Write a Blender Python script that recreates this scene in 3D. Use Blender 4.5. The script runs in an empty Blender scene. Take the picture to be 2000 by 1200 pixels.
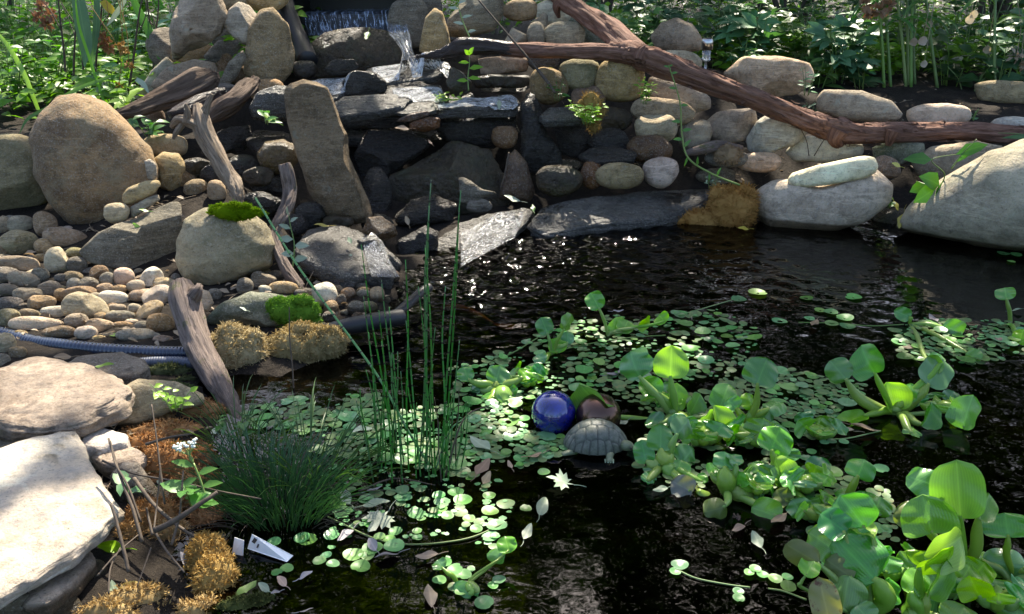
import bpy, math, random
import numpy as np
from mathutils import Vector, Matrix, noise, Quaternion
random.seed(7); np.random.seed(7)
S = bpy.context.scene
R = math.radians
# ------------------------------------------------------------------ camera, sky, sun, exposure
CAMH, PITCH, F = 1.3, R(22), 1732.0
cam = bpy.data.cameras.new('camera'); cam.sensor_width = 36; cam.lens = F/2000*36
cam.clip_start = .05; cam.clip_end = 400
co = bpy.data.objects.new('camera', cam); S.collection.objects.link(co)
co.location = (0, 0, CAMH); co.rotation_euler = (R(90)-PITCH, 0, 0); S.camera = co
SUN_AZ, SUN_EL = R(10), R(50)             # azimuth to the right of the viewing direction (+Y)
SUN = Vector((math.sin(SUN_AZ)*math.cos(SUN_EL), math.cos(SUN_AZ)*math.cos(SUN_EL), math.sin(SUN_EL)))
w = bpy.data.worlds.new('World'); S.world = w; w.use_nodes = True
nt = w.node_tree; sky = nt.nodes.new('ShaderNodeTexSky'); sky.sky_type = 'NISHITA'; sky.sun_disc = False
sky.air_density = .7; sky.dust_density = 2.5; sky.ozone_density = .6; sky.sun_elevation = SUN_EL; sky.sun_rotation = SUN_AZ
nt.links.new(sky.outputs[0], nt.nodes['Background'].inputs[0]); nt.nodes['Background'].inputs[1].default_value = .15
sl = bpy.data.lights.new('sun', 'SUN'); sl.energy = 5; sl.angle = R(.5); sl.color = (1, .91, .76)
so = bpy.data.objects.new('sun', sl); S.collection.objects.link(so); so.rotation_euler = SUN.to_track_quat('Z', 'Y').to_euler()
so.location = SUN*30
S.view_settings.view_transform = 'Standard'; S.view_settings.look = 'None'; S.view_settings.gamma = 1
S.view_settings.exposure = 1.62
S.cycles.max_bounces = 8; S.cycles.transparent_max_bounces = 16
S.cycles.caustics_reflective = False; S.cycles.caustics_refractive = False
S.cycles.sample_clamp_indirect = 6
# ------------------------------------------------------------------ geometry helpers
CAM = Vector((0, 0, CAMH)); RT = Vector((1, 0, 0))
FW = Vector((0, math.cos(PITCH), -math.sin(PITCH))); UP = Vector((0, math.sin(PITCH), math.cos(PITCH)))
def ray(px, py): return RT*((px-1000)/F) + UP*((600-py)/F) + FW
def at_y(px, py, y):
    d = ray(px, py); return CAM + d*(y/d.y)
def at_z(px, py, z):
    d = ray(px, py); return CAM + d*((z-CAMH)/d.z)
def dist(p): return (Vector(p)-CAM).dot(FW)
C = S.collection
def mk(name, verts, faces, mat=None, parent=None, origin=None, smooth=True, uv=None):
    me = bpy.data.meshes.new(name)
    v = np.array([tuple(p) for p in verts], dtype=float).reshape(-1, 3)
    if parent is not None: o0 = np.array(parent['_o']) if '_o' in parent else np.zeros(3)
    else:
        o0 = np.array(tuple(origin)) if origin is not None else (v.min(0)+v.max(0))/2
    me.from_pydata((v-o0).tolist(), [], faces)
    if mat: me.materials.append(mat)
    if smooth: me.polygons.foreach_set('use_smooth', [True]*len(me.polygons))
    if uv is not None:
        ul = me.uv_layers.new(name='UVMap'); li = np.zeros(len(me.loops), dtype=np.int32)
        me.loops.foreach_get('vertex_index', li)
        ul.data.foreach_set('uv', np.array(uv, dtype=np.float32)[li].ravel())
    me.update()
    o = bpy.data.objects.new(name, me); C.objects.link(o)
    if parent is not None: o.parent = parent
    else: o.location = o0
    o['_o'] = list(map(float, o0))
    return o
def tag(o, label, cat, group=None):
    o['label'] = ' '.join(label.split()[:16]); o['category'] = cat
    if group: o['group'] = group
    return o
def thing(name, label, cat, loc, group=None):
    o = bpy.data.objects.new(name, None); C.objects.link(o); o.location = loc; o['_o'] = [float(t) for t in loc]
    o.empty_display_size = .02
    return tag(o, label, cat, group)
def crom(P, n=8):
    P = [np.array(p, dtype=float) for p in P]
    if len(P) < 2: return P
    Q = [2*P[0]-P[1]] + P + [2*P[-1]-P[-2]]; out = []
    for i in range(1, len(Q)-2):
        a, b, c, d = Q[i-1:i+3]
        for k in range(n):
            t = k/n
            out.append(.5*((2*b)+(c-a)*t+(2*a-5*b+4*c-d)*t*t+(3*b-a-3*c+d)*t**3))
    out.append(P[-1]); return out
def tube(P, rad, ns=8, n=6, amp=0., ridges=0, seed=0, wob=0.):
    """tube along spline points P with radii; returns verts, faces, uv (u angle, v length)"""
    Q = crom([list(p)+[r] for p, r in zip(P, rad)], n)
    pts = [Vector(q[:3]) for q in Q]; rr = [max(q[3], .0004) for q in Q]
    V, Fc, U = [], [], []
    t = (pts[1]-pts[0]).normalized(); nrm = t.orthogonal().normalized(); L = 0
    for i, p in enumerate(pts):
        t2 = (pts[min(i+1, len(pts)-1)]-pts[max(i-1, 0)]).normalized()
        nrm = (nrm - t2*nrm.dot(t2)).normalized(); b = t2.cross(nrm)
        if i: L += (p-pts[i-1]).length
        for k in range(ns):
            a = 2*math.pi*k/ns; r = rr[i]
            if amp:
                q = Vector((math.cos(a)*1.2+seed*7.1, math.sin(a)*1.2, L/max(rr[i], .004)*.22))
                r *= 1 + amp*1.6*noise.noise(q)
                if ridges:
                    q2 = Vector((math.cos(a)*ridges, math.sin(a)*ridges+seed*3.3, L/max(rr[i], .004)*.10))
                    r *= 1 + amp*1.5*(.25-abs(noise.noise(q2)))
                    r *= 1 + amp*.5*noise.noise(q2*2.7)
                    q3 = Vector((math.cos(a)*4.5+seed, math.sin(a)*4.5, L/max(rr[i], .004)*.13)); r *= 1-1.3*amp*max(0, 1-abs(noise.noise(q3))/.10)
            V.append(p + (nrm*math.cos(a)+b*math.sin(a))*r); U.append((k/ns, L))
    m = len(pts)
    for i in range(m-1):
        for k in range(ns):
            k2 = (k+1) % ns
            Fc.append((i*ns+k, i*ns+k2, (i+1)*ns+k2, (i+1)*ns+k))
    for e, i in ((0, 0), (1, m-1)):
        V.append(pts[i]); U.append((0, 0 if not e else L)); c = len(V)-1
        for k in range(ns):
            k2 = (k+1) % ns
            Fc.append((c, i*ns+k2, i*ns+k) if not e else (c, i*ns+k, i*ns+k2))
    return V, Fc, U
class MB:
    def __init__(s): s.V, s.F, s.U = [], [], []
    def add(s, V, Fc, U=None):
        k = len(s.V); s.V += [tuple(v) for v in V]; s.F += [tuple(i+k for i in f) for f in Fc]
        s.U += list(U) if U is not None else [(0, 0)]*len(V)
    def leaf(s, b, d, n, L, W, fold=.15, droop=.2):
        b, d, n = Vector(b), Vector(d).normalized(), Vector(n)
        sd = d.cross(n)
        if sd.length < 1e-4: sd = d.orthogonal()
        sd.normalize(); n = sd.cross(d)
        m1 = b+d*L*.38-n*droop*L*.06; m2 = b+d*L*.72-n*droop*L*.25; t = b+d*L*.98-n*droop*L*.55
        f = n*fold*W
        V = [b, m1-sd*W*.5+f, m1, m1+sd*W*.5+f, m2-sd*W*.36+f*.7, m2, m2+sd*W*.36+f*.7, t]
        s.add(V, [(0, 2, 1), (0, 3, 2), (1, 2, 5, 4), (2, 3, 6, 5), (4, 5, 7), (5, 6, 7)],
              [(.5, 0), (0, .4), (.5, .4), (1, .4), (.1, .72), (.5, .72), (.9, .72), (.5, 1)])
    def blade(s, P, wid, nrm=None, n=5):
        """ribbon through P with widths"""
        Q = crom([list(p)+[w_] for p, w_ in zip(P, wid)], n); pts = [Vector(q[:3]) for q in Q]; V, Fc, U = [], [], []
        for i, p in enumerate(pts):
            t = (pts[min(i+1, len(pts)-1)]-pts[max(i-1, 0)]).normalized()
            sd = t.cross(nrm if nrm is not None else Vector((0, -1, .2)))
            if sd.length < 1e-3: sd = t.orthogonal()
            sd.normalize(); up = sd.cross(t); h = max(Q[i][3], 1e-4)/2
            V += [p-sd*h+up*h*.25, p, p+sd*h+up*h*.25]; v = i/(len(pts)-1); U += [(0, v), (.5, v), (1, v)]
            if i:
                a = 3*(i-1); Fc += [(a, a+1, a+4, a+3), (a+1, a+2, a+5, a+4)]
        s.add(V, Fc, U)
    def tube(s, P, rad, ns=6, n=5, **k): s.add(*tube(P, rad, ns, n, **k))
    def build(s, name, mat, parent=None, origin=None, smooth=True): return mk(name, s.V, s.F, mat, parent, origin, smooth, s.U)
def rnd(a, b): return random.uniform(a, b)
def jit(s): return Vector((rnd(-s, s), rnd(-s, s), rnd(-s, s)))
# ------------------------------------------------------------------ materials
def newmat(name):
    m = bpy.data.materials.new(name); m.use_nodes = True; n = m.node_tree.nodes; n.clear()
    return m, n, m.node_tree.links
def N(n, t, **k):
    x = n.new('ShaderNode'+t)
    for a, b in k.items():
        if a[0] == '_': setattr(x, a[1:], b)
        else: x.inputs[a.replace('__', ' ')].default_value = b
    return x
def col4(c): return (c[0], c[1], c[2], 1)
def ramp(n, l, fac, stops):
    r = n.new('ShaderNodeValToRGB'); e = r.color_ramp.elements
    while len(e) < len(stops): e.new(.5)
    for k, (p, c) in zip(e, stops):
        k.position = p; k.color = col4(c) if not isinstance(c, (int, float)) else (c, c, c, 1)
    l.new(fac, r.inputs[0]); return r
def mixc(n, l, fac, a, b, mode='MIX'):
    x = n.new('ShaderNodeMix'); x.data_type = 'RGBA'; x.blend_type = mode
    for i, v in ((0, fac), (6, a), (7, b)):
        if isinstance(v, (int, float)): x.inputs[i].default_value = v
        elif isinstance(v, (tuple, list)): x.inputs[i].default_value = col4(v)
        else: l.new(v, x.inputs[i])
    return x.outputs[2]
def objcoord(n, l, off=True):
    tc = n.new('ShaderNodeTexCoord'); 
    if not off: return tc.outputs['Object']
    oi = n.new('ShaderNodeObjectInfo'); va = n.new('ShaderNodeVectorMath'); va.operation = 'MULTIPLY_ADD'
    cb = n.new('ShaderNodeCombineXYZ')
    for i in range(3): l.new(oi.outputs['Random'], cb.inputs[i])
    l.new(cb.outputs[0], va.inputs[0]); va.inputs[1].default_value = (37, 53, 71); l.new(tc.outputs['Object'], va.inputs[2])
    return va.outputs[0]
def noisetex(n, l, vec, scale, detail=6, rough=.6, dist=0):
    x = n.new('ShaderNodeTexNoise'); x.inputs['Scale'].default_value = scale; x.inputs['Detail'].default_value = detail
    x.inputs['Roughness'].default_value = rough; x.inputs['Distortion'].default_value = dist
    if vec is not None: l.new(vec, x.inputs['Vector'])
    return x.outputs['Fac']
def scalev(n, l, vec, s):
    m = n.new('ShaderNodeMapping'); m.inputs['Scale'].default_value = s; l.new(vec, m.inputs[0]); return m.outputs[0]
def bump(n, l, h, strength, dist_, prev=None):
    b = n.new('ShaderNodeBump'); b.inputs['Strength'].default_value = strength; b.inputs['Distance'].default_value = dist_
    l.new(h, b.inputs['Height'])
    if prev is not None: l.new(prev, b.inputs['Normal'])
    return b.outputs[0]
def hsv(n, l, c, var_v=.3, var_h=.02, var_s=.2):
    oi = n.new('ShaderNodeObjectInfo'); h = n.new('ShaderNodeHueSaturation'); l.new(c, h.inputs['Color'])
    for k, (nm, v, ce) in enumerate((('Value', var_v, 1), ('Hue', var_h, .5), ('Saturation', var_s, 1))):
        m = n.new('ShaderNodeMath'); m.operation = 'MULTIPLY_ADD'
        f = n.new('ShaderNodeMath'); f.operation = 'FRACT'; g = n.new('ShaderNodeMath'); g.operation = 'MULTIPLY'
        g.inputs[1].default_value = (1, 17.3, 91.7)[k]; l.new(oi.outputs['Random'], g.inputs[0]); l.new(g.outputs[0], f.inputs[0])
        l.new(f.outputs[0], m.inputs[0]); m.inputs[1].default_value = 2*v; m.inputs[2].default_value = ce-v
        l.new(m.outputs[0], h.inputs[nm])
    return h.outputs[0]
def finish(m, n, l, **k):
    o = n.new('ShaderNodeOutputMaterial'); p = n.new('ShaderNodeBsdfPrincipled')
    for a, b in k.items():
        i = p.inputs[a.replace('__', ' ')]
        if isinstance(b, (int, float)): i.default_value = b
        elif isinstance(b, (tuple, list)): i.default_value = col4(b)
        else: l.new(b, i)
    l.new(p.outputs[0], o.inputs[0]); return p, o
def rockmat(name, a, b, speck=(.5, .47, .4), spk=.25, rough=.85, wet=0, lichen=None, strata=0, bmp=1., lscale=1.):
    m, n, l = newmat(name); v = objcoord(n, l)
    vs = scalev(n, l, v, (1, 1, 6)) if strata else v
    n1 = noisetex(n, l, vs, 6*lscale, 8, .65, .4); n2 = noisetex(n, l, v, 28*lscale, 8, .7); n3 = noisetex(n, l, v, 150, 4, .7)
    n4 = noisetex(n, l, v, 2.5*lscale, 4, .6)
    kk = 1.0 if wet else 1.32; a = (a[0]*1.12*kk, a[1]*kk, a[2]*.78*kk); b = (b[0]*1.10*kk, b[1]*kk, b[2]*.80*kk)
    c = mixc(n, l, ramp(n, l, n1, [(.4, 0), (.6, 1)]).outputs[0], a, b)
    c = mixc(n, l, ramp(n, l, n2, [(.47, 0), (.7, .8)]).outputs[0], c, tuple(x*.42 for x in a))
    c = mixc(n, l, ramp(n, l, n4, [(.5, 0), (.66, .6)]).outputs[0], c, tuple(min(1, x*1.4) for x in b))
    g = n.new('ShaderNodeMath'); g.operation = 'MULTIPLY'; g.inputs[1].default_value = spk*1.5
    l.new(ramp(n, l, n3, [(.53, 0), (.62, 1)]).outputs[0], g.inputs[0])
    c = mixc(n, l, g.outputs[0], c, speck)
    d = noisetex(n, l, v, 90, 6, .8)
    c = mixc(n, l, ramp(n, l, d, [(.54, 0), (.66, .7)]).outputs[0], c, tuple(x*.35 for x in a))
    bn = noisetex(n, l, scalev(n, l, v, (2, 2.5, 11)), 2.2*lscale, 5, .6, .6)
    c = mixc(n, l, ramp(n, l, bn, [(.52, 0), (.56, .4), (.6, 0)]).outputs[0], c, tuple(min(1, x*1.6) for x in b))
    if not wet and not lichen:
        nl = noisetex(n, l, v, 13*lscale, 8, .75, .4); c = mixc(n, l, ramp(n, l, nl, [(.60, 0), (.66, .55)]).outputs[0], c, (.36, .36, .28))
    if lichen:
        nl = noisetex(n, l, v, 9*lscale, 9, .75, .5)
        c = mixc(n, l, ramp(n, l, nl, [(.5, 0), (.66, .75)]).outputs[0], c, lichen)
    c = hsv(n, l, c, .18, .012, .15)
    if not wet:                                   # damp, darker band where a stone meets the pond
        ge = n.new('ShaderNodeNewGeometry'); sz = n.new('ShaderNodeSeparateXYZ'); l.new(ge.outputs['Position'], sz.inputs[0])
        ad = n.new('ShaderNodeMath'); ad.operation = 'MULTIPLY_ADD'; ad.inputs[1].default_value = -.07; l.new(n4, ad.inputs[0]); l.new(sz.outputs[2], ad.inputs[2])
        dm = ramp(n, l, ad.outputs[0], [(0, 1), (.012, 0)]).outputs[0]; c = mixc(n, l, dm, c, mixc(n, l, 1., c, (.3, .27, .22), 'MULTIPLY'))
    n5 = noisetex(n, l, vs, 14*lscale, 10, .72, .3)
    h1 = bump(n, l, n5, .8*bmp, .035); h1 = bump(n, l, n2, .8*bmp, .014, h1); h2 = bump(n, l, n3, .5*bmp, .005, h1)
    vo = n.new('ShaderNodeTexVoronoi'); vo.feature = 'DISTANCE_TO_EDGE'; vo.inputs['Scale'].default_value = 5*lscale
    mv = noisetex(n, l, v, 5, 3); mm = n.new('ShaderNodeMix'); mm.data_type = 'VECTOR'; mm.inputs[0].default_value = .25
    l.new(vs, mm.inputs[4]); nn = n.new('ShaderNodeTexNoise'); nn.inputs['Scale'].default_value = 4; l.new(v, nn.inputs['Vector'])
    l.new(nn.outputs['Color'], mm.inputs[5]); l.new(mm.outputs[1], vo.inputs['Vector'])
    crack = ramp(n, l, vo.outputs['Distance'], [(0, 0), (.035, 1)])
    h2 = bump(n, l, crack.outputs[0], .12*bmp, .006, h2)
    rg = rough if wet else ramp(n, l, dm, [(0, rough), (1, .35)]).outputs[0]
    if wet:
        rr = ramp(n, l, n5, [(.35, rough*.5), (.7, min(1, rough*2.4))]); rg = rr.outputs[0]
        h2 = bump(n, l, noisetex(n, l, v, 45, 2, .5, .5), .7, .008, h2)
    finish(m, n, l, Base__Color=c, Roughness=rg, Normal=h2, **({'Specular IOR Level': .5} if wet else {'Specular IOR Level': .3}))
    return m
def leafmat(name, a, b, rough=.35, nscale=9, *,  trans=.35, vein=0, var=.25, hue=.02, spots=None, tcol=None, spec=.5, stripes=False):
    m, n, l = newmat(name); v = objcoord(n, l)
    n1 = noisetex(n, l, v, nscale, 4, .6)
    c = mixc(n, l, ramp(n, l, n1, [(.3, 0), (.7, 1)]).outputs[0], a, b)
    tc = n.new('ShaderNodeUVMap'); sx = n.new('ShaderNodeSeparateXYZ'); l.new(tc.outputs[0], sx.inputs[0])
    nb = noisetex(n, l, v, 60, 3, .5); nrm = bump(n, l, nb, .12, .004)
    if vein:
        # pale midrib and fine side veins
        f = n.new('ShaderNodeMath'); f.operation = 'SUBTRACT'; f.inputs[1].default_value = .5; l.new(sx.outputs[0], f.inputs[0])
        ab = n.new('ShaderNodeMath'); ab.operation = 'ABSOLUTE'; l.new(f.outputs[0], ab.inputs[0])
        mid = ramp(n, l, ab.outputs[0], [(0, .55*vein), (.05, 0)])
        c = mixc(n, l, mid.outputs[0], c, tuple(min(1, x*2.2+.03) for x in b))
        wv = n.new('ShaderNodeTexWave'); wv.inputs['Scale'].default_value = 6; wv.inputs['Distortion'].default_value = .6
        if stripes:
            mp = n.new('ShaderNodeMapping'); mp.inputs['Scale'].default_value = (1, .15, 1); l.new(tc.outputs[0], mp.inputs[0])
            wv.bands_direction = 'X'; l.new(mp.outputs[0], wv.inputs['Vector']); nrm = bump(n, l, wv.outputs['Fac'], .12, .003, nrm)
            c = mixc(n, l, ramp(n, l, wv.outputs['Fac'], [(.5, 0), (1, .18)]).outputs[0], c, tuple(x*1.5 for x in b))
    if spots:
        ns = noisetex(n, l, v, 45, 4, .6); c = mixc(n, l, ramp(n, l, ns, [(.56, 0), (.64, .9)]).outputs[0], c, spots)
    c = hsv(n, l, c, var, hue, .12)
    o = n.new('ShaderNodeOutputMaterial'); p = n.new('ShaderNodeBsdfPrincipled'); p.inputs['Coat Weight'].default_value = .25 if stripes else 0; p.inputs['Coat Roughness'].default_value = .18
    l.new(c, p.inputs['Base Color']); p.inputs['Roughness'].default_value = rough; p.inputs['Specular IOR Level'].default_value = spec
    l.new(nrm, p.inputs['Normal'])
    t = n.new('ShaderNodeBsdfTranslucent')
    ct = mixc(n, l, 1., c, tcol or (1.25, 1.45, .5), 'MULTIPLY'); l.new(ct, t.inputs[0])
    mx = n.new('ShaderNodeMixShader'); mx.inputs[0].default_value = trans
    l.new(p.outputs[0], mx.inputs[1]); l.new(t.outputs[0], mx.inputs[2]); l.new(mx.outputs[0], o.inputs[0])
    return m
def plainmat(name, c, rough=.5, metal=0, bscale=60, bst=.1, var=.15, spec=.5, **k):
    m, n, l = newmat(name); v = objcoord(n, l); n1 = noisetex(n, l, v, bscale, 5, .6)
    cc = mixc(n, l, ramp(n, l, n1, [(.3, 0), (.75, 1)]).outputs[0], tuple(x*(1-var) for x in c), tuple(min(1, x*(1+var)) for x in c))
    finish(m, n, l, Base__Color=cc, Roughness=rough, Metallic=metal, Normal=bump(n, l, n1, bst, .004), **{'Specular IOR Level': spec}, **k)
    return m
def woodmat(name, a, b, dark, rough=.8, wet=0, moss=None, uvs=8):
    m, n, l = newmat(name); uvn = n.new('ShaderNodeTexCoord')
    # grain runs along the tube: u is the angle, v the length in metres
    sx = n.new('ShaderNodeSeparateXYZ'); l.new(uvn.outputs['UV'], sx.inputs[0])
    ang = n.new('ShaderNodeMath'); ang.operation = 'MULTIPLY'; ang.inputs[1].default_value = 2*math.pi; l.new(sx.outputs[0], ang.inputs[0])
    cs = n.new('ShaderNodeMath'); cs.operation = 'COSINE'; sn = n.new('ShaderNodeMath'); sn.operation = 'SINE'
    l.new(ang.outputs[0], cs.inputs[0]); l.new(ang.outputs[0], sn.inputs[0])
    cb = n.new('ShaderNodeCombineXYZ'); l.new(cs.outputs[0], cb.inputs[0]); l.new(sn.outputs[0], cb.inputs[1]); l.new(sx.outputs[1], cb.inputs[2])
    v = cb.outputs[0]
    g1 = noisetex(n, l, scalev(n, l, v, (3.2, 3.2, 5)), 1.6, 8, .65, .5); g2 = noisetex(n, l, scalev(n, l, v, (9, 9, 9)), 1.3, 6, .7, .3)
    g3 = noisetex(n, l, scalev(n, l, v, (1, 1, 7)), 1.2, 5, .6)
    c = mixc(n, l, ramp(n, l, g1, [(.35, 0), (.65, 1)]).outputs[0], a, b)
    c = mixc(n, l, ramp(n, l, g2, [(.5, 0), (.64, .85)]).outputs[0], c, dark)
    c = mixc(n, l, ramp(n, l, g3, [(.45, 0), (.75, .5)]).outputs[0], c, tuple(x*1.25 for x in b))
    if moss:
        c = mixc(n, l, ramp(n, l, noisetex(n, l, objcoord(n, l), 14, 6, .7), [(.56, 0), (.64, .8)]).outputs[0], c, moss)
    h = bump(n, l, g2, .9, .012); h = bump(n, l, g1, .6, .015, h)
    finish(m, n, l, Base__Color=c, Roughness=rough, Normal=h, **{'Specular IOR Level': .6 if wet else .25})
    return m
M = {}
M['tan'] = rockmat('tan_stone', (.20, .155, .10), (.30, .24, .165))
M['brown'] = rockmat('brown_stone', (.13, .095, .06), (.21, .155, .105))
M['boulder'] = rockmat('boulder_stone', (.13, .10, .068), (.21, .165, .11), speck=(.36, .34, .29), spk=.4, lichen=(.28, .25, .16))
M['grey'] = rockmat('grey_stone', (.19, .175, .15), (.30, .27, .23))
M['olive'] = rockmat('olive_stone', (.15, .14, .09), (.24, .22, .15), lichen=(.17, .17, .09))
M['pink'] = rockmat('pinkish_stone', (.30, .24, .20), (.42, .35, .305), speck=(.5, .48, .46))
M['boulderpale'] = rockmat('pale_boulder_stone', (.26, .235, .20), (.37, .335, .29), speck=(.55, .53, .5), lichen=(.38, .36, .24), lscale=.8)
M['slabtan'] = rockmat('weathered_tan_stone', (.15, .115, .08), (.24, .19, .14), strata=1, bmp=1.5)
M['white'] = rockmat('pale_stone', (.36, .35, .33), (.5, .49, .46))
M['cream'] = rockmat('cream_stone', (.48, .43, .31), (.58, .53, .40), bmp=.6, spk=.1)
M['slate'] = rockmat('slate_stone', (.095, .087, .078), (.17, .157, .14), strata=1)
M['taupe'] = rockmat('taupe_stone', (.20, .165, .145), (.29, .245, .215))
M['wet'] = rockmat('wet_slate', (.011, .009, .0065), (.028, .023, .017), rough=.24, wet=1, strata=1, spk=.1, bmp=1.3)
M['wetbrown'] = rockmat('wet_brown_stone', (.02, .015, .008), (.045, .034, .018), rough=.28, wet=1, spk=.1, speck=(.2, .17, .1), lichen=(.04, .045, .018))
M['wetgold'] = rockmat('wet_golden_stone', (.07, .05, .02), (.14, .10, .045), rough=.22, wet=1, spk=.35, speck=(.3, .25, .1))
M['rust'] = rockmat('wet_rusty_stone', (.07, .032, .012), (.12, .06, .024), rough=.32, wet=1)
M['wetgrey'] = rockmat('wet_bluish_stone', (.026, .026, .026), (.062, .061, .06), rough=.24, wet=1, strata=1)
M['greenstone'] = rockmat('greenish_stone', (.085, .10, .08), (.16, .17, .145), lichen=(.10, .13, .06))
M['slab'] = rockmat('pale_flagstone', (.42, .405, .40), (.52, .50, .495), spk=.12, bmp=1.4, lichen=(.36, .34, .33), lscale=.8)
M['slab2'] = rockmat('brownish_flagstone', (.24, .205, .175), (.36, .32, .285), lichen=(.15, .13, .115), bmp=1.4)
M['hlight'] = leafmat('hyacinth_leaf_bright', (.18, .40, .04), (.26, .49, .05), rough=.3, trans=.42, vein=.5, var=.12, stripes=True)
M['hgreen'] = leafmat('hyacinth_leaf_green', (.085, .25, .04), (.14, .34, .05), rough=.24, trans=.3, vein=.4, var=.15, stripes=True, spec=.7)
M['hdark'] = leafmat('hyacinth_leaf_dark', (.055, .20, .045), (.09, .27, .055), rough=.22, trans=.25, vein=.35, var=.15, stripes=True, spec=.8)
M['holive'] = leafmat('hyacinth_leaf_olive', (.13, .17, .05), (.17, .20, .06), rough=.35, trans=.4, vein=.3, var=.1)
M['hold'] = leafmat('hyacinth_leaf_old', (.22, .24, .06), (.27, .26, .09), rough=.4, trans=.35, vein=.3, spots=(.12, .04, .015))
M['hpurple'] = leafmat('hyacinth_leaf_faded', (.11, .125, .10), (.15, .15, .125), rough=.35, trans=.2, vein=.3)
M['petiole'] = leafmat('hyacinth_stalk', (.20, .34, .06), (.27, .42, .08), rough=.3, trans=.25, var=.12)
M['pad'] = leafmat('pad_leaf', (.095, .25, .06), (.16, .33, .09), rough=.4, trans=.2, vein=.25, var=.35, hue=.03, spec=.32)
M['padmix'] = leafmat('mixed_pad_leaf', (.065, .19, .07), (.18, .31, .085), rough=.42, nscale=38, trans=.2, spec=.32, spots=(.20, .22, .07))
M['padb'] = leafmat('pad_leaf_bluish', (.10, .24, .10), (.15, .30, .13), rough=.3, trans=.15, vein=.25, var=.3, hue=.02)
M['reed'] = leafmat('reed_stem', (.03, .12, .025), (.06, .18, .035), rough=.4, trans=.1)
M['deadleaf'] = leafmat('dead_leaf', (.26, .18, .11), (.38, .28, .19), rough=.6, trans=.2, vein=.3, tcol=(1, .9, .7))
M['paleleaf'] = leafmat('pale_leaf', (.22, .29, .18), (.32, .37, .26), rough=.5, trans=.15, vein=.3, tcol=(1, 1, .8))
M['greyleaf'] = leafmat('grey_leaf', (.2, .18, .18), (.3, .27, .27), rough=.5, trans=.1, vein=.3, tcol=(1, 1, 1))
M['yellowleaf'] = leafmat('yellow_leaf', (.5, .45, .07), (.6, .52, .12), rough=.5, trans=.3, vein=.3, tcol=(1.2, 1.1, .5))
M['greenleaf'] = leafmat('green_leaf', (.055, .15, .03), (.10, .23, .045), rough=.4, trans=.35, vein=.3)
M['limeleaf'] = leafmat('lime_leaf', (.16, .32, .03), (.24, .42, .05), rough=.4, trans=.4, vein=.3)
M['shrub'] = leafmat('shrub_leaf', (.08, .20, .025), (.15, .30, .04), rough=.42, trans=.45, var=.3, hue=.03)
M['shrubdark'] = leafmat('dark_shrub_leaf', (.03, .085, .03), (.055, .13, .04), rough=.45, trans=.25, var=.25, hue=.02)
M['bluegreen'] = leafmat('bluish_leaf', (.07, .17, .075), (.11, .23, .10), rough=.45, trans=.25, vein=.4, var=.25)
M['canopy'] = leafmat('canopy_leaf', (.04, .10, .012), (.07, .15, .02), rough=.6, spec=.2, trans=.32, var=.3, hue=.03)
M['canopy_sunpaint'] = leafmat('sun_painted_canopy_leaf', (.13, .22, .02), (.2, .3, .03), rough=.6, spec=.2, trans=.6, var=.3, hue=.03)  # brighter copy of the canopy leaf, sunlight put into its colour
M['stem'] = leafmat('green_stem', (.12, .20, .05), (.18, .26, .07), rough=.5, trans=.05)
M['drystem'] = plainmat('dry_stem', (.075, .054, .036), .8, var=.5)
M['deadflower'] = leafmat('dried_flower', (.24, .13, .05), (.34, .2, .09), rough=.8, trans=.25, tcol=(1, .8, .5))
M['grassdark'] = leafmat('rush_blade', (.03, .095, .03), (.055, .14, .045), rough=.35, trans=.2)
M['grass'] = leafmat('grass_blade', (.05, .13, .03), (.10, .2, .045), rough=.4, trans=.3)
M['mossorange'] = leafmat('orange_moss', (.28, .16, .06), (.39, .25, .105), rough=.9, trans=.2, var=.15, tcol=(1.2, 1, .6), spec=.1)
M['mosstan'] = leafmat('tan_moss', (.28, .21, .11), (.38, .30, .17), rough=.9, trans=.2, var=.12, tcol=(1.2, 1, .6), spec=.1)
M['mossgreen'] = leafmat('green_moss', (.085, .17, .015), (.15, .25, .025), rough=.9, trans=.2, var=.1, spec=.1)
M['mossdark'] = leafmat('dull_moss', (.06, .075, .025), (.10, .11, .04), rough=.9, trans=.1, var=.2, spec=.1)
M['log'] = woodmat('reddish_wood', (.17, .078, .048), (.29, .165, .115), (.06, .027, .017))
M['logwet'] = woodmat('wet_dark_wood', (.03, .018, .013), (.06, .038, .028), (.012, .008, .007), rough=.3, wet=1)
M['drift'] = woodmat('weathered_wood', (.25, .18, .12), (.38, .30, .215), (.06, .04, .028))
M['driftgrey'] = woodmat('grey_brown_wood', (.17, .125, .10), (.27, .21, .175), (.045, .032, .025), moss=(.07, .09, .02))
M['driftdark'] = woodmat('brown_bark', (.10, .065, .045), (.17, .12, .085), (.025, .017, .012))
M['bark'] = woodmat('tree_bark', (.07, .055, .04), (.12, .10, .075), (.03, .025, .02))
M['hose'] = plainmat('blue_hose', (.022, .033, .06), .22, var=.3, bscale=30, **{'Coat Weight': .5})
M['hosegrey'] = plainmat('grey_hose', (.08, .09, .12), .35, var=.3)
M['liner'] = plainmat('black_liner', (.012, .013, .015), .5, bscale=25, bst=.3)
M['blackbox'] = plainmat('black_plastic', (.008, .008, .009), .45)
M['steel'] = plainmat('brushed_steel', (.55, .54, .52), .28, 1.)
M['whiteplastic'] = plainmat('white_plastic', (.78, .79, .8), .4, var=.05)
M['darkplastic'] = plainmat('dark_plastic', (.03, .03, .03), .5)
M['koi'] = plainmat('koi_skin', (.42, .13, .03), .35, bscale=14, var=.5)
M['petal'] = plainmat('white_petal', (.62, .68, .62), .7, var=.1)
M['pod'] = leafmat('dry_seed_pod', (.45, .36, .24), (.55, .46, .33), rough=.5, trans=.4, tcol=(1, .95, .8))
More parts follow.
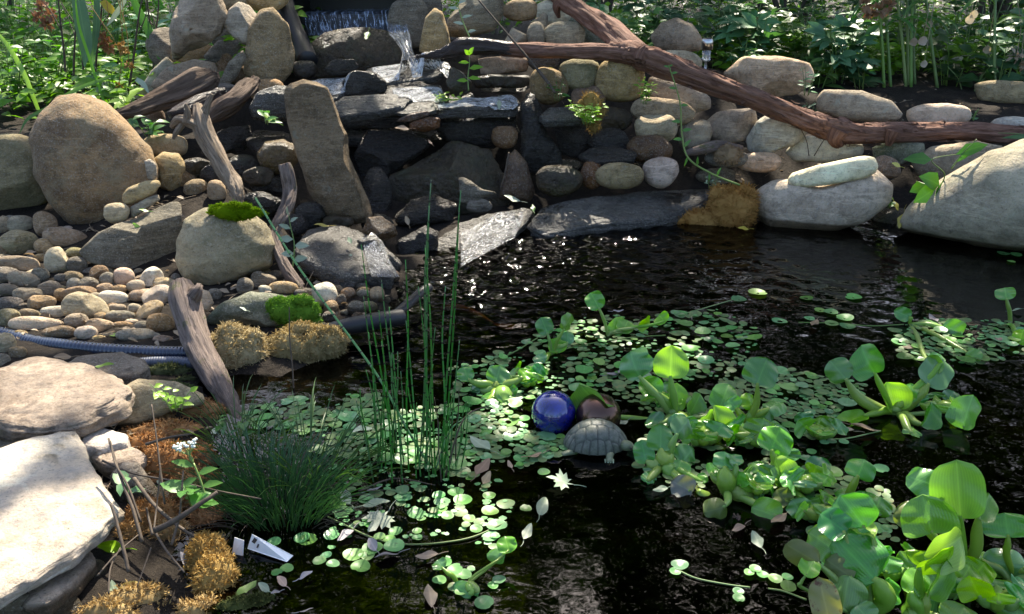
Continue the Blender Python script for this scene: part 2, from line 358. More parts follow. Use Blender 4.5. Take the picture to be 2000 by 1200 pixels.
M['root'] = plainmat('brown_root', (.07, .045, .03), .7, var=.3)
def groundmat():
    m, n, l = newmat('dark_soil'); tc = n.new('ShaderNodeTexCoord'); v = tc.outputs['Object']
    a = noisetex(n, l, v, 5, 8, .65); b = noisetex(n, l, v, 45, 8, .75); c3 = noisetex(n, l, v, 220, 3, .7)
    c = mixc(n, l, ramp(n, l, a, [(.35, 0), (.7, 1)]).outputs[0], (.014, .0105, .0075), (.034, .026, .019))
    c = mixc(n, l, ramp(n, l, b, [(.5, 0), (.7, .8)]).outputs[0], c, (.055, .043, .031))
    c = mixc(n, l, ramp(n, l, c3, [(.62, 0), (.7, .6)]).outputs[0], c, (.16, .13, .10))
    h = bump(n, l, b, .9, .03); h = bump(n, l, c3, .5, .008, h)
    finish(m, n, l, Base__Color=c, Roughness=.9, Normal=h, **{'Specular IOR Level': .2}); return m
M['soil'] = groundmat()
def watermat():
    m, n, l = newmat('dark_pond_water'); tc = n.new('ShaderNodeTexCoord'); v = tc.outputs['Object']
    a = noisetex(n, l, scalev(n, l, v, (1, 1.5, 1)), 20, 1.5, .5, .4)
    at = n.new('ShaderNodeAttribute'); at.attribute_name = 'chop'
    def bmp(h, k, d, prev=None):
        bb = n.new('ShaderNodeBump'); bb.inputs['Distance'].default_value = d; l.new(h, bb.inputs['Height'])
        mu = n.new('ShaderNodeMath'); mu.operation = 'MULTIPLY'; mu.inputs[1].default_value = k; l.new(at.outputs['Fac'], mu.inputs[0]); l.new(mu.outputs[0], bb.inputs['Strength'])
        if prev is not None: l.new(prev, bb.inputs['Normal'])
        return bb.outputs[0]
    h = bmp(a, .7, .012)
    fr = n.new('ShaderNodeFresnel'); fr.inputs['IOR'].default_value = 1.34; l.new(h, fr.inputs['Normal'])
    g = n.new('ShaderNodeBsdfGlossy'); g.inputs['Roughness'].default_value = .03; l.new(h, g.inputs['Normal'])
    t = n.new('ShaderNodeBsdfTransparent'); t.inputs[0].default_value = (.10, .075, .045, 1)
    mx = n.new('ShaderNodeMixShader'); l.new(fr.outputs[0], mx.inputs[0]); l.new(t.outputs[0], mx.inputs[1]); l.new(g.outputs[0], mx.inputs[2])
    o = n.new('ShaderNodeOutputMaterial'); l.new(mx.outputs[0], o.inputs[0]); return m
M['water'] = watermat()
def fallmat(name='falling_water', sc=(60, 2.2, 1), rp=(.5, .66), c=(.55, .65, .8), gloss=0):
    m, n, l = newmat(name); tc = n.new('ShaderNodeTexCoord')
    mp = scalev(n, l, tc.outputs['UV'], sc); a = noisetex(n, l, mp, 1.0, 5, .7, .2)
    g = n.new('ShaderNodeBsdfPrincipled'); g.inputs['Base Color'].default_value = col4(c); g.inputs['Roughness'].default_value = .15
    l.new(bump(n, l, a, .8, .01), g.inputs['Normal'])
    t = n.new('ShaderNodeBsdfTransparent'); mx = n.new('ShaderNodeMixShader')
    mask = ramp(n, l, a, [(rp[0], .02), (rp[1], .75)]).outputs[0]
    if gloss:
        br = noisetex(n, l, scalev(n, l, tc.outputs['UV'], (4, 5, 1)), 1.0, 3, .6); mk_ = n.new('ShaderNodeMath'); mk_.operation = 'MULTIPLY'
        l.new(mask, mk_.inputs[0]); l.new(ramp(n, l, br, [(.34, .1), (.5, 1)]).outputs[0], mk_.inputs[1]); mask = mk_.outputs[0]
    l.new(mask, mx.inputs[0]); l.new(t.outputs[0], mx.inputs[1]); l.new(g.outputs[0], mx.inputs[2])
    last = mx.outputs[0]
    if gloss:
        gg = n.new('ShaderNodeBsdfGlossy'); gg.inputs['Roughness'].default_value = .12; bb = noisetex(n, l, scalev(n, l, tc.outputs['UV'], (14, 18, 1)), 1.0, 2, .5, .3)
        nn = bump(n, l, bb, 1., .03); l.new(nn, gg.inputs['Normal']); fr = n.new('ShaderNodeFresnel'); fr.inputs['IOR'].default_value = 1.36; l.new(nn, fr.inputs['Normal'])
        m2 = n.new('ShaderNodeMixShader'); l.new(fr.outputs[0], m2.inputs[0]); l.new(last, m2.inputs[1]); l.new(gg.outputs[0], m2.inputs[2]); last = m2.outputs[0]
    o = n.new('ShaderNodeOutputMaterial'); l.new(last, o.inputs[0]); return m
M['fall'] = fallmat(); M['foam_glint_thin'] = fallmat('thin_foam_and_glint_water', (26, 50, 1), (.49, .58), (.7, .72, .74), .5); M['foam_glint'] = fallmat('foam_and_glint_water', (22, 46, 1), (.43, .54), (.78, .8, .8), .5)  # foamy white also stands in for sun glints on the wet shelves
def ballmat():
    m, n, l = newmat('blue_glass'); v = objcoord(n, l, False); a = noisetex(n, l, v, 25, 5, .7, .8)
    c = mixc(n, l, ramp(n, l, a, [(.4, 0), (.72, 1)]).outputs[0], (.005, .007, .15), (.014, .026, .36))
    finish(m, n, l, Base__Color=c, Roughness=.06, **{'Specular IOR Level': .8, 'Coat Weight': 1., 'Coat Roughness': .02, 'Transmission Weight': .15}); return m
M['blueball'] = ballmat()
M['copper'] = plainmat('bronze_metal', (.13, .075, .055), .22, .9, var=.3, bscale=8, bst=.02)
def clearmat():
    m, n, l = newmat('clear_plastic'); finish(m, n, l, Base__Color=(.9, .93, .95), Roughness=.12, **{'Transmission Weight': .75, 'IOR': 1.3}); return m
M['clear'] = clearmat()
def turtlemat(name, a, b, line):
    m, n, l = newmat(name); v = objcoord(n, l, False); n1 = noisetex(n, l, v, 60, 6, .7); n2 = noisetex(n, l, v, 250, 3, .6)
    c = mixc(n, l, ramp(n, l, n1, [(.35, 0), (.65, 1)]).outputs[0], a, b)
    at = n.new('ShaderNodeAttribute'); at.attribute_name = 'groove'; c = mixc(n, l, at.outputs['Fac'], c, line)
    finish(m, n, l, Base__Color=c, Roughness=.5, Normal=bump(n, l, n2, .3, .002)); return m
M['shell'] = turtlemat('turtle_shell', (.05, .065, .045), (.14, .145, .12), (.014, .018, .013))
M['turtle'] = turtlemat('turtle_skin', (.10, .13, .07), (.20, .22, .13), (.03, .03, .02))
# ------------------------------------------------------------------ terrain
CTRL = [(1300,440,.02),(1500,445,.02),(1700,440,.03),(1780,455,.03),(2000,490,.03),(1450,330,.2),(1600,260,.3),(1800,235,.36),(1950,215,.38),
 (1650,172,.42),(1900,165,.42),(2000,300,.3),(1900,350,.22),(1750,330,.22),(1380,140,.5),(1200,200,.45),(1150,260,.33),(1250,300,.25),
 (1200,380,.0),(1100,350,.06),(900,350,.06),(900,400,.0),(900,230,.34),(850,165,.55),(1000,150,.55),
 (640,640,.03),(560,640,.05),(450,650,.06),(300,640,.08),(100,640,.1),(0,640,.1),(600,540,.05),(450,560,.1),(200,520,.12),(0,480,.15),
 (100,420,.2),(0,380,.22),(300,400,.25),(400,320,.33),(300,250,.45),(200,215,.45),(50,240,.36),(450,170,.6),(520,300,.28),(700,420,.06),(760,470,.0),
 (0,760,.09),(200,760,.08),(350,770,.03),(0,900,.05),(200,900,.04),(300,950,.03),(350,880,.03),(380,1050,.02),(250,1100,.035),(100,1180,.03),(500,1195,.015),(0,1190,.03),(420,1150,.015)]
CP = [tuple(at_z(a, b, z)) for a, b, z in CTRL]
CP += [(-.9,5.7,.85),(-.4,5.9,.9),(.2,5.9,.85),(.6,5.8,.75),(-1.4,5.6,.75),(-2,5.6,.5),(-3,5.6,.4),(-3.5,4.5,.3),(-3,3.4,.15),(-2.4,2.6,.1),(-2,1.6,.06),
 (1.2,6,.6),(1.8,6.6,.48),(2.8,6.6,.44),(4.2,6,.44),(4,5,.4),(4.5,4,.3),(0,7.2,.7),(-1.5,7.4,.55),(-3,7.4,.5),(2,8,.5),(4,8,.5),(-4,6.5,.45),(0,.7,.06),(-1,.7,.05),(1.5,.6,.05),(3,1,.1),
 (0,9.5,.6),(-4,9.5,.55),(4,9.5,.55)]
CP = np.array(CP)
POND = [tuple(at_z(a, b, 0))[:2] for a, b in [(770,622),(800,560),(850,500),(900,470),(980,430),(1060,415),(1150,405),(1290,410),(1480,425),(1720,420),(1790,425),(2000,440),(2150,440)]]
POND += [(2.9,3.4),(2.9,1.6),(2.2,1.05),(.9,.95),(.1,1.12)]
POND += [tuple(at_z(a, b, 0))[:2] for a, b in [(650,1260),(560,1200),(490,1140),(440,1060),(430,960),(440,880),(450,820),(430,750),(560,742),(680,695),(665,650)]]
POND = np.array(POND)
def sdist(x, y):
    """signed distance to the pond outline, negative inside"""
    x = np.asarray(x, float); y = np.asarray(y, float); d2 = np.full(x.shape, 1e9); ins = np.zeros(x.shape, bool); n = len(POND)
    for i in range(n):
        ax, ay = POND[i]; bx, by = POND[(i+1) % n]; ex, ey = bx-ax, by-ay
        t = np.clip(((x-ax)*ex+(y-ay)*ey)/(ex*ex+ey*ey), 0, 1); d2 = np.minimum(d2, (x-ax-t*ex)**2+(y-ay-t*ey)**2)
        c = (ay > y) != (by > y); ins ^= c & (x < (bx-ax)*(y-ay)/(by-ay+1e-12)+ax)
    d = np.sqrt(d2); return np.where(ins, -d, d)
def Hn(x, y):
    x = np.asarray(x, float); y = np.asarray(y, float)
    xf, yf = np.clip(x, -4.5, 4.8), np.clip(y, .5, 9.6)
    num = np.zeros(x.shape); den = np.zeros(x.shape)
    for cx, cy, cz in CP:
        r2 = (xf-cx)**2+(yf-cy)**2; w_ = 1/(r2+.012)**1.7; num += w_*cz; den += w_
    h = num/den
    s = sdist(x, y); h = np.where(s > 0, np.minimum(h-.03, -.02+.42*s), h-.03)
    t = np.clip(-s/.14, 0, 1); h = np.where(s < 0, -.02-.48*t*t*(3-2*t), h)
    return h
def H(x, y): return float(Hn(np.array([x]), np.array([y]))[0])
_ys = np.arange(.9, 9.6, .02)
def hit(px, py):
    """where the sight line through a photograph pixel meets the ground"""
    d = ray(px, py); t = _ys/d.y; x = d.x*t; z = CAMH+d.z*t; h = Hn(x, _ys); k = np.argmax(z <= h)
    if not (z <= h).any(): k = len(_ys)-1
    return Vector((x[k], _ys[k], max(h[k], -.0) if sdist(np.array([x[k]]), np.array([_ys[k]]))[0] < 0 else h[k]))
def axis(a, b, st, far):
    m = list(np.arange(a, b, st)); o = []; d = st*2; q = a
    while q > -far: q -= d; d *= 1.35; o.append(q)
    p_ = []; d = st*2; q = m[-1]
    while q < far: q += d; d *= 1.35; p_.append(q)
    return np.array(o[::-1]+m+p_)
gx, gy = axis(-3.6, 4.4, .045, 90), axis(.5, 8.5, .045, 90)
X, Y = np.meshgrid(gx, gy); Z = Hn(X.ravel(), Y.ravel())
vv = np.stack([X.ravel(), Y.ravel(), Z], 1)
for i in range(len(vv)):
    if -3.6 < vv[i, 0] < 4.4 and .5 < vv[i, 1] < 8.5:
        vv[i, 2] += .014*noise.noise(Vector(vv[i])*6)+.008*noise.noise(Vector(vv[i])*22)
nx = len(gx); ff = [(j*nx+i, j*nx+i+1, (j+1)*nx+i+1, (j+1)*nx+i) for j in range(len(gy)-1) for i in range(nx-1)]
g = mk('ground', vv, ff, M['soil'], origin=(0, 0, 0)); g['kind'] = 'structure'
# ------------------------------------------------------------------ water surface: real ripples spreading from the place where the fall comes in
wx, wy = np.arange(-1.45, 3.1, .017), np.arange(.85, 4.75, .017)
X, Y = np.meshgrid(wx, wy); src = at_z(930, 530, 0)
d = np.hypot(X-src.x, Y-src.y); src2 = at_z(1090, 470, 0); d2 = np.hypot(X-src2.x, Y-src2.y)
amp = .0085*np.exp(-np.minimum(d, d2*1.1)/.65)+.0009*np.exp(-d/.6)+.00003
rs = np.random.RandomState(3); Z = np.zeros_like(X)
for k in range(26):
    a = rs.uniform(-math.pi, 0) if k % 3 else rs.uniform(0, 2*math.pi); lam = rs.uniform(.045, .16); kk = 2*math.pi/lam
    Z += np.sin(kk*(X*math.cos(a)+Y*math.sin(a))+rs.uniform(0, 6.28)+1.2*np.sin(3*X+k)+1.1*np.cos(4*Y-k))*lam/.1
Z = Z/5*amp + .0012*np.exp(-d/.6)*np.sin(2*math.pi*d/.085+.8*np.sin(5*X))
fsm = [(j*len(wx)+i, j*len(wx)+i+1, (j+1)*len(wx)+i+1, (j+1)*len(wx)+i) for j in range(len(wy)-1) for i in range(len(wx)-1)]
sd = sdist(X.ravel(), Y.ravel()); keep = sd < .10
fsm = [f for f in fsm if keep[f[0]] or keep[f[2]]]
wo = mk('water', np.stack([X.ravel(), Y.ravel(), Z.ravel()], 1), fsm, M['water'], origin=(0, 0, 0)); wo['kind'] = 'structure'
ch = wo.data.attributes.new('chop', 'FLOAT', 'POINT')
ch.data.foreach_set('value', np.clip(1.2*np.exp(-np.minimum(d, d2)/.75)+.15*np.exp(-d/.8)-.008, 0, 1).ravel().astype(np.float32))
# ------------------------------------------------------------------ stones
import bmesh
ICO = {}
def ico(k):
    if k not in ICO:
        bm = bmesh.new(); bmesh.ops.create_icosphere(bm, subdivisions=k, radius=1)
        bm.verts.ensure_lookup_table(); ICO[k] = (np.array([v.co[:] for v in bm.verts]), [tuple(v.index for v in f.verts) for f in bm.faces]); bm.free()
    return ICO[k]
def fbm(p, o=4, g=.55):
    s, a = 0, 1
    for _ in range(o): s += a*noise.noise(p); p = p*2.03+Vector((3.1, 1.7, 9.2)); a *= g
    return s
def stone_mesh(o, ex, ey, ez, th, rad, T, p1=.8, p2=.9, amp=.05, fac=0, seed=0, sub=4, strata=0, freq=3., top=None):
    """closed stone: outline rad(th) in the ex-ey frame, half thickness T along ez"""
    rsd = random.Random(seed); V0, Fc = ico(sub)
    a, b, c = V0[:, 0], V0[:, 1], V0[:, 2]; s = np.hypot(a, b); an = np.arctan2(b, a)
    r = np.interp(an, th, rad, period=2*math.pi); L = s**p1; D = np.sign(c)*np.abs(c)**p2
    P = np.stack([np.cos(an)*L, np.sin(an)*L, D], 1)        # normalised
    for k in range(fac):
        nn = Vector((rsd.gauss(0, 1), rsd.gauss(0, .8), rsd.uniform(.2, 1.6))).normalized(); h = rsd.uniform(.62, .86)
        e = P@np.array(nn)-h; e = np.maximum(e, 0); P -= e[:, None]*np.array(nn)*.93
    for nn in (top or []):
        h = nn[3]; n3 = Vector(nn[:3]).normalized(); e = np.maximum(P@np.array(n3)-h, 0); P -= e[:, None]*np.array(n3)*.97
    mr = float(np.mean(rad)); W = P.copy(); W[:, 0] *= r; W[:, 1] *= r; W[:, 2] *= T
    so_ = rsd.uniform(0, 99); out = []
    for i in range(len(W)):
        q = Vector(W[i])/mr; f1 = fbm(q*freq*.5+Vector((so_, 0, 0)), 5)
        k = 1+amp*f1
        if fac or sub > 4: k += amp*.9*(.35-noise.turbulence(q*freq*.8+Vector((0, so_, 0)), 4, True))
        if strata: k += strata*noise.noise(Vector((q.x*1.2, q.y*1.2+so_, W[i][2]/max(T, .01)*4)))
        out.append(o+ex*(W[i][0]*k)+ey*(W[i][1]*k)+ez*(W[i][2]*(1+amp*1.2*f1)))
    return out, Fc
def polyrad(P):
    """polar outline round the centroid of a polygon (list of 2-vectors)"""
    P = np.array(P, float); Q = np.concatenate([P, P[:1]]); cr = Q[:-1, 0]*Q[1:, 1]-Q[1:, 0]*Q[:-1, 1]; A = cr.sum()/2
    c = np.array([((Q[:-1, 0]+Q[1:, 0])*cr).sum(), ((Q[:-1, 1]+Q[1:, 1])*cr).sum()])/(6*A)
    th = np.linspace(-math.pi, math.pi, 181)[:-1]; rad = []
    for t in th:
        dx, dy = math.cos(t), math.sin(t); best = 0
        for i in range(len(P)):
            a, b = Q[i]-c, Q[i+1]-c; ex, ey = b-a; den = dx*ey-dy*ex
            if abs(den) < 1e-12: continue
            s = (a[0]*ey-a[1]*ex)/den; u = (a[0]*dy-a[1]*dx)/den
            if s > 0 and -1e-6 <= u <= 1+1e-6: best = max(best, s)
        rad.append(best)
    rad = np.array(rad); k = np.array([.25, .5, .25]); rad = np.convolve(np.concatenate([rad[-1:], rad, rad[:1]]), k, 'valid')
    return c, th, rad
def stone(label, mat, shape, Y=None, T=.8, group=None, cat='stone', name='stone', **k):
    """a stone seen along the sight line; shape is a polygon, or (cx, cy, rx, ry, rot) in photograph pixels"""
    if isinstance(shape[0], (int, float)):
        cx, cy, rx, ry = shape[:4]; ro = R(shape[4]) if len(shape) > 4 else 0
        sd_ = random.Random(int(cx*31+cy)); w1, w2, w3 = sd_.uniform(-.05, .05), sd_.uniform(-.06, .06), sd_.uniform(0, 6)
        e = sd_.uniform(2.05, 2.6); shape = []
        for i in range(28):
            t = 2*math.pi*i/28; ct, st = math.cos(t), math.sin(t); q = 1/((abs(ct)**e+abs(st)**e)**(1/e))*(1+w1*math.cos(2*t+w3)+w2*math.cos(3*t+w3*2)+.5*w2*math.cos(t))
            x, y = rx*ct*q, ry*st*q; shape.append((cx+x*math.cos(ro)-y*math.sin(ro), cy+x*math.sin(ro)+y*math.cos(ro)))
    Pp = np.array([(x, -y) for x, y in shape], float); c, th, rad = polyrad(Pp); cx, cy = c[0], -c[1]
    mn = min(rad.mean(), (np.interp(0, th, rad)+np.interp(math.pi*.999, th, rad))/2, (np.interp(math.pi/2, th, rad)+np.interp(-math.pi/2, th, rad))/2)
    if Y is None:
        bot = max(y for x, y in shape); b = hit(cx, bot-.25*(bot-cy)); Y = b.y+mn*T*dist(b)/F*.35
    o = at_y(cx, cy, Y); sc = dist(o)/F
    ez = (CAM-o).normalized(); ex = RT; ex = (ex-ez*ex.dot(ez)).normalized(); ey = ez.cross(ex)
    k.setdefault('seed', int(cx*7+cy*13)); k.setdefault('sub', 4)
    V, Fc = stone_mesh(o, ex, ey, ez, th, rad*sc, mn*T*sc, **k)
    return tag(mk(name, V, Fc, M[mat], origin=o), label, cat, group)
def slab(label, mat, poly, z, t, tilt=(0, 0), group=None, cat='flagstone', name='flagstone', ys=None, **k):
    """a flat stone: its top face is traced at height z (metres), t thick"""
    if ys is None: W = [at_z(x, y, z) for x, y in poly]
    else: W = [at_y(x, y, yy) for (x, y), yy in zip(poly, ys)]
    if ys is None:
        n = Vector((tilt[0], tilt[1], 1)).normalized()
    else:
        A = np.array([(p.x, p.y, 1) for p in W]); s_ = np.linalg.lstsq(A, np.array([p.z for p in W]), rcond=None)[0]; n = Vector((-s_[0], -s_[1], 1)).normalized()
    m = sum(W, Vector())/len(W); ex = (RT-n*RT.dot(n)).normalized(); ey = n.cross(ex)
    c, th, rad = polyrad([((p-m).dot(ex), (p-m).dot(ey)) for p in W])
    o = m+ex*c[0]+ey*c[1]-n*t/2
    k.setdefault('seed', int(poly[0][0]*3+poly[0][1])); k.setdefault('p1', .28); k.setdefault('p2', .55); k.setdefault('amp', .035); k.setdefault('sub', 5); k.setdefault('freq', 7)
    V, Fc = stone_mesh(o, ex, ey, n, th, rad, t/2, **k)
    return tag(mk(name, V, Fc, M[mat], origin=o), label, cat, group)

def slope(P, yb, yf):
    """depths for a traced top face that slopes towards the viewer: the highest pixel row lies at yb, the lowest at yf"""
    a, b = min(p[1] for p in P), max(p[1] for p in P); return [yb+(yf-yb)*(p[1]-a)/(b-a) for p in P]
def rslab(label, mat, P, yb, yf, t, **k): return slab(label, mat, P, 0, t, ys=slope(P, yb, yf), **k)
def E(zx, zy, rx, ry, rot=0, ox=0, oy=0): return (ox+zx/3, oy+zy/3, rx/3, ry/3, rot)
B = 'large stones round the pond'
# left bank
stone('grey olive boulder cut off at the left edge of the bank', 'olive', [(-60,272),(40,262),(78,275),(93,340),(85,395),(40,418),(-60,428)], T=.9, p1=.7, fac=2, group=B)
stone('largest tan boulder, egg shaped and upright above the gravel bed', 'boulder', [(75,270),(95,225),(130,195),(170,188),(215,205),(255,245),(290,285),(303,330),(298,380),(260,420),(200,455),(140,450),(100,400),(78,340)], T=.75, p1=.78, amp=.035, sub=5, group=B)
stone('upright rounded tan stone right of the egg shaped boulder', 'tan', [(303,310),(322,297),(350,300),(364,325),(357,360),(335,380),(312,365)], T=.9)
stone('small upright narrow grey stone against the egg shaped boulder', 'grey', [(284,315),(294,310),(305,320),(306,345),(298,353),(287,348)], Y=3.72)
stone('long tilted tan stone below the small upright grey stone', 'tan', [(239,385),(252,367),(285,353),(308,352),(313,362),(300,378),(260,398),(244,400)], Y=3.66)
stone('small round tan stone sitting on top of the dark angular rock', 'tan', (228,416,24,20), Y=3.58)
stone('flat grey stone beside the small round tan stone', 'grey', [(255,405),(290,385),(308,380),(312,390),(285,410),(258,428)], Y=3.64)
stone('dark angular rock with a smooth hollow face above the gravel', 'slate', [(160,492),(200,455),(240,432),(300,405),(345,388),(352,400),(352,480),(330,532),(290,522),(240,528),(180,512)], T=.95, p1=.72, p2=.8, fac=0, top=[(.35,-.25,1,.45),(-.5,.1,.9,.55),(-.1,1,.5,.5)], amp=.03, sub=5, group=B)
stone('rounded olive boulder with green moss on its top', 'olive', [(352,470),(365,430),(400,405),(470,400),(520,440),(540,480),(530,520),(470,545),(410,563),(360,545),(348,505)], T=.95, p1=.9, amp=.05, sub=5, group=B)
stone('angular greenish rock under the bright green moss', 'greenstone', [(395,632),(440,590),(490,570),(530,572),(600,590),(625,612),(615,640),(440,645)], T=.9, fac=4, p1=.7)
stone('pale block wedged behind the greenish mossy rock', 'white', [(478,588),(500,572),(540,574),(548,592),(520,600),(485,600)], Y=3.12, fac=3)
stone('pale rough stone beside the broken top of the leaning driftwood', 'pink', [(372,572),(385,560),(408,570),(417,592),(405,610),(380,608)], Y=2.98, fac=2)
# stones round the top of the fall, left side
stone('big rough grey block left of the waterfall', 'taupe', [(322,125),(330,60),(355,0),(385,-40),(425,-25),(443,30),(430,65),(398,88),(360,105),(335,128)], Y=5.15, T=.9, fac=5, p1=.7, amp=.06, sub=5, group=B)
stone('pale pointed stone leaning between the grey block and brown stone', 'grey', [(437,47),(450,20),(470,6),(492,12),(512,40),(500,70),(484,90),(470,86),(450,68)], Y=5.2, fac=3)
stone('tall brown stone standing left of the water curtain', 'brown', [(474,140),(480,100),(490,60),(515,22),(540,20),(566,50),(577,100),(568,140),(540,168),(520,166),(485,158)], Y=5.15, T=.6, p1=.65, fac=2, group=B)
stone('tan stone cut off at the top, above the pale pointed stone', 'olive', (462,-8,42,34), Y=5.5)
stone('rounded tan stone above the tall brown stone', 'tan', (522,-10,44,32), Y=5.5)
stone('smooth dark stone in shade behind the tall brown stone', 'slate', [(400,110),(430,80),(475,80),(490,120),(470,160),(420,165)], Y=5.4, T=.5)
stone('slim dark stone leaning against the tall brown stone', 'slate', [(424,165),(448,122),(476,98),(483,112),(462,150),(440,172)], Y=5.0, T=.7)
stone('flat brown rock under the big rough grey block', 'taupe', [(296,168),(328,132),(380,117),(422,124),(428,150),(395,170),(320,184)], Y=4.95, T=.8)
stone('pale grey rock behind the flat brown rock', 'grey', [(262,190),(298,138),(328,112),(342,128),(312,175),(280,200)], Y=5.2, T=.6)
stone('dull brown stone under the long bark shard', 'brown', (300,230,22,20), Y=4.6)
stone('tan stone half hidden behind the forked driftwood', 'tan', (325,285,40,24), Y=4.35)
stone('big standing slab of weathered tan stone beside the cascade', 'slabtan', [(563,190),(575,170),(600,160),(643,172),(655,205),(672,250),(692,290),(712,360),(726,415),(712,438),(690,440),(640,425),(605,385),(582,310),(566,240)], Y=4.05, T=.7, p1=.6, p2=.75, amp=.05, strata=.03, sub=5, group=B, top=[(-.15,.2,1,.72),(1,-.1,.15,.62)])
for lb_, e_, y_ in [('shaded stone filling the gap under the rough grey block', (385,118,46,34), 5.45), ('dark stone behind the pale pointed stone', (455,60,50,40), 5.75), ('dark stone low behind the slim leaning stone', (455,140,44,40), 5.4), ('brownish stone behind the pale grey rock', (330,100,40,46), 5.55), ('dark stone between the tall brown stone and the liner', (560,120,34,46), 5.5), ('small dark stone under the slim leaning stone', (440,185,30,20), 4.95), ('dull stone behind the dark knotted driftwood', (520,180,34,26), 4.95)]:
    stone(lb_, random.choice(['slate', 'brown']), e_, Y=y_, fac=3, group=B)
# cascade, from the top down
K = 'wet stones of the cascade'
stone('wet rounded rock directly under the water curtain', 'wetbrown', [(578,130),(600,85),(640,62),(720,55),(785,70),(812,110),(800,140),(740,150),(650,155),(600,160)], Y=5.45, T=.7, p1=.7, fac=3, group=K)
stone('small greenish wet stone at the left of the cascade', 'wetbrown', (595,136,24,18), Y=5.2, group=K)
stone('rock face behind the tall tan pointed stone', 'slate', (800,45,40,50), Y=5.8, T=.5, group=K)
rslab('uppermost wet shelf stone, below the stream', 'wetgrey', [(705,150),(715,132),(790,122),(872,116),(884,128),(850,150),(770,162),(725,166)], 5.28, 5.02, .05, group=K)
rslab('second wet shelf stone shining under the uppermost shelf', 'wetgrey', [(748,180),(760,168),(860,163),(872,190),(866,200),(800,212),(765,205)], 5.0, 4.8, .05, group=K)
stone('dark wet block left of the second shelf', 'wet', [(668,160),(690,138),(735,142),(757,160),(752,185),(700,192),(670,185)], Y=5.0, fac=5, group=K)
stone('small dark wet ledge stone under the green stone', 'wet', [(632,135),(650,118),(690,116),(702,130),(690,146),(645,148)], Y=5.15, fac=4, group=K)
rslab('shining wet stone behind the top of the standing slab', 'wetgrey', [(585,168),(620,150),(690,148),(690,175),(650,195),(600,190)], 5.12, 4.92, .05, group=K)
rslab('long slanting wet shelf right of the standing slab', 'wetgrey', [(640,205),(668,186),(760,180),(806,184),(790,208),(730,218),(660,228)], 4.86, 4.66, .06, group=K)
rslab('broad flat ledge stone at the right of the cascade', 'wetgrey', [(838,196),(880,186),(1000,178),(1020,186),(1016,204),(930,206),(850,208)], 4.9, 4.74, .085, strata=.06, fac=4, group=K)
stone('tilted block standing between two wet shelves', 'wetbrown', [(870,160),(884,132),(900,140),(922,160),(918,180),(897,192),(880,186)], Y=4.98, fac=3, p1=.65, group=K)
random.seed(13)
for lb, x0, x1, y, z, th in [('thin slate layer just under the uppermost shelf', 700, 850, 168, .60, .022), ('thin slate layer under the second shelf', 752, 866, 208, .53, .03), ('second thin slate layer under the second shelf', 735, 850, 216, .50, .025), ('thin dark slate under the broad flat ledge', 846, 1012, 222, .44, .03), ('lowest slate layer under the broad flat ledge', 862, 1000, 232, .40, .035), ('thin slate sticking out under the slanting shelf', 660, 800, 234, .43, .03),
        ('narrow slate step left of the second shelf', 655, 745, 182, .55, .025), ('slate chip beside the green wet stone', 600, 668, 152, .60, .025), ('slate layer under the squared brown rock', 925, 1040, 165, .57, .025), ('slate step under the standing block', 868, 930, 190, .54, .025), ('slate plate in the dark recess', 760, 880, 262, .34, .03), ('narrow slate plate over the dark boulder', 850, 960, 256, .37, .03), ('slate plate left of the dark boulder face', 690, 775, 280, .30, .035), ('wet slate plate below the golden stone', 480, 560, 345, .22, .03), ('wet slate plate behind the slender driftwood', 500, 570, 300, .36, .03), ('wet slate plate at the foot of the dark column', 1050, 1140, 320, .17, .03)]:
    w_ = x1-x0; P = [(x0+rnd(0, 8), y+rnd(-2, 4)), (x0+w_*.2, y-8-rnd(0, 5)), (x0+w_*.5, y-11-rnd(0, 5)), (x0+w_*.8, y-10-rnd(0, 4)), (x1-rnd(0, 8), y-rnd(0, 4)), (x1-w_*.15, y+7+rnd(0, 4)), (x0+w_*.55, y+9+rnd(0, 5)), (x0+w_*.2, y+8+rnd(0, 4))]
    yy_ = at_z((x0+x1)/2, y, z).y; rslab(lb, random.choice(['wet', 'wet', 'wetgrey', 'wetbrown']), P, yy_+.12, yy_-.02, th, group=K, strata=.06, fac=3, amp=.07)
stone('brown squared rock under the end of the log', 'brown', [(932,115),(1000,108),(1032,115),(1030,140),(940,146)], Y=5.2, p1=.5, fac=2, group=K)
stone('long flat brown stone under the squared rock', 'wetbrown', [(920,152),(960,146),(1035,148),(1045,160),(1020,172),(930,172)], Y=5.1, p1=.55, group=K)
stone('thin rusty wet stone lying below the slanting shelf', 'rust', [(770,238),(800,222),(835,217),(842,225),(800,238)], Y=4.72, fac=2, group=K)
stone('wet orange brown stone in the middle of the cascade', 'rust', [(800,240),(840,228),(862,232),(860,250),(830,258),(800,254)], Y=4.72, fac=3, group=K)
slab('black wet slab under the slanting shelf', 'wet', [(665,240),(760,235),(768,255),(740,268),(670,265)], .37, .07, group=K)
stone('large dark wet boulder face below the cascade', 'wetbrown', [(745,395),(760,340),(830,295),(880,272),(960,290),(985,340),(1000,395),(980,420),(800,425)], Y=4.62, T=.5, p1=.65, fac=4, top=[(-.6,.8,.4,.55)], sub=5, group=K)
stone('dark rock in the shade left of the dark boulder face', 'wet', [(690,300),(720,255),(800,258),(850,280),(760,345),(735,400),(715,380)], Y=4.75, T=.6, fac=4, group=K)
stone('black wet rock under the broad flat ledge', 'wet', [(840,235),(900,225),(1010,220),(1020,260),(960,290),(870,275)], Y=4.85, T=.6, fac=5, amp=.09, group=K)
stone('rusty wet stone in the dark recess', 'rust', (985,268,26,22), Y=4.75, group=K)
stone('tall rusty wet stone right of the dark boulder face', 'rust', [(975,390),(990,310),(1005,290),(1030,320),(1045,375),(1035,395)], Y=4.58, group=K)
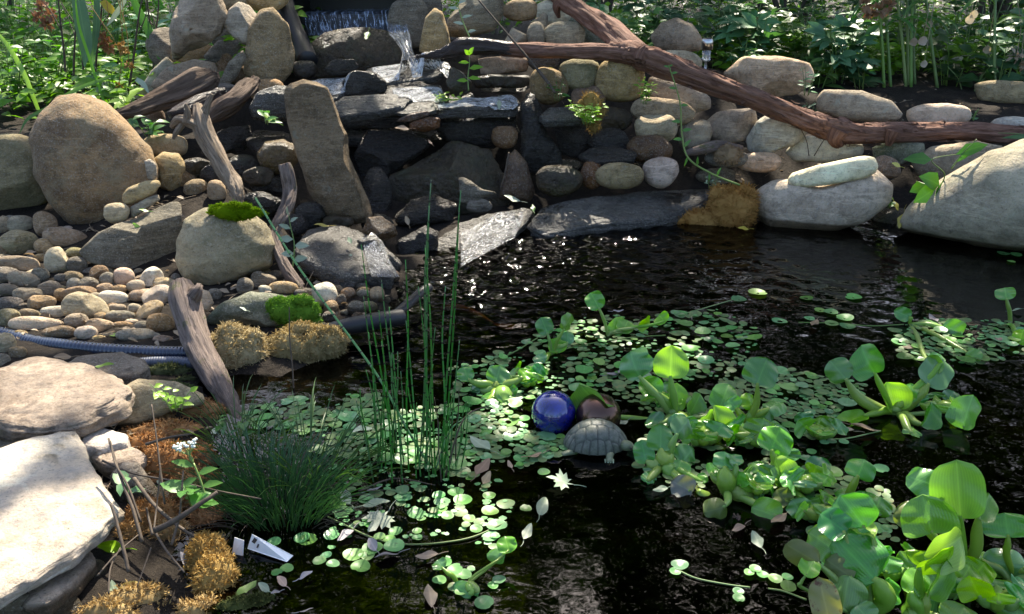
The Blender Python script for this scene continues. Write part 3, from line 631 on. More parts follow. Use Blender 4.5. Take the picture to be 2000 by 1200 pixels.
stone('purplish grey shard standing in front of the dark boulder', 'slate', [(893,345),(905,343),(945,372),(975,376),(940,388),(925,402),(900,396)], Y=4.42, T=.4, fac=3, p1=.6, group=K)
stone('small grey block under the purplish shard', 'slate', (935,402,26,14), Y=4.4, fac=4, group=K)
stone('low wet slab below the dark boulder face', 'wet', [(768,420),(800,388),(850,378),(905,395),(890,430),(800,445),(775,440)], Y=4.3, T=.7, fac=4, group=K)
slab('sunlit ledge slab slanting down to the water', 'wetgrey', [(815,500),(850,462),(900,436),(960,408),(1038,392),(1046,406),(1010,452),(940,492),(880,514),(830,518)], .1, .07, ys=[3.85,4.0,4.12,4.22,4.3,4.27,4.12,3.94,3.84,3.8], amp=.06, strata=.06, fac=4, group=K)
slab('long dark blue wet ledge along the far shore', 'wetgrey', [(1038,430),(1050,400),(1150,385),(1260,370),(1395,360),(1402,376),(1350,412),(1290,432),(1150,446),(1080,462)], .06, .11, ys=[4.12,4.32,4.45,4.55,4.62,4.55,4.38,4.28,4.18,4.08], amp=.05, strata=.04, group=K)
stone('wet rough bluish rock at the end of the gravel', 'wet', [(775,470),(830,440),(860,450),(850,490),(800,520),(775,510)], Y=3.95, T=.7, amp=.1, group=K)
slab('flat grey slab with fallen leaves under the standing slab', 'wetgrey', [(575,470),(600,440),(660,432),(710,448),(745,470),(775,520),(765,542),(720,530),(680,542),(620,520),(585,500)], .1, .09, ys=[3.55,3.75,3.85,3.8,3.7,3.45,3.36,3.38,3.32,3.4,3.45], amp=.05, group=K)
stone('dark purple chunk on the grey slab', 'rust', [(705,450),(720,425),(745,422),(772,440),(778,460),(755,472),(720,468)], Y=3.78, fac=5, group=K)
stone('rough wet lump where the stream leaves the grey slab', 'wetgrey', [(700,470),(730,455),(760,490),(790,520),(770,535),(735,525),(712,500)], Y=3.62, amp=.14, T=.7, group=K)
stone('bluish grey boulder left of the standing slab', 'wetgrey', [(487,210),(505,180),(540,168),(575,172),(585,205),(570,235),(520,240),(493,232)], Y=4.5, group=K)
stone('round mossy golden wet stone left of the standing slab', 'wetgold', [(502,300),(520,278),(555,272),(578,285),(585,310),(565,335),(535,342),(510,325)], Y=4.2, group=K)
slab('small dark wet slab over the golden stone', 'wet', [(475,268),(500,250),(560,255),(580,268),(560,285),(500,285)], .42, .05, group=K)
stone('black shiny wet rock behind the sunlit driftwood', 'wet', [(405,270),(450,248),(490,245),(496,275),(470,300),(420,305)], Y=4.45, fac=5, amp=.1, group=K)
stone('dark wet rock with glints under the golden stone', 'wet', [(485,350),(520,338),(555,350),(565,380),(530,385),(495,375)], Y=4.12, fac=4, group=K)
stone('flat dark rock beside the slender driftwood', 'wet', (527,402,32,20), Y=4.0, fac=3, group=K)
stone('dark stone in the wet hollow', 'wetbrown', (475,330,36,28), Y=4.3, group=K)
stone('tan round stone below the hanging driftwood', 'tan', E(1270,1120,55,62), Y=4.0)
stone('dark brown round stone left of the hanging driftwood', 'brown', E(1150,1110,70,60), Y=4.05)
stone('low tan stone beneath the moss boulder top', 'tan', (450,400,26,18), Y=4.05)
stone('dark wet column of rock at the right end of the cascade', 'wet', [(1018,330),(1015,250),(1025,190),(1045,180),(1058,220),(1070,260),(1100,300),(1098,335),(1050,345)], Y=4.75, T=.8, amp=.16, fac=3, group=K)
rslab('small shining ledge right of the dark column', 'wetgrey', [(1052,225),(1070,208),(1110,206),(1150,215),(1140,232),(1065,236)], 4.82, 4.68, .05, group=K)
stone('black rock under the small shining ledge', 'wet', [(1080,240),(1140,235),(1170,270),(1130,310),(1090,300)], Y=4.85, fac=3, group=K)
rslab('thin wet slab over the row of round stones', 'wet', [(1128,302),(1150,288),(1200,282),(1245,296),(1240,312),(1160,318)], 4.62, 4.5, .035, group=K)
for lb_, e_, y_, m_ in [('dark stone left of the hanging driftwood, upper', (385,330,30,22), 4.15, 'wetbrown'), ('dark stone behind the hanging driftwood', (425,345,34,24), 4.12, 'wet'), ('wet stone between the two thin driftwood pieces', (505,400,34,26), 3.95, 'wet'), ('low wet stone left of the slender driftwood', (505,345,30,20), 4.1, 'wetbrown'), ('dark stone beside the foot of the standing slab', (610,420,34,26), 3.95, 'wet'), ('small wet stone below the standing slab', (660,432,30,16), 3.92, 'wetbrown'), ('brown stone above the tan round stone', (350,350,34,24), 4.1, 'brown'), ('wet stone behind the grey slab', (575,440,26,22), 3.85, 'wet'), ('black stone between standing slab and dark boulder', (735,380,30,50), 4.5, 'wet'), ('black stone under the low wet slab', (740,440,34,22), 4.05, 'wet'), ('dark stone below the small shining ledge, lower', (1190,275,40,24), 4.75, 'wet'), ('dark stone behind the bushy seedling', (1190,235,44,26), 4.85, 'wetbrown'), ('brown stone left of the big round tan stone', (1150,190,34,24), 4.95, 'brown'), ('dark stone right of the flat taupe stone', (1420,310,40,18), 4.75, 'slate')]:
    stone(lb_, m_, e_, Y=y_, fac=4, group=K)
# right side of the fall
stone('tan pointed stone standing right of the water curtain', 'tan', [(817,100),(822,70),(832,38),(850,17),(866,28),(877,65),(880,95),(850,112)], Y=5.4, p1=.7)
stone('dark purple rock with a pale edge behind the leafy shoot', 'slate', [(865,55),(885,15),(910,-20),(985,-15),(983,30),(965,60),(905,74),(870,70)], Y=5.6, fac=4, group=B)
stone('dark rock beside the spillway', 'slate', (835,8,30,26), Y=5.9)
stone('rounded tan stone topmost in the heap right of the fall', 'tan', (1017,20,36,21), Y=5.75)
stone('whitish stone under the raised end of the log', 'white', (1080,26,36,25), Y=5.75)
stone('small upright grey stone in the heap right of the fall', 'grey', (1047,68,18,24), Y=5.45)
stone('round two coloured stone in the heap right of the fall', 'grey', (1104,72,40,30), Y=5.45)
stone('angular grey stone behind the dry stalk', 'taupe', [(985,82),(1000,55),(1028,68),(1030,80),(1010,92)], Y=5.45, fac=3)
stone('small triangular stone between the heaped stones', 'grey', [(1035,50),(1060,22),(1070,30),(1070,60),(1045,62)], Y=5.6, fac=3)
stone('long greenish boulder behind the raised log', 'greenstone', [(1095,40),(1130,18),(1185,40),(1235,80),(1225,100),(1150,100)], Y=5.95, group=B)
stone('brown stone under the log, left of the round one', 'brown', (1072,168,38,36), Y=5.0)
stone('round speckled stone under the middle of the log', 'olive', (1131,145,39,30), Y=5.02)
stone('big round tan stone under the fork of the log', 'tan', (1212,156,47,45), Y=4.98, group=B)
stone('bluish flat stone under the left log branch', 'wetgrey', (1062,120,32,18), Y=5.2)
stone('big grey tan stone under the thick part of the log', 'taupe', [(1255,180),(1268,150),(1340,158),(1386,190),(1388,212),(1350,225),(1290,202)], Y=5.0, group=B)
stone('oval tan stone below the grey tan stone', 'tan', (1294,217,62,25,6), Y=4.85)
stone('rounded rough stone under the oval tan stone', 'tan', (1281,251,42,29), Y=4.76, fac=2)
stone('flat taupe stone behind the thin green shoot', 'taupe', (1355,265,34,32), Y=4.85)
stone('wet dark red stone under the rough stone', 'rust', (1268,292,44,28), Y=4.66)
stone('wet olive stone at the left of the shoreline row', 'wetbrown', (1090,353,46,31), Y=4.45)
stone('rust coloured stone wedged in the shoreline row', 'rust', (1156,342,22,27), Y=4.52)
stone('pale tan oval stone in the middle of the shoreline row', 'tan', (1210,344,48,26), Y=4.46)
stone('roundish pinkish stone ending the shoreline row', 'pink', (1291,336,36,30), Y=4.5)
stone('tan boulder half sunk in soil beside the solar lamp', 'tan', [(1270,72),(1290,45),(1320,36),(1350,48),(1372,75),(1368,98),(1330,106),(1285,98)], Y=6.1, group=B)
stone('grey stone behind the log beside the solar lamp', 'grey', (1318,126,54,26), Y=5.55)
stone('brown grey block below the log, right of the green shoot', 'taupe', [(1365,245),(1400,218),(1470,212),(1480,240),(1455,275),(1410,282),(1370,265)], Y=4.95, fac=2)
stone('whitish angular stone below the log', 'white', [(1456,272),(1480,235),(1510,220),(1565,240),(1577,258),(1550,285),(1500,300),(1465,298)], Y=4.85, fac=3, group=B)
stone('low pinkish stone below the whitish angular stone', 'pink', (1482,317,46,20), Y=4.75)
stone('flat pale slab under the log by the cream stone', 'white', [(1535,300),(1565,265),(1640,268),(1692,285),(1698,305),(1640,318),(1560,316)], Y=4.8, fac=2)
stone('jagged pinkish white rock on the soil above the log', 'pink', [(1405,145),(1440,112),(1530,112),(1575,125),(1590,150),(1560,185),(1520,193),(1460,184)], Y=5.7, fac=4, group=B)
stone('long brownish stone behind the bend of the log', 'taupe', [(1597,192),(1608,175),(1680,178),(1740,200),(1760,225),(1740,240),(1660,236),(1600,216)], Y=5.2, group=B)
stone('rounded pinkish stone behind the right part of the log', 'pink', (1832,226,56,24), Y=5.15)
stone('small pale stone behind the log at the right edge', 'white', (1975,243,36,15), Y=5.15)
stone('flat tan stone on the soil at the right edge', 'tan', [(1907,165),(1930,157),(1990,160),(2045,170),(2040,200),(1970,206),(1920,196)], Y=5.9, group=B)
stone('smooth cream stone lying on top of a bigger rock', 'cream', [(1541,352),(1550,338),(1600,322),(1680,305),(1702,308),(1709,322),(1706,336),(1690,348),(1620,362),(1560,368),(1545,362)], Y=4.27, p1=.6, amp=.02, group=B)
stone('broad taupe rock at the waterline carrying the cream stone', 'pink', [(1478,372),(1510,352),(1600,342),(1700,332),(1738,365),(1726,400),(1690,432),(1640,452),(1500,450),(1480,412)], Y=4.33, T=.9, p1=.68, group=B, top=[(0,1,.35,.66)])
stone('greenish stone under the right part of the log', 'greenstone', [(1705,288),(1740,275),(1800,280),(1802,300),(1760,322),(1712,312)], Y=4.8)
stone('small brown stone right of the cream stone', 'brown', (1731,327,28,20,15), Y=4.62)
stone('low taupe boulder behind the big right boulder', 'taupe', [(1785,312),(1820,287),(1900,276),(1950,288),(1905,330),(1850,357),(1800,345)], Y=4.7, group=B)
stone('huge pale boulder at the right edge of the pond', 'boulderpale', [(1768,448),(1800,395),(1860,345),(1930,295),(1990,276),(2080,270),(2140,300),(2160,495),(1990,492),(1880,474)], Y=3.98, T=.8, p1=.85, amp=.035, sub=5, group=B)
stone('dark low rock between the cream stone rock and the boulder', 'wetbrown', (1745,435,40,30), Y=4.4)
for e_, lb in (((1400,345,40,16), 'flat dark stone behind the orange moss on the right bank'), ((1450,300,28,12), 'low dark stone on the right bank soil')):
    stone(lb, 'slate', e_)
# front left
slab('brownish layered flagstone above the big pale slab', 'slab2', [(-60,735),(20,705),(80,695),(170,708),(230,730),(262,755),(240,780),(150,815),(60,825),(-60,815)], .16, .075, tilt=(0,-.06), amp=.06, strata=.05, group=B)
slab('smooth grey slab behind the brownish flagstone', 'slate', [(110,715),(150,690),(240,683),(285,698),(292,712),(270,728),(200,735)], .13, .06, group=B)
stone('grey stone with a moss patch beside the leaning driftwood', 'grey', [(208,825),(240,760),(270,740),(340,745),(392,770),(395,792),(330,805),(260,838)], T=.6, p1=.7, group=B)
slab('big pale flat slab shining in the sun at bottom left', 'slab', [(-120,920),(0,872),(70,850),(150,838),(175,892),(200,935),(240,985),(205,1015),(150,1065),(60,1115),(-120,1215)], .13, .05, tilt=(.02,-.03), amp=.03, strata=.02, freq=9, group=B)
slab('layered broken edge stone under the big pale slab', 'slab2', [(40,1180),(70,1110),(130,1075),(175,1065),(186,1085),(150,1130),(90,1172)], .06, .05, group=B)
slab('second layer of stone under the brownish flagstone', 'slab2', [(-60,845),(40,835),(150,832),(200,820),(190,850),(90,858),(-40,880)], .08, .05, group=B)
slab('white sunlit stone between the slab and the orange moss', 'slab', [(150,838),(200,830),(250,845),(248,862),(190,875),(160,870)], .09, .06, group=B)
slab('small pale stone right of the big slab', 'slab2', [(175,885),(200,870),(260,868),(290,885),(270,905),(200,905)], .07, .05, group=B)
stone('dark greenish stone by the dry stalks', 'slate', [(215,930),(240,905),(265,903),(310,960),(312,985),(240,985)], T=.7, group=B)
stone('round grey pebble under the flagstone at the left edge', 'grey', (21,852,21,19))
stone('jagged grey rock at the bottom left corner', 'slate', [(-30,1170),(60,1160),(120,1150),(155,1180),(150,1230),(-30,1240)], T=.6, fac=4, group=B)
stone('rock buried in the soil in front of the big slab', 'slate', (170,1120,40,28), T=.6, fac=3)
# pebbles of the gravel bed: (x, y, rx, ry, rot, colour) in the 3x view of that corner
PB = [(20,120,35,55,0,'t'),(120,115,75,50,0,'g'),(265,115,65,75,0,'t'),(110,225,105,75,10,'o'),(258,245,58,45,0,'t'),(380,195,120,60,10,'t'),(15,275,25,40,0,'b'),(335,330,75,75,0,'g'),
 (430,285,60,35,0,'o'),(245,312,60,25,0,'t'),(110,345,120,42,5,'g'),(140,440,90,48,15,'g'),(235,415,50,45,20,'s'),(45,410,70,45,0,'s'),(450,360,60,55,0,'s'),(430,420,60,32,0,'b'),(290,490,65,45,0,'g'),
 (360,530,45,40,0,'b'),(435,470,45,40,0,'g'),(520,470,60,45,0,'s'),(580,410,55,55,0,'b'),(630,440,45,45,0,'s'),(725,425,60,55,0,'p'),(890,430,70,58,-35,'w'),(795,480,55,40,0,'g'),(615,490,50,30,0,'t'),
 (50,505,65,40,10,'s'),(165,530,85,45,0,'g'),(60,580,75,40,0,'s'),(235,575,85,45,0,'t'),(460,520,100,42,-8,'b'),(500,600,130,78,5,'g'),(660,550,85,45,0,'w'),(700,495,45,25,0,'t'),(810,535,55,35,0,'t'),
 (920,535,90,60,-25,'p'),(960,460,65,35,0,'t'),(340,630,95,36,0,'w'),(45,670,70,60,0,'o'),(210,700,150,45,0,'p'),(345,745,100,35,0,'b'),(450,680,65,45,0,'g'),(505,750,65,40,0,'p'),(590,715,85,45,0,'t'),
 (705,655,85,35,0,'s'),(685,610,50,30,0,'g'),(790,610,40,30,0,'g'),(875,620,85,48,-30,'t'),(940,695,80,55,0,'b'),(715,715,70,30,0,'b'),(775,695,45,25,0,'p'),(800,765,110,40,0,'g'),(590,785,50,20,0,'t'),
 (30,820,60,65,0,'o'),(105,870,50,40,0,'b'),(0,920,60,45,0,'s'),(1435,480,50,50,0,'s'),(1260,525,40,35,0,'s'),(1030,435,32,32,0,'s'),(170,640,60,30,0,'b'),(590,655,35,25,0,'t'),(840,710,50,28,0,'s'),
 (955,790,60,25,0,'p'),(360,430,40,25,0,'s'),(150,600,40,22,0,'s'),(280,650,40,25,0,'b'),(120,760,40,25,0,'t'),(640,770,40,22,0,'s'),(660,600,40,25,0,'b'),(560,540,40,25,0,'g'),(900,770,40,22,0,'g')]
PB += [(x+1500, y, a, b, r_, c_) for x, y, a, b, r_, c_ in [(40,440,75,50,0,'s'),(160,490,90,40,0,'t'),(50,500,38,28,0,'w'),(400,530,78,76,-20,'w'),(540,530,45,45,0,'b'),(630,530,50,30,0,'g'),(590,610,55,48,0,'s'),
 (710,530,45,50,0,'t'),(440,610,45,50,0,'b'),(500,570,30,45,0,'s'),(600,655,38,24,0,'t'),(520,632,26,18,0,'w'),(660,600,50,35,0,'o'),(805,420,42,35,0,'b'),(430,660,45,40,0,'s'),(30,400,60,35,0,'b'),(690,650,35,20,0,'b'),(260,520,40,25,0,'s'),(120,420,50,35,0,'s'),(480,500,35,30,0,'b'),(760,560,30,22,0,'s')]]
CN = dict(t=('tan', 'tan'), g=('grey', 'grey'), o=('olive', 'olive'), b=('brown', 'brown'), s=('dark grey', 'slate'), p=('pinkish', 'pink'), w=('pale', 'white'))
LM = [((190,330), 'the egg shaped boulder'), ((20,430), 'the left edge boulder'), ((260,480), 'the dark angular rock'), ((440,490), 'the mossy olive boulder'), ((360,640), 'the leaning driftwood'), ((150,680), 'the blue hose'),
      ((575,605), 'the green moss cushion'), ((680,490), 'the flat grey slab'), ((710,630), 'the black liner edge'), ((590,540), 'the slender driftwood'), ((450,670), 'the orange moss mound')]
def near(px, py, lm=LM):
    k = sorted(lm, key=lambda q: math.hypot(q[0][0]-px, (q[0][1]-py)*1.2)); (x, y), n_ = k[0]
    rel = 'left of' if px < x-40 else 'right of' if px > x+40 else 'in front of' if py > y+18 else 'behind' if py < y-18 else 'close to'
    return rel+' '+n_, k[1][1]
SEEN = {}
def uniq(base, alts):
    for a in [base]+alts:
        if a not in SEEN: SEEN[a] = 1; return a
    SEEN[alts[-1]] += 1; return alts[-1]
PG = 'pebbles of the gravel bed'
for x, y, a, b, r_, c_ in PB:
    px, py = x/3, 400+y/3; nm, mt = CN[c_]; s = (a*b)**.5
    sz = 'big' if s > 62 else 'middling' if s > 45 else 'small'; asp = max(a, b)/min(a, b); shp = 'round' if asp < 1.3 else 'oval' if asp < 2 else 'long'
    w1, w2 = near(px, py)
    lb = uniq(f'{sz} {shp} {nm} pebble {w1}', [f'{sz} {shp} {nm} pebble {w1}, towards {w2}', f'{sz} {shp} {nm} pebble {w1}, half covered by its neighbours', f'{sz} {shp} {nm} pebble {w1}, touching a lighter one', f'{sz} {shp} {nm} pebble {w1}, touching a darker one'])
    stone(lb, mt, (px, py, a/3*.99, b/3*1.03, r_), T=.85, group=PG, cat='pebble', name='pebble', p1=.9, amp=rnd(.02, .06), fac=random.choice([0, 1, 2, 4]), sub=4 if s > 60 else 3)
# small stones filling the gaps low between them
def inpoly(px, py, P):
    c = False
    for i in range(len(P)):
        (ax, ay), (bx, by) = P[i], P[i-1]
        if (ay > py) != (by > py) and px < (bx-ax)*(py-ay)/(by-ay)+ax: c = not c
    return c
BED = [(0,430),(130,440),(180,520),(340,540),(360,640),(340,665),(150,668),(0,650)]; BED2 = [(470,545),(600,545),(740,560),(770,600),(640,625),(560,570)]
k = 0; PX = []
while k < 70:
    bed = BED if k < 52 else BED2
    px, py = rnd(0, 780), rnd(430, 670)
    if not inpoly(px, py, bed): continue
    nm, mt = CN[random.choice('tgbsspo')]; w1, w2 = near(px, py); a = rnd(9, 17); k += 1
    w1 = w1.replace('in front of', 'before'); lb = uniq(f'little {nm} pebble deep in a gap {w1}', [f'little {nm} pebble in a gap {w1}, towards {w2}', f'little {nm} pebble wedged between bigger ones {w1}', f'little {nm} pebble almost hidden {w1}'])
    b = hit(px, py); stone(lb, mt, (px, py, a*rnd(1, 1.4), a*rnd(.7, 1), rnd(-30, 30)), Y=b.y+.02, group=PG, cat='pebble', name='pebble', p1=.9, amp=.04, sub=3)
# ------------------------------------------------------------------ driftwood and the log
def wood(name, label, mat, pts, cat='driftwood', ns=40, n=13, amp=.17, ridges=3, seed=0, extra=()):
    """pts: (px, py, Y, radius in px); extra: side branches of the same piece of wood"""
    b = MB()
    for q in [pts]+list(extra):
        P = [at_y(x, y, yy) for x, y, yy, r in q]; b.tube(P, [r*(.84 if cat == 'driftwood' else 1)*dist(p)/F for p, (_, _, _, r) in zip(P, q)], ns, n, amp=amp, ridges=ridges, seed=seed)
    return tag(b.build(name, M[mat]), label, cat)
log_main = [(2060,266,4.95,16),(1990,263,4.9,19),(1870,258,4.86,21),(1760,260,4.78,23),(1680,262,4.7,25),(1635,256,4.66,30),(1590,240,4.68,26),(1520,212,4.7,24),(1430,178,4.74,24),(1350,148,4.78,27),(1290,126,4.84,31),(1240,107,4.9,28),(1190,98,4.95,20)]
log_main = [(a, b_, c_, r*.82) for a, b_, c_, r in log_main]
lg = wood('fallen_log', 'long forked reddish brown log lying across the stones of the right bank', 'log', log_main, cat='log', amp=.2, seed=3,
     extra=[[(1275,124,4.84,16),(1235,100,5.0,24),(1195,66,5.2,22),(1150,32,5.4,19),(1105,2,5.6,17),(1070,-22,5.75,15)],
            [(1640,285,4.64,7),(1632,270,4.62,14),(1640,255,4.62,20)],[(1735,285,4.7,5),(1740,268,4.7,12),(1745,255,4.7,15)],[(1092,35,5.62,3),(1088,14,5.6,8),(1100,2,5.6,12)],
            [(1262,92,4.85,8),(1254,102,4.85,14),(1250,115,4.85,16)]])
fl = MB(); random.seed(4); LQ = [(Vector(q[:3]), q[3]) for q in crom([tuple(at_y(x, y, yy))+(r*dist(at_y(x, y, yy))/F,) for x, y, yy, r in log_main], 12)]
for _ in range(150):                                 # strips of loose bark lying along the log
    i = random.randrange(2, len(LQ)-8); a = rnd(0, 6.28); P = []
    for q in range(4):
        p, r = LQ[min(i+q*random.choice([1, 2]), len(LQ)-1)]; t = (LQ[min(i+q+1, len(LQ)-1)][0]-p).normalized(); u = t.cross(Vector((0, 0, 1))).normalized(); v_ = u.cross(t); nn_ = u*math.cos(a)+v_*math.sin(a); P.append(p+nn_*r*(1.03+.06*random.random()+(.12 if q in (0, 3) else 0)))
    fl.blade(P, [.004, rnd(.008, .022), rnd(.008, .02), .003], nn_, 3)
fl.build('loose_bark', M['log'], lg)
lg2 = MB(); P_ = [(1250,112,4.9,22),(1190,103,4.92,19),(1110,101,4.98,16),(1030,99,5.02,15),(980,95,5.05,15)]
P = [at_y(a, b, c) for a, b, c, r in P_]; lg2.tube(P, [r[3]*.88*dist(p)/F for p, r in zip(P, P_)], 36, 12, amp=.15, ridges=3, seed=5)
lg2.build('branch', M['log'], lg)
lg3 = MB(); P_ = [(1000,97,5.04,14),(950,90,5.05,17),(905,92,5.08,18),(870,103,5.1,12),(825,110,5.12,5),(800,113,5.13,2)]
P = [at_y(a, b, c) for a, b, c, r in P_]; lg3.tube(P, [r[3]*.88*dist(p)/F for p, r in zip(P, P_)], 36, 12, amp=.2, ridges=3, seed=8)
o_ = lg3.build('wet_tip', M['logwet'], lg); o_['label'] = 'dark wet pointed end of the left branch'
wood('driftwood', 'sunlit pale driftwood hanging down to the mossy boulder, knobby at its top', 'drift', [(385,205,4.05,9),(392,235,4.0,20),(403,268,3.96,23),(425,305,3.9,21),(447,345,3.84,20),(462,375,3.78,16),(467,405,3.74,9),(468,422,3.72,4)], seed=11, ridges=4,
     extra=[[(392,240,4.0,13),(402,212,4.02,9),(411,192,4.03,6),(414,184,4.03,3)],[(395,250,3.98,16),(372,238,3.98,14),(352,235,4.0,11),(335,248,4.02,6)],[(365,240,3.97,9),(366,218,3.97,7),(362,203,3.97,3)],[(360,238,4,8),(345,258,3.98,7),(338,272,3.97,3)]], amp=.2)
wood('driftwood', 'dark knotted driftwood behind the sunlit one', 'driftdark', [(405,232,4.4,12),(430,214,4.45,22),(458,197,4.5,24),(480,175,4.6,22),(498,158,4.7,12)], seed=14, amp=.22)
wood('bark_shard', 'long flat shard of brown bark left of the forked driftwood', 'driftdark', [(215,226,4.3,4),(255,218,4.4,14),(300,202,4.5,18),(350,182,4.6,22),(395,160,4.7,24),(420,148,4.8,10)], seed=17, amp=.25, cat='bark')
wood('driftwood', 'dark wet splinter of wood under the bark shard', 'logwet', [(330,225,4.35,8),(375,208,4.45,16),(415,190,4.55,16),(440,178,4.6,8)], seed=18, amp=.25)
wood('driftwood', 'slender upright driftwood standing below the round golden stone', 'driftgrey', [(556,322,3.72,15),(562,345,3.7,15),(566,372,3.68,15),(560,402,3.62,16),(545,432,3.56,13),(534,462,3.5,12),(545,497,3.44,13),(562,530,3.38,13),(580,556,3.33,13),(591,578,3.29,10)], seed=21, amp=.2)
wood('driftwood', 'thick grey driftwood leaning with its broken end over the water', 'driftgrey', [(352,553,2.86,22),(358,580,2.82,34),(368,620,2.76,35),(380,655,2.7,31),(398,695,2.62,29),(420,735,2.54,29),(440,775,2.45,24),(458,805,2.38,17),(474,832,2.31,8)], seed=25, amp=.15, ns=36,
     extra=[[(372,585,2.8,20),(385,568,2.8,14),(390,556,2.82,6)]])
wood('driftwood', 'short greyish branch lying by the moss on the right bank', 'driftgrey', [(1338,300,4.7,6),(1370,292,4.72,10),(1405,285,4.74,12),(1450,290,4.76,6)], seed=27)
# ------------------------------------------------------------------ moss
def moss(label, mat, ell, Y=None, n=900,  ln=.022, lump=.5, name='moss_clump', wid=.004, cat='moss', T=.6):
    """cushion of moss: a lumpy body covered with short curled strands; ell: list of (cx, cy, rx, ry) px"""
    n = int(n*1.5); b = MB(); ell = list(ell); main = list(ell); sr_ = random.Random(int(ell[0][0]))
    for cx, cy, rx, ry in main:                     # ragged fringe: small tufts round each cushion
        for _ in range(5):
            a = sr_.uniform(0, 6.28); q = sr_.uniform(.22, .4); ell.append((cx+rx*.95*math.cos(a), cy+ry*.9*math.sin(a)+ry*.1, rx*q, ry*q))
    tot = sum(e[2]*e[3] for e in ell)
    for cx, cy, rx, ry in ell:
        yy = Y or hit(cx, cy+ry*.6).y+rx*.2*2.5/F; o = at_y(cx, cy, yy); sc = dist(o)/F
        ez = (CAM-o).normalized(); ex = RT; ex = (ex-ez*ex.dot(ez)).normalized(); ey = ez.cross(ex)
        th = np.linspace(-math.pi, math.pi, 61)[:-1]; rad = np.array([1/math.sqrt((math.cos(t)/rx)**2+(math.sin(t)/ry)**2) for t in th])*sc*.93
        V, Fc = stone_mesh(o, ex, ey, ez, th, rad, min(rx, ry)*T*sc, p1=.9, p2=1, amp=.16, seed=int(cx+cy), sub=4, freq=6); b.add(V, Fc)
        VV = [Vector(v) for v in V]
        for _ in range(int(n*rx*ry/tot)):
            f = random.choice(Fc); u = [random.random() for _ in range(3)]; s = sum(u); p = sum((VV[i]*(q/s) for i, q in zip(f, u)), Vector())
            nn = (p-o).normalized(); d1 = (nn+jit(.75)+Vector((0, 0, .15))).normalized(); L = ln*rnd(.5, 1.3)
            q1 = p+d1*L*.4+jit(L*.3); q2 = q1+(d1*.4+jit(1.)).normalized()*L*.5; sd_ = d1.orthogonal().normalized(); sd_ = Quaternion(d1, rnd(0, 6.28))@sd_; wv = wid*rnd(.4, .9)
            b.add([p-sd_*wv*.5, p+sd_*wv*.5, q1-sd_*wv*.6, q1+sd_*wv*.6, q2], [(0, 1, 3, 2), (2, 3, 4)], [(0, 0), (1, 0), (0, .5), (1, .5), (.5, 1)])
    return tag(b.build(name, M[mat]), label, cat)
moss('golden moss mound on the pond edge beside the leaning driftwood', 'mosstan', [(465,690,68,50)], Y=2.72, n=5200, T=.85, ln=.018)
moss('golden brown moss mound overhanging the water left of the black liner', 'mosstan', [(598,680,75,46),(640,672,34,32)], Y=2.78, n=6000, T=.85, ln=.018)
moss('bright green moss cushion on the greenish rock', 'mossgreen', [(575,608,52,28),(545,600,30,16)], Y=2.98, n=5200, ln=.012, wid=.003)
moss('thin green moss on top of the olive boulder', 'mossgreen', [(462,414,46,16),(430,410,24,10)], Y=3.36, n=2600, ln=.012, wid=.003)
moss('orange brown moss hanging to the water left of the cream stone', 'mossorange', [(1430,408,50,46),(1370,430,50,20),(1320,444,34,9)], Y=4.36, n=4200, ln=.03)
moss('small orange moss tuft beside the bushy seedling', 'mossorange', [(1155,212,22,34)], Y=4.7, n=700, ln=.03)
moss('little straw coloured moss patch by the grey branch', 'mosstan', [(1420,303,26,18)], Y=4.7, n=600)
moss('orange moss behind the white flower head', 'mossorange', [(335,850,80,26),(290,870,45,22),(395,800,40,18)], n=2600, ln=.018)
moss('orange moss on the soil around the dry stalks', 'mossorange', [(330,905,55,40),(300,1010,50,35),(380,960,45,45)], n=3400, ln=.018)
moss('orange moss clump sloping to the water near the white plastic', 'mossorange', [(405,1085,38,38),(420,1130,40,44)], n=2800, ln=.016)
moss('brown moss at the bottom edge, under the dry stalks', 'mossorange', [(270,1175,60,30),(210,1195,50,22),(400,1195,50,24)], n=2400, ln=.016)
moss('dull green moss at the water near the bottom edge', 'mossdark', [(500,1190,80,26)], n=3000, ln=.010)
moss('green moss patch on the grey stone beside the driftwood', 'mossdark', [(330,762,40,18),(350,775,34,14)], Y=2.36, n=1500, ln=.010)
moss('dull moss in the shade under the grey hose end', 'mossdark', [(335,728,50,16)], n=1200, ln=.014)
moss('golden moss spilling between the slab and the dry stalks', 'mossorange', [(262,1040,26,22),(330,1040,34,20)], n=1800, ln=.018)
moss('golden moss along the waterline left of the rush tuft', 'mossorange', [(405,1010,26,30),(395,900,26,26)], n=1800, ln=.018)
moss('ragged orange moss left of the leaning driftwood foot', 'mossorange', [(300,812,34,16),(420,805,22,14)], n=1200, ln=.016)
# ------------------------------------------------------------------ hose, liner, spillway, falling water
def hose(name, label, mat, pts, rpx, rib=True, cat='hose'):
    P = crom([tuple(at_y(x, y, yy)) for x, y, yy in pts], 44 if rib else 10); k = dist(Vector(P[0]))/F
    rad = [rpx*k*(1.035 if (i//2) % 2 else .97) if rib else rpx*k for i in range(len(P))]
    b = MB(); b.tube(P, rad, 16, 1); return tag(b.build(name, M[mat]), label, cat)
hose('hose', 'ribbed blue hose running along the front of the gravel bed', 'hose', [(-60,640,2.85),(0,652,2.8),(60,668,2.76),(120,676,2.73),(200,684,2.71),(290,689,2.7),(370,690,2.7),(430,684,2.72)], 13.5)
hose('hose', 'grey hose end showing beneath the blue one', 'hosegrey', [(250,712,2.62),(300,708,2.63),(360,708,2.63),(420,716,2.62)], 11)
hose('pond_liner', 'rolled edge of black pond liner beside the moss mound', 'liner', [(600,672,2.86),(645,648,2.88),(700,634,2.9),(755,624,2.94),(785,620,2.98)], 17, False, 'liner')
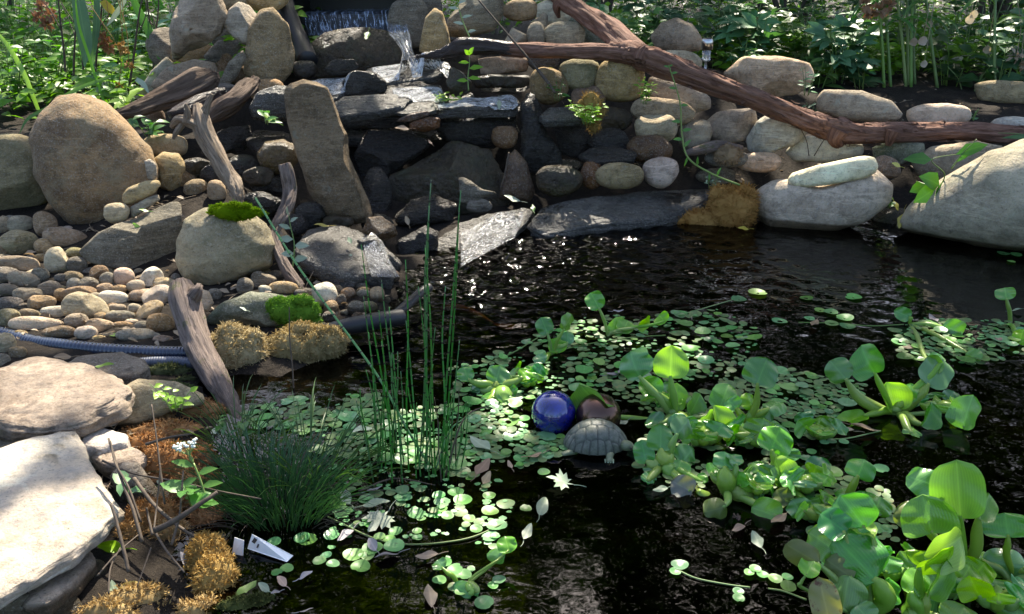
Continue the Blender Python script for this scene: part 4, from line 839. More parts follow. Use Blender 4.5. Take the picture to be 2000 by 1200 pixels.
hose('pond_liner', 'black liner edge rising from the water to the sunlit ledge', 'liner', [(765,622,2.98),(795,596,3.08),(820,574,3.18),(838,562,3.24)], 10, False, 'liner')
sb = MB()
def boxm(b, lo, hi):
    (x0, y0, z0), (x1, y1, z1) = lo, hi
    b.add([(x0,y0,z0),(x1,y0,z0),(x1,y1,z0),(x0,y1,z0),(x0,y0,z1),(x1,y0,z1),(x1,y1,z1),(x0,y1,z1)], [(0,3,2,1),(4,5,6,7),(0,1,5,4),(1,2,6,5),(2,3,7,6),(3,0,4,7)])
pl, pr = at_y(583, 25, 5.8), at_y(795, 22, 5.8); zl = pl.z
sp = thing('spillway_box', 'black plastic spillway box at the head of the waterfall', 'spillway', (0, 5.95, zl))
boxm(sb, (pl.x-.02, 5.82, zl-.14), (pr.x+.02, 6.25, zl-.012)); boxm(sb, (pl.x-.05, 5.8, zl-.16), (pl.x-.021, 6.25, zl+.3)); boxm(sb, (pr.x+.021, 5.8, zl-.16), (pr.x+.05, 6.25, zl+.3)); boxm(sb, (pl.x-.05, 6.251, zl-.16), (pr.x+.05, 6.28, zl+.3))
sb.build('tank', M['blackbox'], sp, smooth=False)
sb = MB(); boxm(sb, (pl.x-.06, 5.78, zl+.17), (pr.x+.06, 6.3, zl+.24)); sb.build('lid', M['blackbox'], sp, smooth=False)
hose('pond_liner', 'crumpled black liner between the brown stone and the spillway', 'liner', [(548,-10,5.75),(560,25,5.6),(572,60,5.5),(590,95,5.4),(600,120,5.3)], 20, False, 'liner')
# curtain of water over the lip, then the stream on the right
def sheet(name, label, rows, parent=None, nu=40):
    V, Fc, U = [], [], []; nv = len(rows)
    for j, (a, b_) in enumerate(rows):
        for i in range(nu+1):
            t = i/nu; p = a.lerp(b_, t); p = p+Vector((0, .006*math.sin(i*2.7+j)+.008*noise.noise(Vector((i*.6, j*.7, 1))), 0)); V.append(p); U.append((t, j/(nv-1)))
    for j in range(nv-1):
        for i in range(nu): Fc.append((j*(nu+1)+i, j*(nu+1)+i+1, (j+1)*(nu+1)+i+1, (j+1)*(nu+1)+i))
    o = mk(name, V, Fc, M['fall'], uv=U); return tag(o, label, 'waterfall')
L0, L1 = at_y(590, 27, 5.82), at_y(795, 20, 5.82); rows = [(L0+Vector((0,.3,.004)), L1+Vector((0,.3,.004)))]
for t in np.linspace(0, 1, 9): rows.append((L0.lerp(at_y(606, 68, 5.72), t)+Vector((0,-.05*t*t,0)), L1.lerp(at_y(798, 62, 5.72), t)+Vector((0,-.05*t*t,0))))
sheet('water_curtain', 'thin bluish curtain of water falling from the black spillway', rows)
rows = [(at_y(756, 50, 5.6), at_y(795, 48, 5.6)), (at_y(758, 66, 5.35), at_y(800, 66, 5.35)), (at_y(772, 80, 5.2), at_y(803, 80, 5.2)), (at_y(784, 98, 5.12), at_y(806, 97, 5.12)), (at_y(786, 118, 5.06), at_y(812, 116, 5.06))]
sheet('water_stream', 'white stream of water pouring onto the uppermost shelf', rows, nu=14)
def film(label, poly, seed, fm='foam_glint'):
    # thin foamy water, whitened to carry sun glints, over a shelf: follows the stone below it
    W = [Vector(p) for p in poly]; V, U, Fc = [], [], []; nu, nv = 16, 10      # poly: back left, back right, front right, front left
    bpy.context.view_layer.update(); dg_ = bpy.context.evaluated_depsgraph_get()
    for j in range(nv+1):
        for i in range(nu+1):
            u, v = i/nu, j/nv; p = W[0].lerp(W[1], u).lerp(W[3].lerp(W[2], u), v); ok, h, *_ = S.ray_cast(dg_, p+Vector((0, 0, .12)), Vector((0, 0, -1)), distance=.4)
            z = max(h.z, p.z-.04) if ok else p.z-.02; V.append(Vector((p.x, p.y, z+.004+.0015*noise.noise(p*40)))); U.append((u+seed, v+seed))
    # smooth sudden drops so that the sheet stays whole
    for _ in range(2):
        Z_ = [v.z for v in V]
        for j in range(1, nv):
            for i in range(1, nu): k = j*(nu+1)+i; V[k].z = max(Z_[k], .25*(Z_[k-1]+Z_[k+1]+Z_[k-nu-1]+Z_[k+nu+1]))
    for j in range(nv):
        for i in range(nu): k = j*(nu+1)+i; Fc.append((k, k+nu+1, k+nu+2, k+1))
    return tag(mk('water_film', V, Fc, M[fm], uv=U), label, 'running water', 'foamy water running over the shelves')
for q_, (lb, pts, z) in enumerate([('foamy water spreading over the uppermost shelf', [(725,130),(878,122),(876,142),(735,162)], (5.26,5.03)), ('white water on the second shelf', [(765,172),(862,168),(868,196),(780,207)], (4.97,4.81)), ('foamy water on the broad flat ledge', [(850,190),(1010,182),(1012,200),(860,205)], (4.88,4.75)),
        ('white water behind the top of the standing slab', [(600,160),(688,155),(686,178),(620,190)], (5.1,4.93)), ('thin water running down the sunlit ledge slab', [(900,440),(1030,398),(1005,450),(900,505)], .09), ('white water at the end of the grey slab', [(705,470),(745,468),(780,525),(725,525)], .12)]):
    film(lb, [at_y(x, y, yy) for (x, y), yy in zip(pts, slope(pts, *z))] if isinstance(z, tuple) else [at_z(x, y, z) for x, y in pts], q_*3.7, 'foam_glint_thin' if z in (.09, .12) else 'foam_glint')
rows = [(at_y(985, 235, 4.72), at_y(1008, 235, 4.72)), (at_y(985, 300, 4.66), at_y(1006, 300, 4.66)), (at_y(988, 380, 4.56), at_y(1004, 380, 4.56))]
# ------------------------------------------------------------------ solar lamp, balls, plastic
p0 = at_y(1377, 140, 5.4); k = dist(p0)/F
t_ = thing('solar_lamp', 'steel solar lamp on a stake in the soil behind the log', 'garden lamp', p0)
def lathe(b, c, prof, ns=24):
    V, Fc = [], []; 
    for r, z in prof:
        for i in range(ns): a = 2*math.pi*i/ns; V.append(Vector(c)+Vector((r*math.cos(a), r*math.sin(a), z)))
    for j in range(len(prof)-1):
        for i in range(ns): Fc.append((j*ns+i, j*ns+(i+1) % ns, (j+1)*ns+(i+1) % ns, (j+1)*ns+i))
    b.add(V, Fc)
b = MB(); lathe(b, p0, [(0, -.12), (.007, -.1), (.007, 19*k), (0, 19*k)]); b.build('stake', M['steel'], t_)
b = MB(); lathe(b, p0, [(0, 19*k), (8*k, 19.2*k), (8.2*k, 41*k), (0, 41.2*k)]); b.build('lens', M['clear'], t_)
b = MB(); lathe(b, p0, [(0, 41.4*k), (11*k, 41.4*k), (11.2*k, 57*k), (9.5*k, 61*k), (9*k, 61.6*k), (0, 61.6*k)]); b.build('cap', M['steel'], t_)
b = MB(); lathe(b, p0, [(0, 62*k), (8*k, 62*k), (7.6*k, 63*k), (0, 63*k)]); b.build('solar_cell', M['darkplastic'], t_)
def ball(name, label, mat, cx, cy, r):
    Yb = at_z(cx, cy+r*.86, 0).y+.035; c = at_y(cx, cy, Yb); rr = r*dist(c)/F
    V0, Fc = ico(5); return tag(mk(name, [Vector(v)*rr+c for v in V0], Fc, M[mat], origin=c), label, 'ornamental ball')
bb = ball('glass_ball', 'shiny cobalt blue glass ball floating among the pads', 'blueball', 1081, 806, 43.5)
ball('metal_ball', 'dark bronze ball floating next to the blue glass ball', 'copper', 1169, 812, 44)
def platec(label, quad, mat='whiteplastic', marks=()):
    W = [at_z(x, y, z) for x, y, z in quad]; n = (W[1]-W[0]).cross(W[3]-W[0]).normalized(); n = n if n.z > 0 else -n; th = .002
    V = W+[p-n*th for p in W]; o = mk('plastic_piece', V, [(0,1,2,3),(7,6,5,4),(0,4,5,1),(1,5,6,2),(2,6,7,3),(3,7,4,0)], M[mat], smooth=False); tag(o, label, 'plastic piece')
    for a in marks:
        Q = [W[0].lerp(W[1], u).lerp(W[3].lerp(W[2], u), v)+n*.001 for u, v in a]; mk('dark_mark', Q, [(0,1,2,3)], M['darkplastic'], o, smooth=False)
platec('small bent white plastic piece at the edge of the rush tuft', [(453,1082,.0),(474,1086,.0),(476,1056,.035),(458,1050,.035)])
platec('long white plastic strip lying on the pads by the rush tuft', [(483,1072,.006),(560,1098,.004),(572,1086,.008),(492,1044,.04)], marks=[[(.05,.55),(.13,.5),(.16,.85),(.08,.9)],[(.2,.3),(.24,.3),(.24,.6),(.2,.6)]])
# ------------------------------------------------------------------ turtle: body of one piece, shell as its child
tc_ = at_z(1166, 889, .0); tc_ = Vector((tc_.x, tc_.y+.045, 0)); k = dist(tc_)/F
RX, RY, RZ = 60*k, 44*k, 49*k
tt = thing('turtle', 'grey green turtle floating beside the two balls, head to the right', 'turtle', tc_)
nu_, nv_ = 120, 48; V, Fc, G = [], [], []
cen = [(-.72,0),(-.38,0),(0,0),(.38,0),(.70,0)]+[(x, s*.56) for s in (-1,1) for x in (-.55,-.19,.19,.53)]
mar = [(math.cos(2*math.pi*(i+.5)/24)*1.03, math.sin(2*math.pi*(i+.5)/24)*1.03) for i in range(24)]
CE = np.array(cen+mar)
for j in range(nv_+1):
    r = math.sin(j/nv_*math.pi/2)*1.0
    for i in range(nu_):
        a = 2*math.pi*i/nu_; x, y = r*math.cos(a), r*math.sin(a); h = (1-r**2.3)**.62 if r < 1 else 0
        dd = np.sort(np.hypot(CE[:, 0]-x, (CE[:, 1]-y)*1.0)); gr = max(0, 1-(dd[1]-dd[0])/.055); bmp_ = .03*(1-min(1, dd[0]/.25))
        hh = h*(1+bmp_)-.035*gr; fl = 1+.05*max(0, (r-.85)/.15)
        V.append(tc_+Vector((x*RX*fl, y*RY*fl, .012+hh*RZ*.98))); G.append(gr*.9)
    if j:
        for i in range(nu_): Fc.append(((j-1)*nu_+i, j*nu_+i, j*nu_+(i+1) % nu_, (j-1)*nu_+(i+1) % nu_))
base = len(V); V.append(tc_+Vector((0, 0, -.01))); G.append(0)
for i in range(nu_): Fc.append((nv_*nu_+i, base, nv_*nu_+(i+1) % nu_))
sh = mk('shell', V, Fc, M['shell'], tt); at_ = sh.data.attributes.new('groove', 'FLOAT', 'POINT'); at_.data.foreach_set('value', np.array(G, dtype=np.float32))
# body by a skin modifier: neck, head with snout, four legs with feet, tail
nodes = [((0,0,0),.6,.62),((.55,0,.02),.5,.4),((.72,-.25,.12),.36,.32),((.80,-.40,.22),.32,.3),((.90,-.55,.30),.40,.38),((1.05,-.60,.28),.36,.33),((1.17,-.62,.20),.22,.19),
 ((.45,-.62,.05),.3,.3),((.38,-.98,.08),.26,.26),((.36,-1.18,.0),.22,.2),((.35,-1.34,-.08),.2,.12),((-.62,-.5,0),.25,.22),((-.95,-.7,.04),.24,.18),((-1.14,-.78,0),.22,.1),((-.8,0,0),.25,.2),((-1.12,.02,-.02),.07,.07),((-1.3,.05,-.06),.025,.025),
 ((.5,.62,0),.2,.2),((.55,.95,-.05),.13,.12),((-.62,.5,0),.2,.2),((-.95,.72,-.05),.13,.1)]
ed = [(0,1),(1,2),(2,3),(3,4),(4,5),(5,6),(1,7),(7,8),(8,9),(9,10),(0,14),(14,11),(11,12),(12,13),(14,15),(15,16),(1,17),(17,18),(14,19),(19,20)]
me = bpy.data.meshes.new('body'); me.from_pydata([(p[0][0]*RX, p[0][1]*RY, p[0][2]*RZ+.004) for p in nodes], ed, []); bo = bpy.data.objects.new('body', me); C.objects.link(bo); bo.parent = tt
bo.modifiers.new('s', 'SKIN'); me.skin_vertices[0].data[0].use_root = True
for i, p in enumerate(nodes): me.skin_vertices[0].data[i].radius = (p[1]*RZ*.62, p[2]*RZ*.62)
mo = bo.modifiers.new('u', 'SUBSURF'); mo.levels = mo.render_levels = 3; me.materials.append(M['turtle'])
for s_ in (-1, 1):
    c = tc_+Vector((1.05*RX, -.60*RY+s_*.20*RZ*1.05, .38*RZ)); V0, F0 = ico(2); mk('eye', [Vector(v)*.0036+c for v in V0], F0, M['darkplastic'], tt)
for q in range(4):                                      # claws of the front foot
    b = MB(); c = tc_+Vector((.35*RX+(q-1.5)*.007, -1.36*RY, -.08*RZ+.004)); b.tube([c+Vector((0,.012,.006)), c, c+Vector((0,-.008,-.006))], [.003,.0022,.0006], 6, 2); b.build('claw', M['paleleaf'], tt)
# koi just under the surface
ko = [(858,604),(880,606),(905,611),(930,619),(950,627),(965,633)]; P = [at_z(x, y, -.07) for x, y in ko]
fs = MB(); fs.tube(P, [.004,.026,.03,.024,.013,.005], 14, 6); fs.blade([P[-1], P[-1]+Vector((.04,-.03,0)), P[-1]+Vector((.07,-.05,0))], [.006,.05,.06], Vector((0,0,1)))
tag(fs.build('koi', M['koi']), 'orange koi just below the surface behind the reeds', 'fish')
# ------------------------------------------------------------------ floating pads
PADS = []
def pad(px, py, r, mat, label, z=.004, tilt=.06, group='floating pads', cat='floating pad', squash=1., rot=None):
    PADS.append((px, py, r)); c = at_z(px, py, z); rr = r*dist(c)/F; n = 18; rot = rnd(0, 6.28) if rot is None else rot; nx_, ny_ = rnd(-tilt, tilt), rnd(-tilt, tilt)
    V, U = [Vector((0, 0, -.004*rr/.02))], [(.5, .5)]; notch = rnd(.75, 1); ph = rnd(0, 6)
    for ring, q in ((0, .55), (1, 1.)):
        for i in range(n):
            a = 2*math.pi*i/n; k = q*(1+.035*math.sin(2*a+ph)+.025*math.sin(3*a+ph*2)); k *= notch if i == 0 and ring else 1
            x, y = rr*k*math.cos(a), rr*k*math.sin(a)*squash
            V.append(Vector((x, y, (.0 if not ring else rr*.10*(.5+.5*math.sin(2*a+ph*1.7)))))); U.append((.5+.5*q*math.cos(a), .5+.5*q*math.sin(a)))
    Fc = [(0, 1+i, 1+(i+1) % n) for i in range(n)]+[(1+i, 1+n+i, 1+n+(i+1) % n, 1+(i+1) % n) for i in range(n)]
    Rm = Matrix.Rotation(rot, 3, 'Z'); T_ = Vector((nx_, ny_, 1)).normalized().to_track_quat('Z', 'Y').to_matrix()
    V = [T_@(Rm@v)+c for v in V]
    return tag(mk('floating_pad', V, Fc, M[mat], origin=c, uv=U), label, cat, group)
PLM = [((815,880),'the reed clump'),((1081,802),'the blue ball'),((1168,862),'the turtle'),((560,930),'the rush tuft'),((745,1020),'the big pale maple leaf'),((1095,938),'the small maple leaf'),((1300,740),'the bright upright hyacinth'),
 ((1745,780),'the sprawling right hyacinth'),((1300,900),'the compact hyacinth'),((1680,1080),'the foreground hyacinth'),((1160,590),'the tallest stalked leaf'),((1062,640),'the left stalked leaf'),((1966,575),'the stalked leaf at the right edge'),((1640,625),'the small raft of pads in open water'),((520,1070),'the white plastic strip'),((1850,650),'the raft along the right edge'),((470,690),'the golden moss')]
SEENP = {}
def padlab(px, py, r, kind):
    sz = 'large' if r > 17 else 'middling' if r > 12 else 'small'; w1, w2 = near(px, py, PLM)
    w2 = w2
    opts = [f'{sz} round {kind} pad {w1}', f'{sz} round {kind} pad {w1}, towards {w2}', f'{sz} {kind} pad crowded with others {w1}', f'{sz} {kind} pad overlapping its neighbours {w1}', f'{sz} {kind} pad in the mat {w1}']
    for o in opts:
        if len(o.split()) <= 16 and o not in SEENP: SEENP[o] = 1; return o
    return opts[-1]
ISO = [(1480,571,18),(1443,584,15),(1575,582,13),(1667,580,16),(1602,606,11),(1623,609,14),(1581,622,11),(1650,620,17),(1625,632,14),(1655,637,16),(1523,627,15),(1960,495,12),(1985,497,11),(1975,511,8),
 (1330,612,14),(1328,616,12),(1328,1103,17),(1319,1116,11),(1475,1111,12),(1490,1122,12),(1463,1118,10),(1442,1155,11),(1443,1168,12),(1062,922,12),(1027,993,12),(690,1083,20),(718,1085,14),(704,1106,19),(624,1095,13),(650,1101,13),
 (637,1084,11),(560,1110,13),(541,1118,11),(668,1000,20),(715,975,16),(785,957,15),(788,971,17),(890,961,16),(857,967,13),(863,981,17),(904,976,18),(955,968,13),(957,998,17),(970,1026,20),(930,1033,13),(957,1048,17),(916,1013,13),(862,994,12),(874,1007,13),
 (851,1005,11),(772,1038,14),(741,1048,12),(760,1053,13),(770,1066,20),(815,1037,10),(888,1112,16),(870,1098,13),(905,1122,16),(858,1133,14),(945,1177,20),(963,1143,11),(975,1132,13),(1613,908,11),(1625,922,20),(1585,882,10),(1575,895,12),(1720,915,16),(1648,863,10),(1625,862,9),(1610,864,9),
 (1715,1028,12),(1730,1036,12),(1733,1030,10),(1514,1130,14),(1538,1127,11),(1540,1145,16),(745,870,12),(722,862,14),(660,985,16),(1300,850,10),(1720,1188,14),(590,1050,16),(602,1054,18),(535,1058,14)]
for x, y, r in ISO:
    pad(x, y, r, 'padb' if random.random() < .28 else 'pad', padlab(x, y, r, 'pale green'), z=rnd(.003, .006))
MATS = [([(880,720),(1000,680),(1060,650),(1140,620),(1250,612),(1400,605),(1480,640),(1475,700),(1420,735),(1240,760),(1100,765),(960,800),(880,770)], 84, .16),
 ([(470,800),(560,775),(700,770),(760,800),(1000,780),(1030,830),(1000,890),(920,935),(720,890),(700,870),(560,840),(480,830)], 84, .08),
 ([(630,980),(720,930),(900,930),(1000,960),(990,1060),(960,1160),(880,1160),(850,1060),(640,1080)], 10, .05),
 ([(1745,645),(1800,622),(2000,628),(2010,690),(1900,712),(1760,700)], 40, .1), ([(1500,715),(1700,745),(1640,800),(1600,860),(1540,840),(1480,800)], 34, .14), ([(1550,950),(1700,990),(1720,1060),(1600,1080)], 8, .1), ([(1010,840),(1060,846),(1130,836),(1115,880),(1010,915)], 16, .06)]
for P, n, tl in MATS:
    xs, ys = [p[0] for p in P], [p[1] for p in P]; pts = []; tries = 0
    while len(pts) < n and tries < 6000:
        tries += 1; x, y = rnd(min(xs), max(xs)), rnd(min(ys), max(ys))
        if not inpoly(x, y, P): continue
        if noise.noise(Vector((x*.016, y*.03, 2.2))) < -.16: continue
        r = random.choice([8, 9, 10, 11, 12, 14, 15, 17, 20, 22])*(.75+.45*(y-600)/500)
        if any(math.hypot(x-a, (y-b)*1.9) < (r+c)*.78 for a, b, c in pts): continue
        if math.hypot(x-1081, y-806) < 46 or math.hypot(x-1169, y-812) < 48 or (1105 < x < 1250 and 835 < y < 900): continue
        pts.append((x, y, r)); bl = random.random() < .3
        pad(x, y, r, 'padb' if bl else 'pad', padlab(x, y, r, 'bluish green' if bl else 'pale green'), z=rnd(.003, .009 if tl < .1 else .02), tilt=tl)
# the many further pads of the mats, as one mass
b = MB()
for P, n, tl in MATS+[([(560,780),(740,770),(740,900),(600,880)], 14, .08), ([(1180,760),(1420,740),(1560,720),(1600,800),(1500,870),(1300,830)], 60, .12), ([(1230,850),(1540,860),(1560,960),(1400,960),(1250,930)], 34, .1), ([(1560,900),(1740,960),(1750,1060),(1600,1060)], 24, .08)]:
    xs, ys = [p[0] for p in P], [p[1] for p in P]; got = tries = 0
    while got < n*2.4 and tries < 9000:
        tries += 1; x, y = rnd(min(xs), max(xs)), rnd(min(ys), max(ys))
        if not inpoly(x, y, P): continue
        if noise.noise(Vector((x*.016, y*.03, 2.2))) < -.16: continue
        r = random.choice([6, 7, 8, 9, 10, 11, 13, 16])*(.8+.4*(y-600)/500)
        if any(abs(x-a) < 40 and math.hypot(x-a, (y-b_)*1.9) < (r+c)*.74 for a, b_, c in PADS): continue
        if math.hypot(x-1081, y-806) < 48 or math.hypot(x-1169, y-812) < 50 or (1105 < x < 1250 and 835 < y < 900): continue
        got += 1; PADS.append((x, y, r)); c = at_z(x, y, rnd(.002, .012)); rr = r*dist(c)/F; m = 14; ph = rnd(0, 6); tx, ty = rnd(-tl, tl)*1.3, rnd(-tl, tl)*1.3
        b.add([c]+[c+Vector((rr*(1+.05*math.sin(2*a+ph))*math.cos(a), rr*(1+.05*math.cos(3*a+ph))*math.sin(a), rr*(tx*math.cos(a)+ty*math.sin(a)+.08*math.sin(2*a+ph)))) for a in [6.2832*i/m for i in range(m)]], [(0, 1+i, 1+(i+1) % m) for i in range(m)], [(.5, .5)]+[(.5+.5*math.cos(6.2832*i/m), .5+.5*math.sin(6.2832*i/m)) for i in range(m)])
o = b.build('floating_pads', M['padmix'], origin=(0, 0, 0)); tag(o, 'smaller round floating pads filling the mats', 'floating pads'); o['kind'] = 'stuff'
# tiny floating leaves between the pads: nobody could count them
b = MB()
for P, n, tl in MATS+[([(600,900),(1000,900),(1010,1000),(700,1100)], 20, 0)]:
    xs, ys = [p[0] for p in P], [p[1] for p in P]
    for _ in range(n*6):
        x, y = rnd(min(xs), max(xs)), rnd(min(ys), max(ys))
        if not inpoly(x, y, P) or math.hypot(x-1081, y-806) < 46 or (1105 < x < 1250 and 780 < y < 900): continue
        c = at_z(x, y, rnd(.001, .006)); r = rnd(.004, .010); a0 = rnd(0, 6.28); V = [c+Vector((r*math.cos(a0+a*1.0472)*1.2, r*math.sin(a0+a*1.0472), rnd(0, .003))) for a in range(6)]
        b.add(V, [tuple(range(6))], [(.5+.5*math.cos(a), .5+.5*math.sin(a)) for a in range(6)])
o = b.build('floating_weed', M['pad']); tag(o, 'tiny floating weed leaves between the pads', 'pond weed'); o['kind'] = 'stuff'
# ------------------------------------------------------------------ hyacinths
def hblade(B, T, wid, roll, cup, bend, facing=1, notch=0):
    a = T-B; L = a.length; a.normalize(); v = (CAM-(B+T)/2).normalized(); n = (v-a*v.dot(a)); 
    if n.length < 1e-3: n = Vector((0, 0, 1))
    n.normalize(); n = Quaternion(a, R(roll))@n; s_ = a.cross(n).normalized(); ns, nt_ = 16, 14; V, Fc, U = [], [], []
    q = random.Random(int((B.x*7+T.x*13+B.y*3)*1e4)); asy = q.uniform(-.12, .12); tw = q.uniform(-.35, .35); wv = q.uniform(.02, .05); ph = q.uniform(0, 6); pk = q.uniform(.30, .5); pt = q.uniform(.5, .8); q1 = q.uniform(2.2, 4.6); cup = cup*q.choice([1.25, 1.25, -1.1]); wv *= 1.7; wid *= 1.08
    for i in range(ns+1):
        s = i/ns; f = max(0, 1-(1-s/pk)**2.2)**.55 if s < pk else max(0, 1-((s-pk)/(1-pk))**q1)**pt
        f = max(f, .14 if i == 0 else .0)
        for j in range(nt_+1):
            t = 2*j/nt_-1; x = (t+asy*t*t*(.5))*wid/2*f; at = abs(t)
            dz = cup*(.25*at+.75*at**2.2)*wid*.5*f*(1-.35*s)-bend*L*s*s*.75+wv*wid*math.sin(4*s*3.1+ph+2.5*t)*at+tw*t*wid*.5*f*s
            V.append(B+a*(L*(s-.16*bend*s*s-.10*(1-s)*at**2*f*(1 if s < .5 else .4)))+s_*x+n*dz); U.append((j/nt_, s))
    for i in range(ns):
        for j in range(nt_): q = i*(nt_+1)+j; Fc.append((q, q+1, q+nt_+2, q+nt_+1))
    return V, Fc, U
def hyacinth(label, crown, leaves, group='water hyacinths', name='water_hyacinth', stalkless=()):
    Cn = at_z(*crown, 0); t = thing(name, label, 'water hyacinth', Cn, group)
    for q in leaves:
        bx, by, tx, ty, w_ = q[:5]; o = dict(roll=0, cup=.35, bend=.25, mat='hgreen', db=0, dt=.03, bulge=1.6, stalk=True, sr=5.); o.update(q[5] if len(q) > 5 else {})
        if o['db'] is None: B = at_z(bx, by, .01); 
        else: B = at_y(bx, by, Cn.y+o['db'])
        if B.z < .004: B = at_z(bx, by, .006)
        T = at_y(tx, ty, B.y+o['dt'])
        if T.z < .004: T = at_z(tx, ty, .008)
        k = dist(B)/F; W = w_*k/max(.3, math.cos(R(o['roll'])))
        lf = mk('leaf', *hblade(B, T, W, o['roll'], o['cup'], o['bend'])[:2], M[o['mat']], t, uv=hblade(B, T, W, o['roll'], o['cup'], o['bend'])[2])
        if o['stalk']:
            via = o.get('via'); s0 = Cn+Vector((rnd(-.01, .01), rnd(-.01, .01), -.004))
            if 'frm' in o: s0 = at_y(o['frm'][0], o['frm'][1], Cn.y+o.get('df', 0)); 
            if s0.z < -.02: s0 = at_z(o['frm'][0], o['frm'][1], 0)
            d = (T-B).normalized()
            pts = [s0]+([at_y(x, y, s0.y+(B.y-s0.y)*(i+1)/(len(via)+1)) for i, (x, y) in enumerate(via)] if via else [s0.lerp(B, .35)+Vector((0, 0, .012)), s0.lerp(B, .7)-d*.003+Vector((0, 0, .006))])+[B+d*.006]
            r = o['sr']*k; u = o['bulge']; m = len(pts); rad = [r*1.1]+[r*(u if i == 1 else (u*.85+.15 if i == 2 and m > 3 else 1)) for i in range(1, m-1)]+[r*.62]
            if via and m > 4: rad = [r*1.1]+[r*(1+(u-1)*math.exp(-((i/(m-1)-.35)/.22)**2)) for i in range(1, m-1)]+[r*.62]
            b = MB(); b.tube(pts, rad, 12, 6); b.build('stalk', M['petiole'], lf)
    return t
L_ = dict
hyacinth('hyacinth with the brightest upright leaf, behind the blue ball', (1315,815), [
 (1309,738,1312,674,64,L_(mat='hlight',bend=.1,cup=.25)), (1250,738,1222,688,58,L_(mat='hdark',roll=-25,cup=.3,bend=.5)), (1290,770,1248,742,38,L_(mat='hgreen',roll=20)), (1316,800,1330,748,26,L_(mat='hlight',roll=50,sr=6)),
 (1405,800,1425,745,46,L_(mat='hgreen',bend=.6,via=[(1370,818),(1395,812)])), (1180,792,1128,768,50,L_(mat='hgreen',db=-.02,dt=-.04,roll=-55,cup=.6,bend=.4,via=[(1275,822),(1235,818),(1200,812)],sr=4.5,bulge=1.7)),
 (1345,812,1375,770,30,L_(mat='hgreen',roll=45)), (1330,845,1318,806,36,L_(mat='hdark',db=-.05)), (1290,830,1262,815,34,L_(mat='hdark',roll=30,db=-.03)), (1360,830,1400,806,20,L_(mat='hlight',roll=55,sr=7,bulge=1.4))])
hyacinth('hyacinth with one tall leaf right of the brightest one', (1452,835), [
 (1478,752,1500,696,62,L_(mat='hdark',bend=.3,cup=.15,via=[(1468,812),(1478,785)],sr=4.5)), (1425,860,1440,815,42,L_(mat='hgreen',roll=-20)), (1408,845,1402,790,34,L_(mat='hlight',roll=40,cup=.9,sr=8)), (1470,868,1440,845,40,L_(mat='hdark')),
 (1480,830,1510,800,34,L_(mat='hgreen',roll=25)), (1440,800,1420,778,34,L_(mat='hgreen')), (1500,800,1530,780,36,L_(mat='hgreen',roll=-30)), (1470,800,1462,765,24,L_(mat='hlight',roll=50))])
hyacinth('sprawling hyacinth at the right with long arching stalks', (1748,806), [
 (1710,730,1672,682,58,L_(mat='hgreen',roll=-25,cup=.5,bend=.6,via=[(1728,770),(1717,748)],sr=4)), (1654,743,1620,704,48,L_(mat='hdark',bend=.4,via=[(1710,796),(1675,775)],bulge=2.2)), (1812,752,1848,700,54,L_(mat='hdark',roll=15,cup=.2,via=[(1770,795),(1800,768)],bulge=2.2)),
 (1745,802,1733,746,44,L_(mat='hlight',roll=30,cup=1.,bend=.1,sr=8)), (1765,785,1775,745,30,L_(mat='hgreen',roll=-40)), (1882,838,1893,768,46,L_(mat='hgreen',roll=-35,cup=.4,db=-.02,via=[(1800,808),(1860,802),(1898,806),(1896,822)],sr=4,bulge=1.25)),
 (1800,833,1830,788,30,L_(mat='hgreen',roll=45,cup=.7)), (1690,812,1632,826,26,L_(mat='hlight',roll=45,db=-.02,dt=0)), (1780,850,1785,832,34,L_(mat='hgreen',db=-.1)), (1842,708,1800,720,36,L_(mat='hgreen',db=.03))])
hyacinth('compact hyacinth with round bulbs just right of the turtle', (1298,915), [
 (1290,880,1291,826,48,L_(mat='hgreen',cup=.25,bulge=3.2,sr=5.5)), (1262,905,1252,858,38,L_(mat='hdark',bulge=2.8)), (1330,905,1358,874,46,L_(mat='hgreen',roll=15)), (1324,930,1330,896,40,L_(mat='hgreen',bulge=3)), (1352,962,1310,938,48,L_(mat='hpurple',db=-.08,dt=.02)),
 (1278,922,1268,902,34,L_(mat='hdark')), (1320,850,1350,818,40,L_(mat='hdark',roll=20)), (1375,945,1360,925,26,L_(mat='hgreen',db=-.02)), (1262,942,1278,922,30,L_(mat='hdark',db=-.06))])
hyacinth('hyacinth with swollen yellowish bulbs low in the water', (1420,965), [
 (1415,915,1418,880,40,L_(mat='hgreen',bulge=3.4,sr=6,roll=15)), (1440,910,1428,884,24,L_(mat='hdark',roll=40)), (1385,925,1402,908,28,L_(mat='hgreen')), (1362,960,1368,948,16,L_(mat='holive',via=[(1395,985),(1375,972)],sr=8,bulge=2.0)), (1418,990,1372,1002,44,L_(mat='holive',db=-.10,dt=.0,cup=.6)),
 (1470,972,1485,942,34,L_(mat='hgreen',bulge=3,sr=6)), (1525,1012,1465,990,52,L_(mat='hgreen',db=-.06,cup=.3)), (1490,945,1500,925,34,L_(mat='hdark')), (1452,948,1462,920,26,L_(mat='hgreen'))])
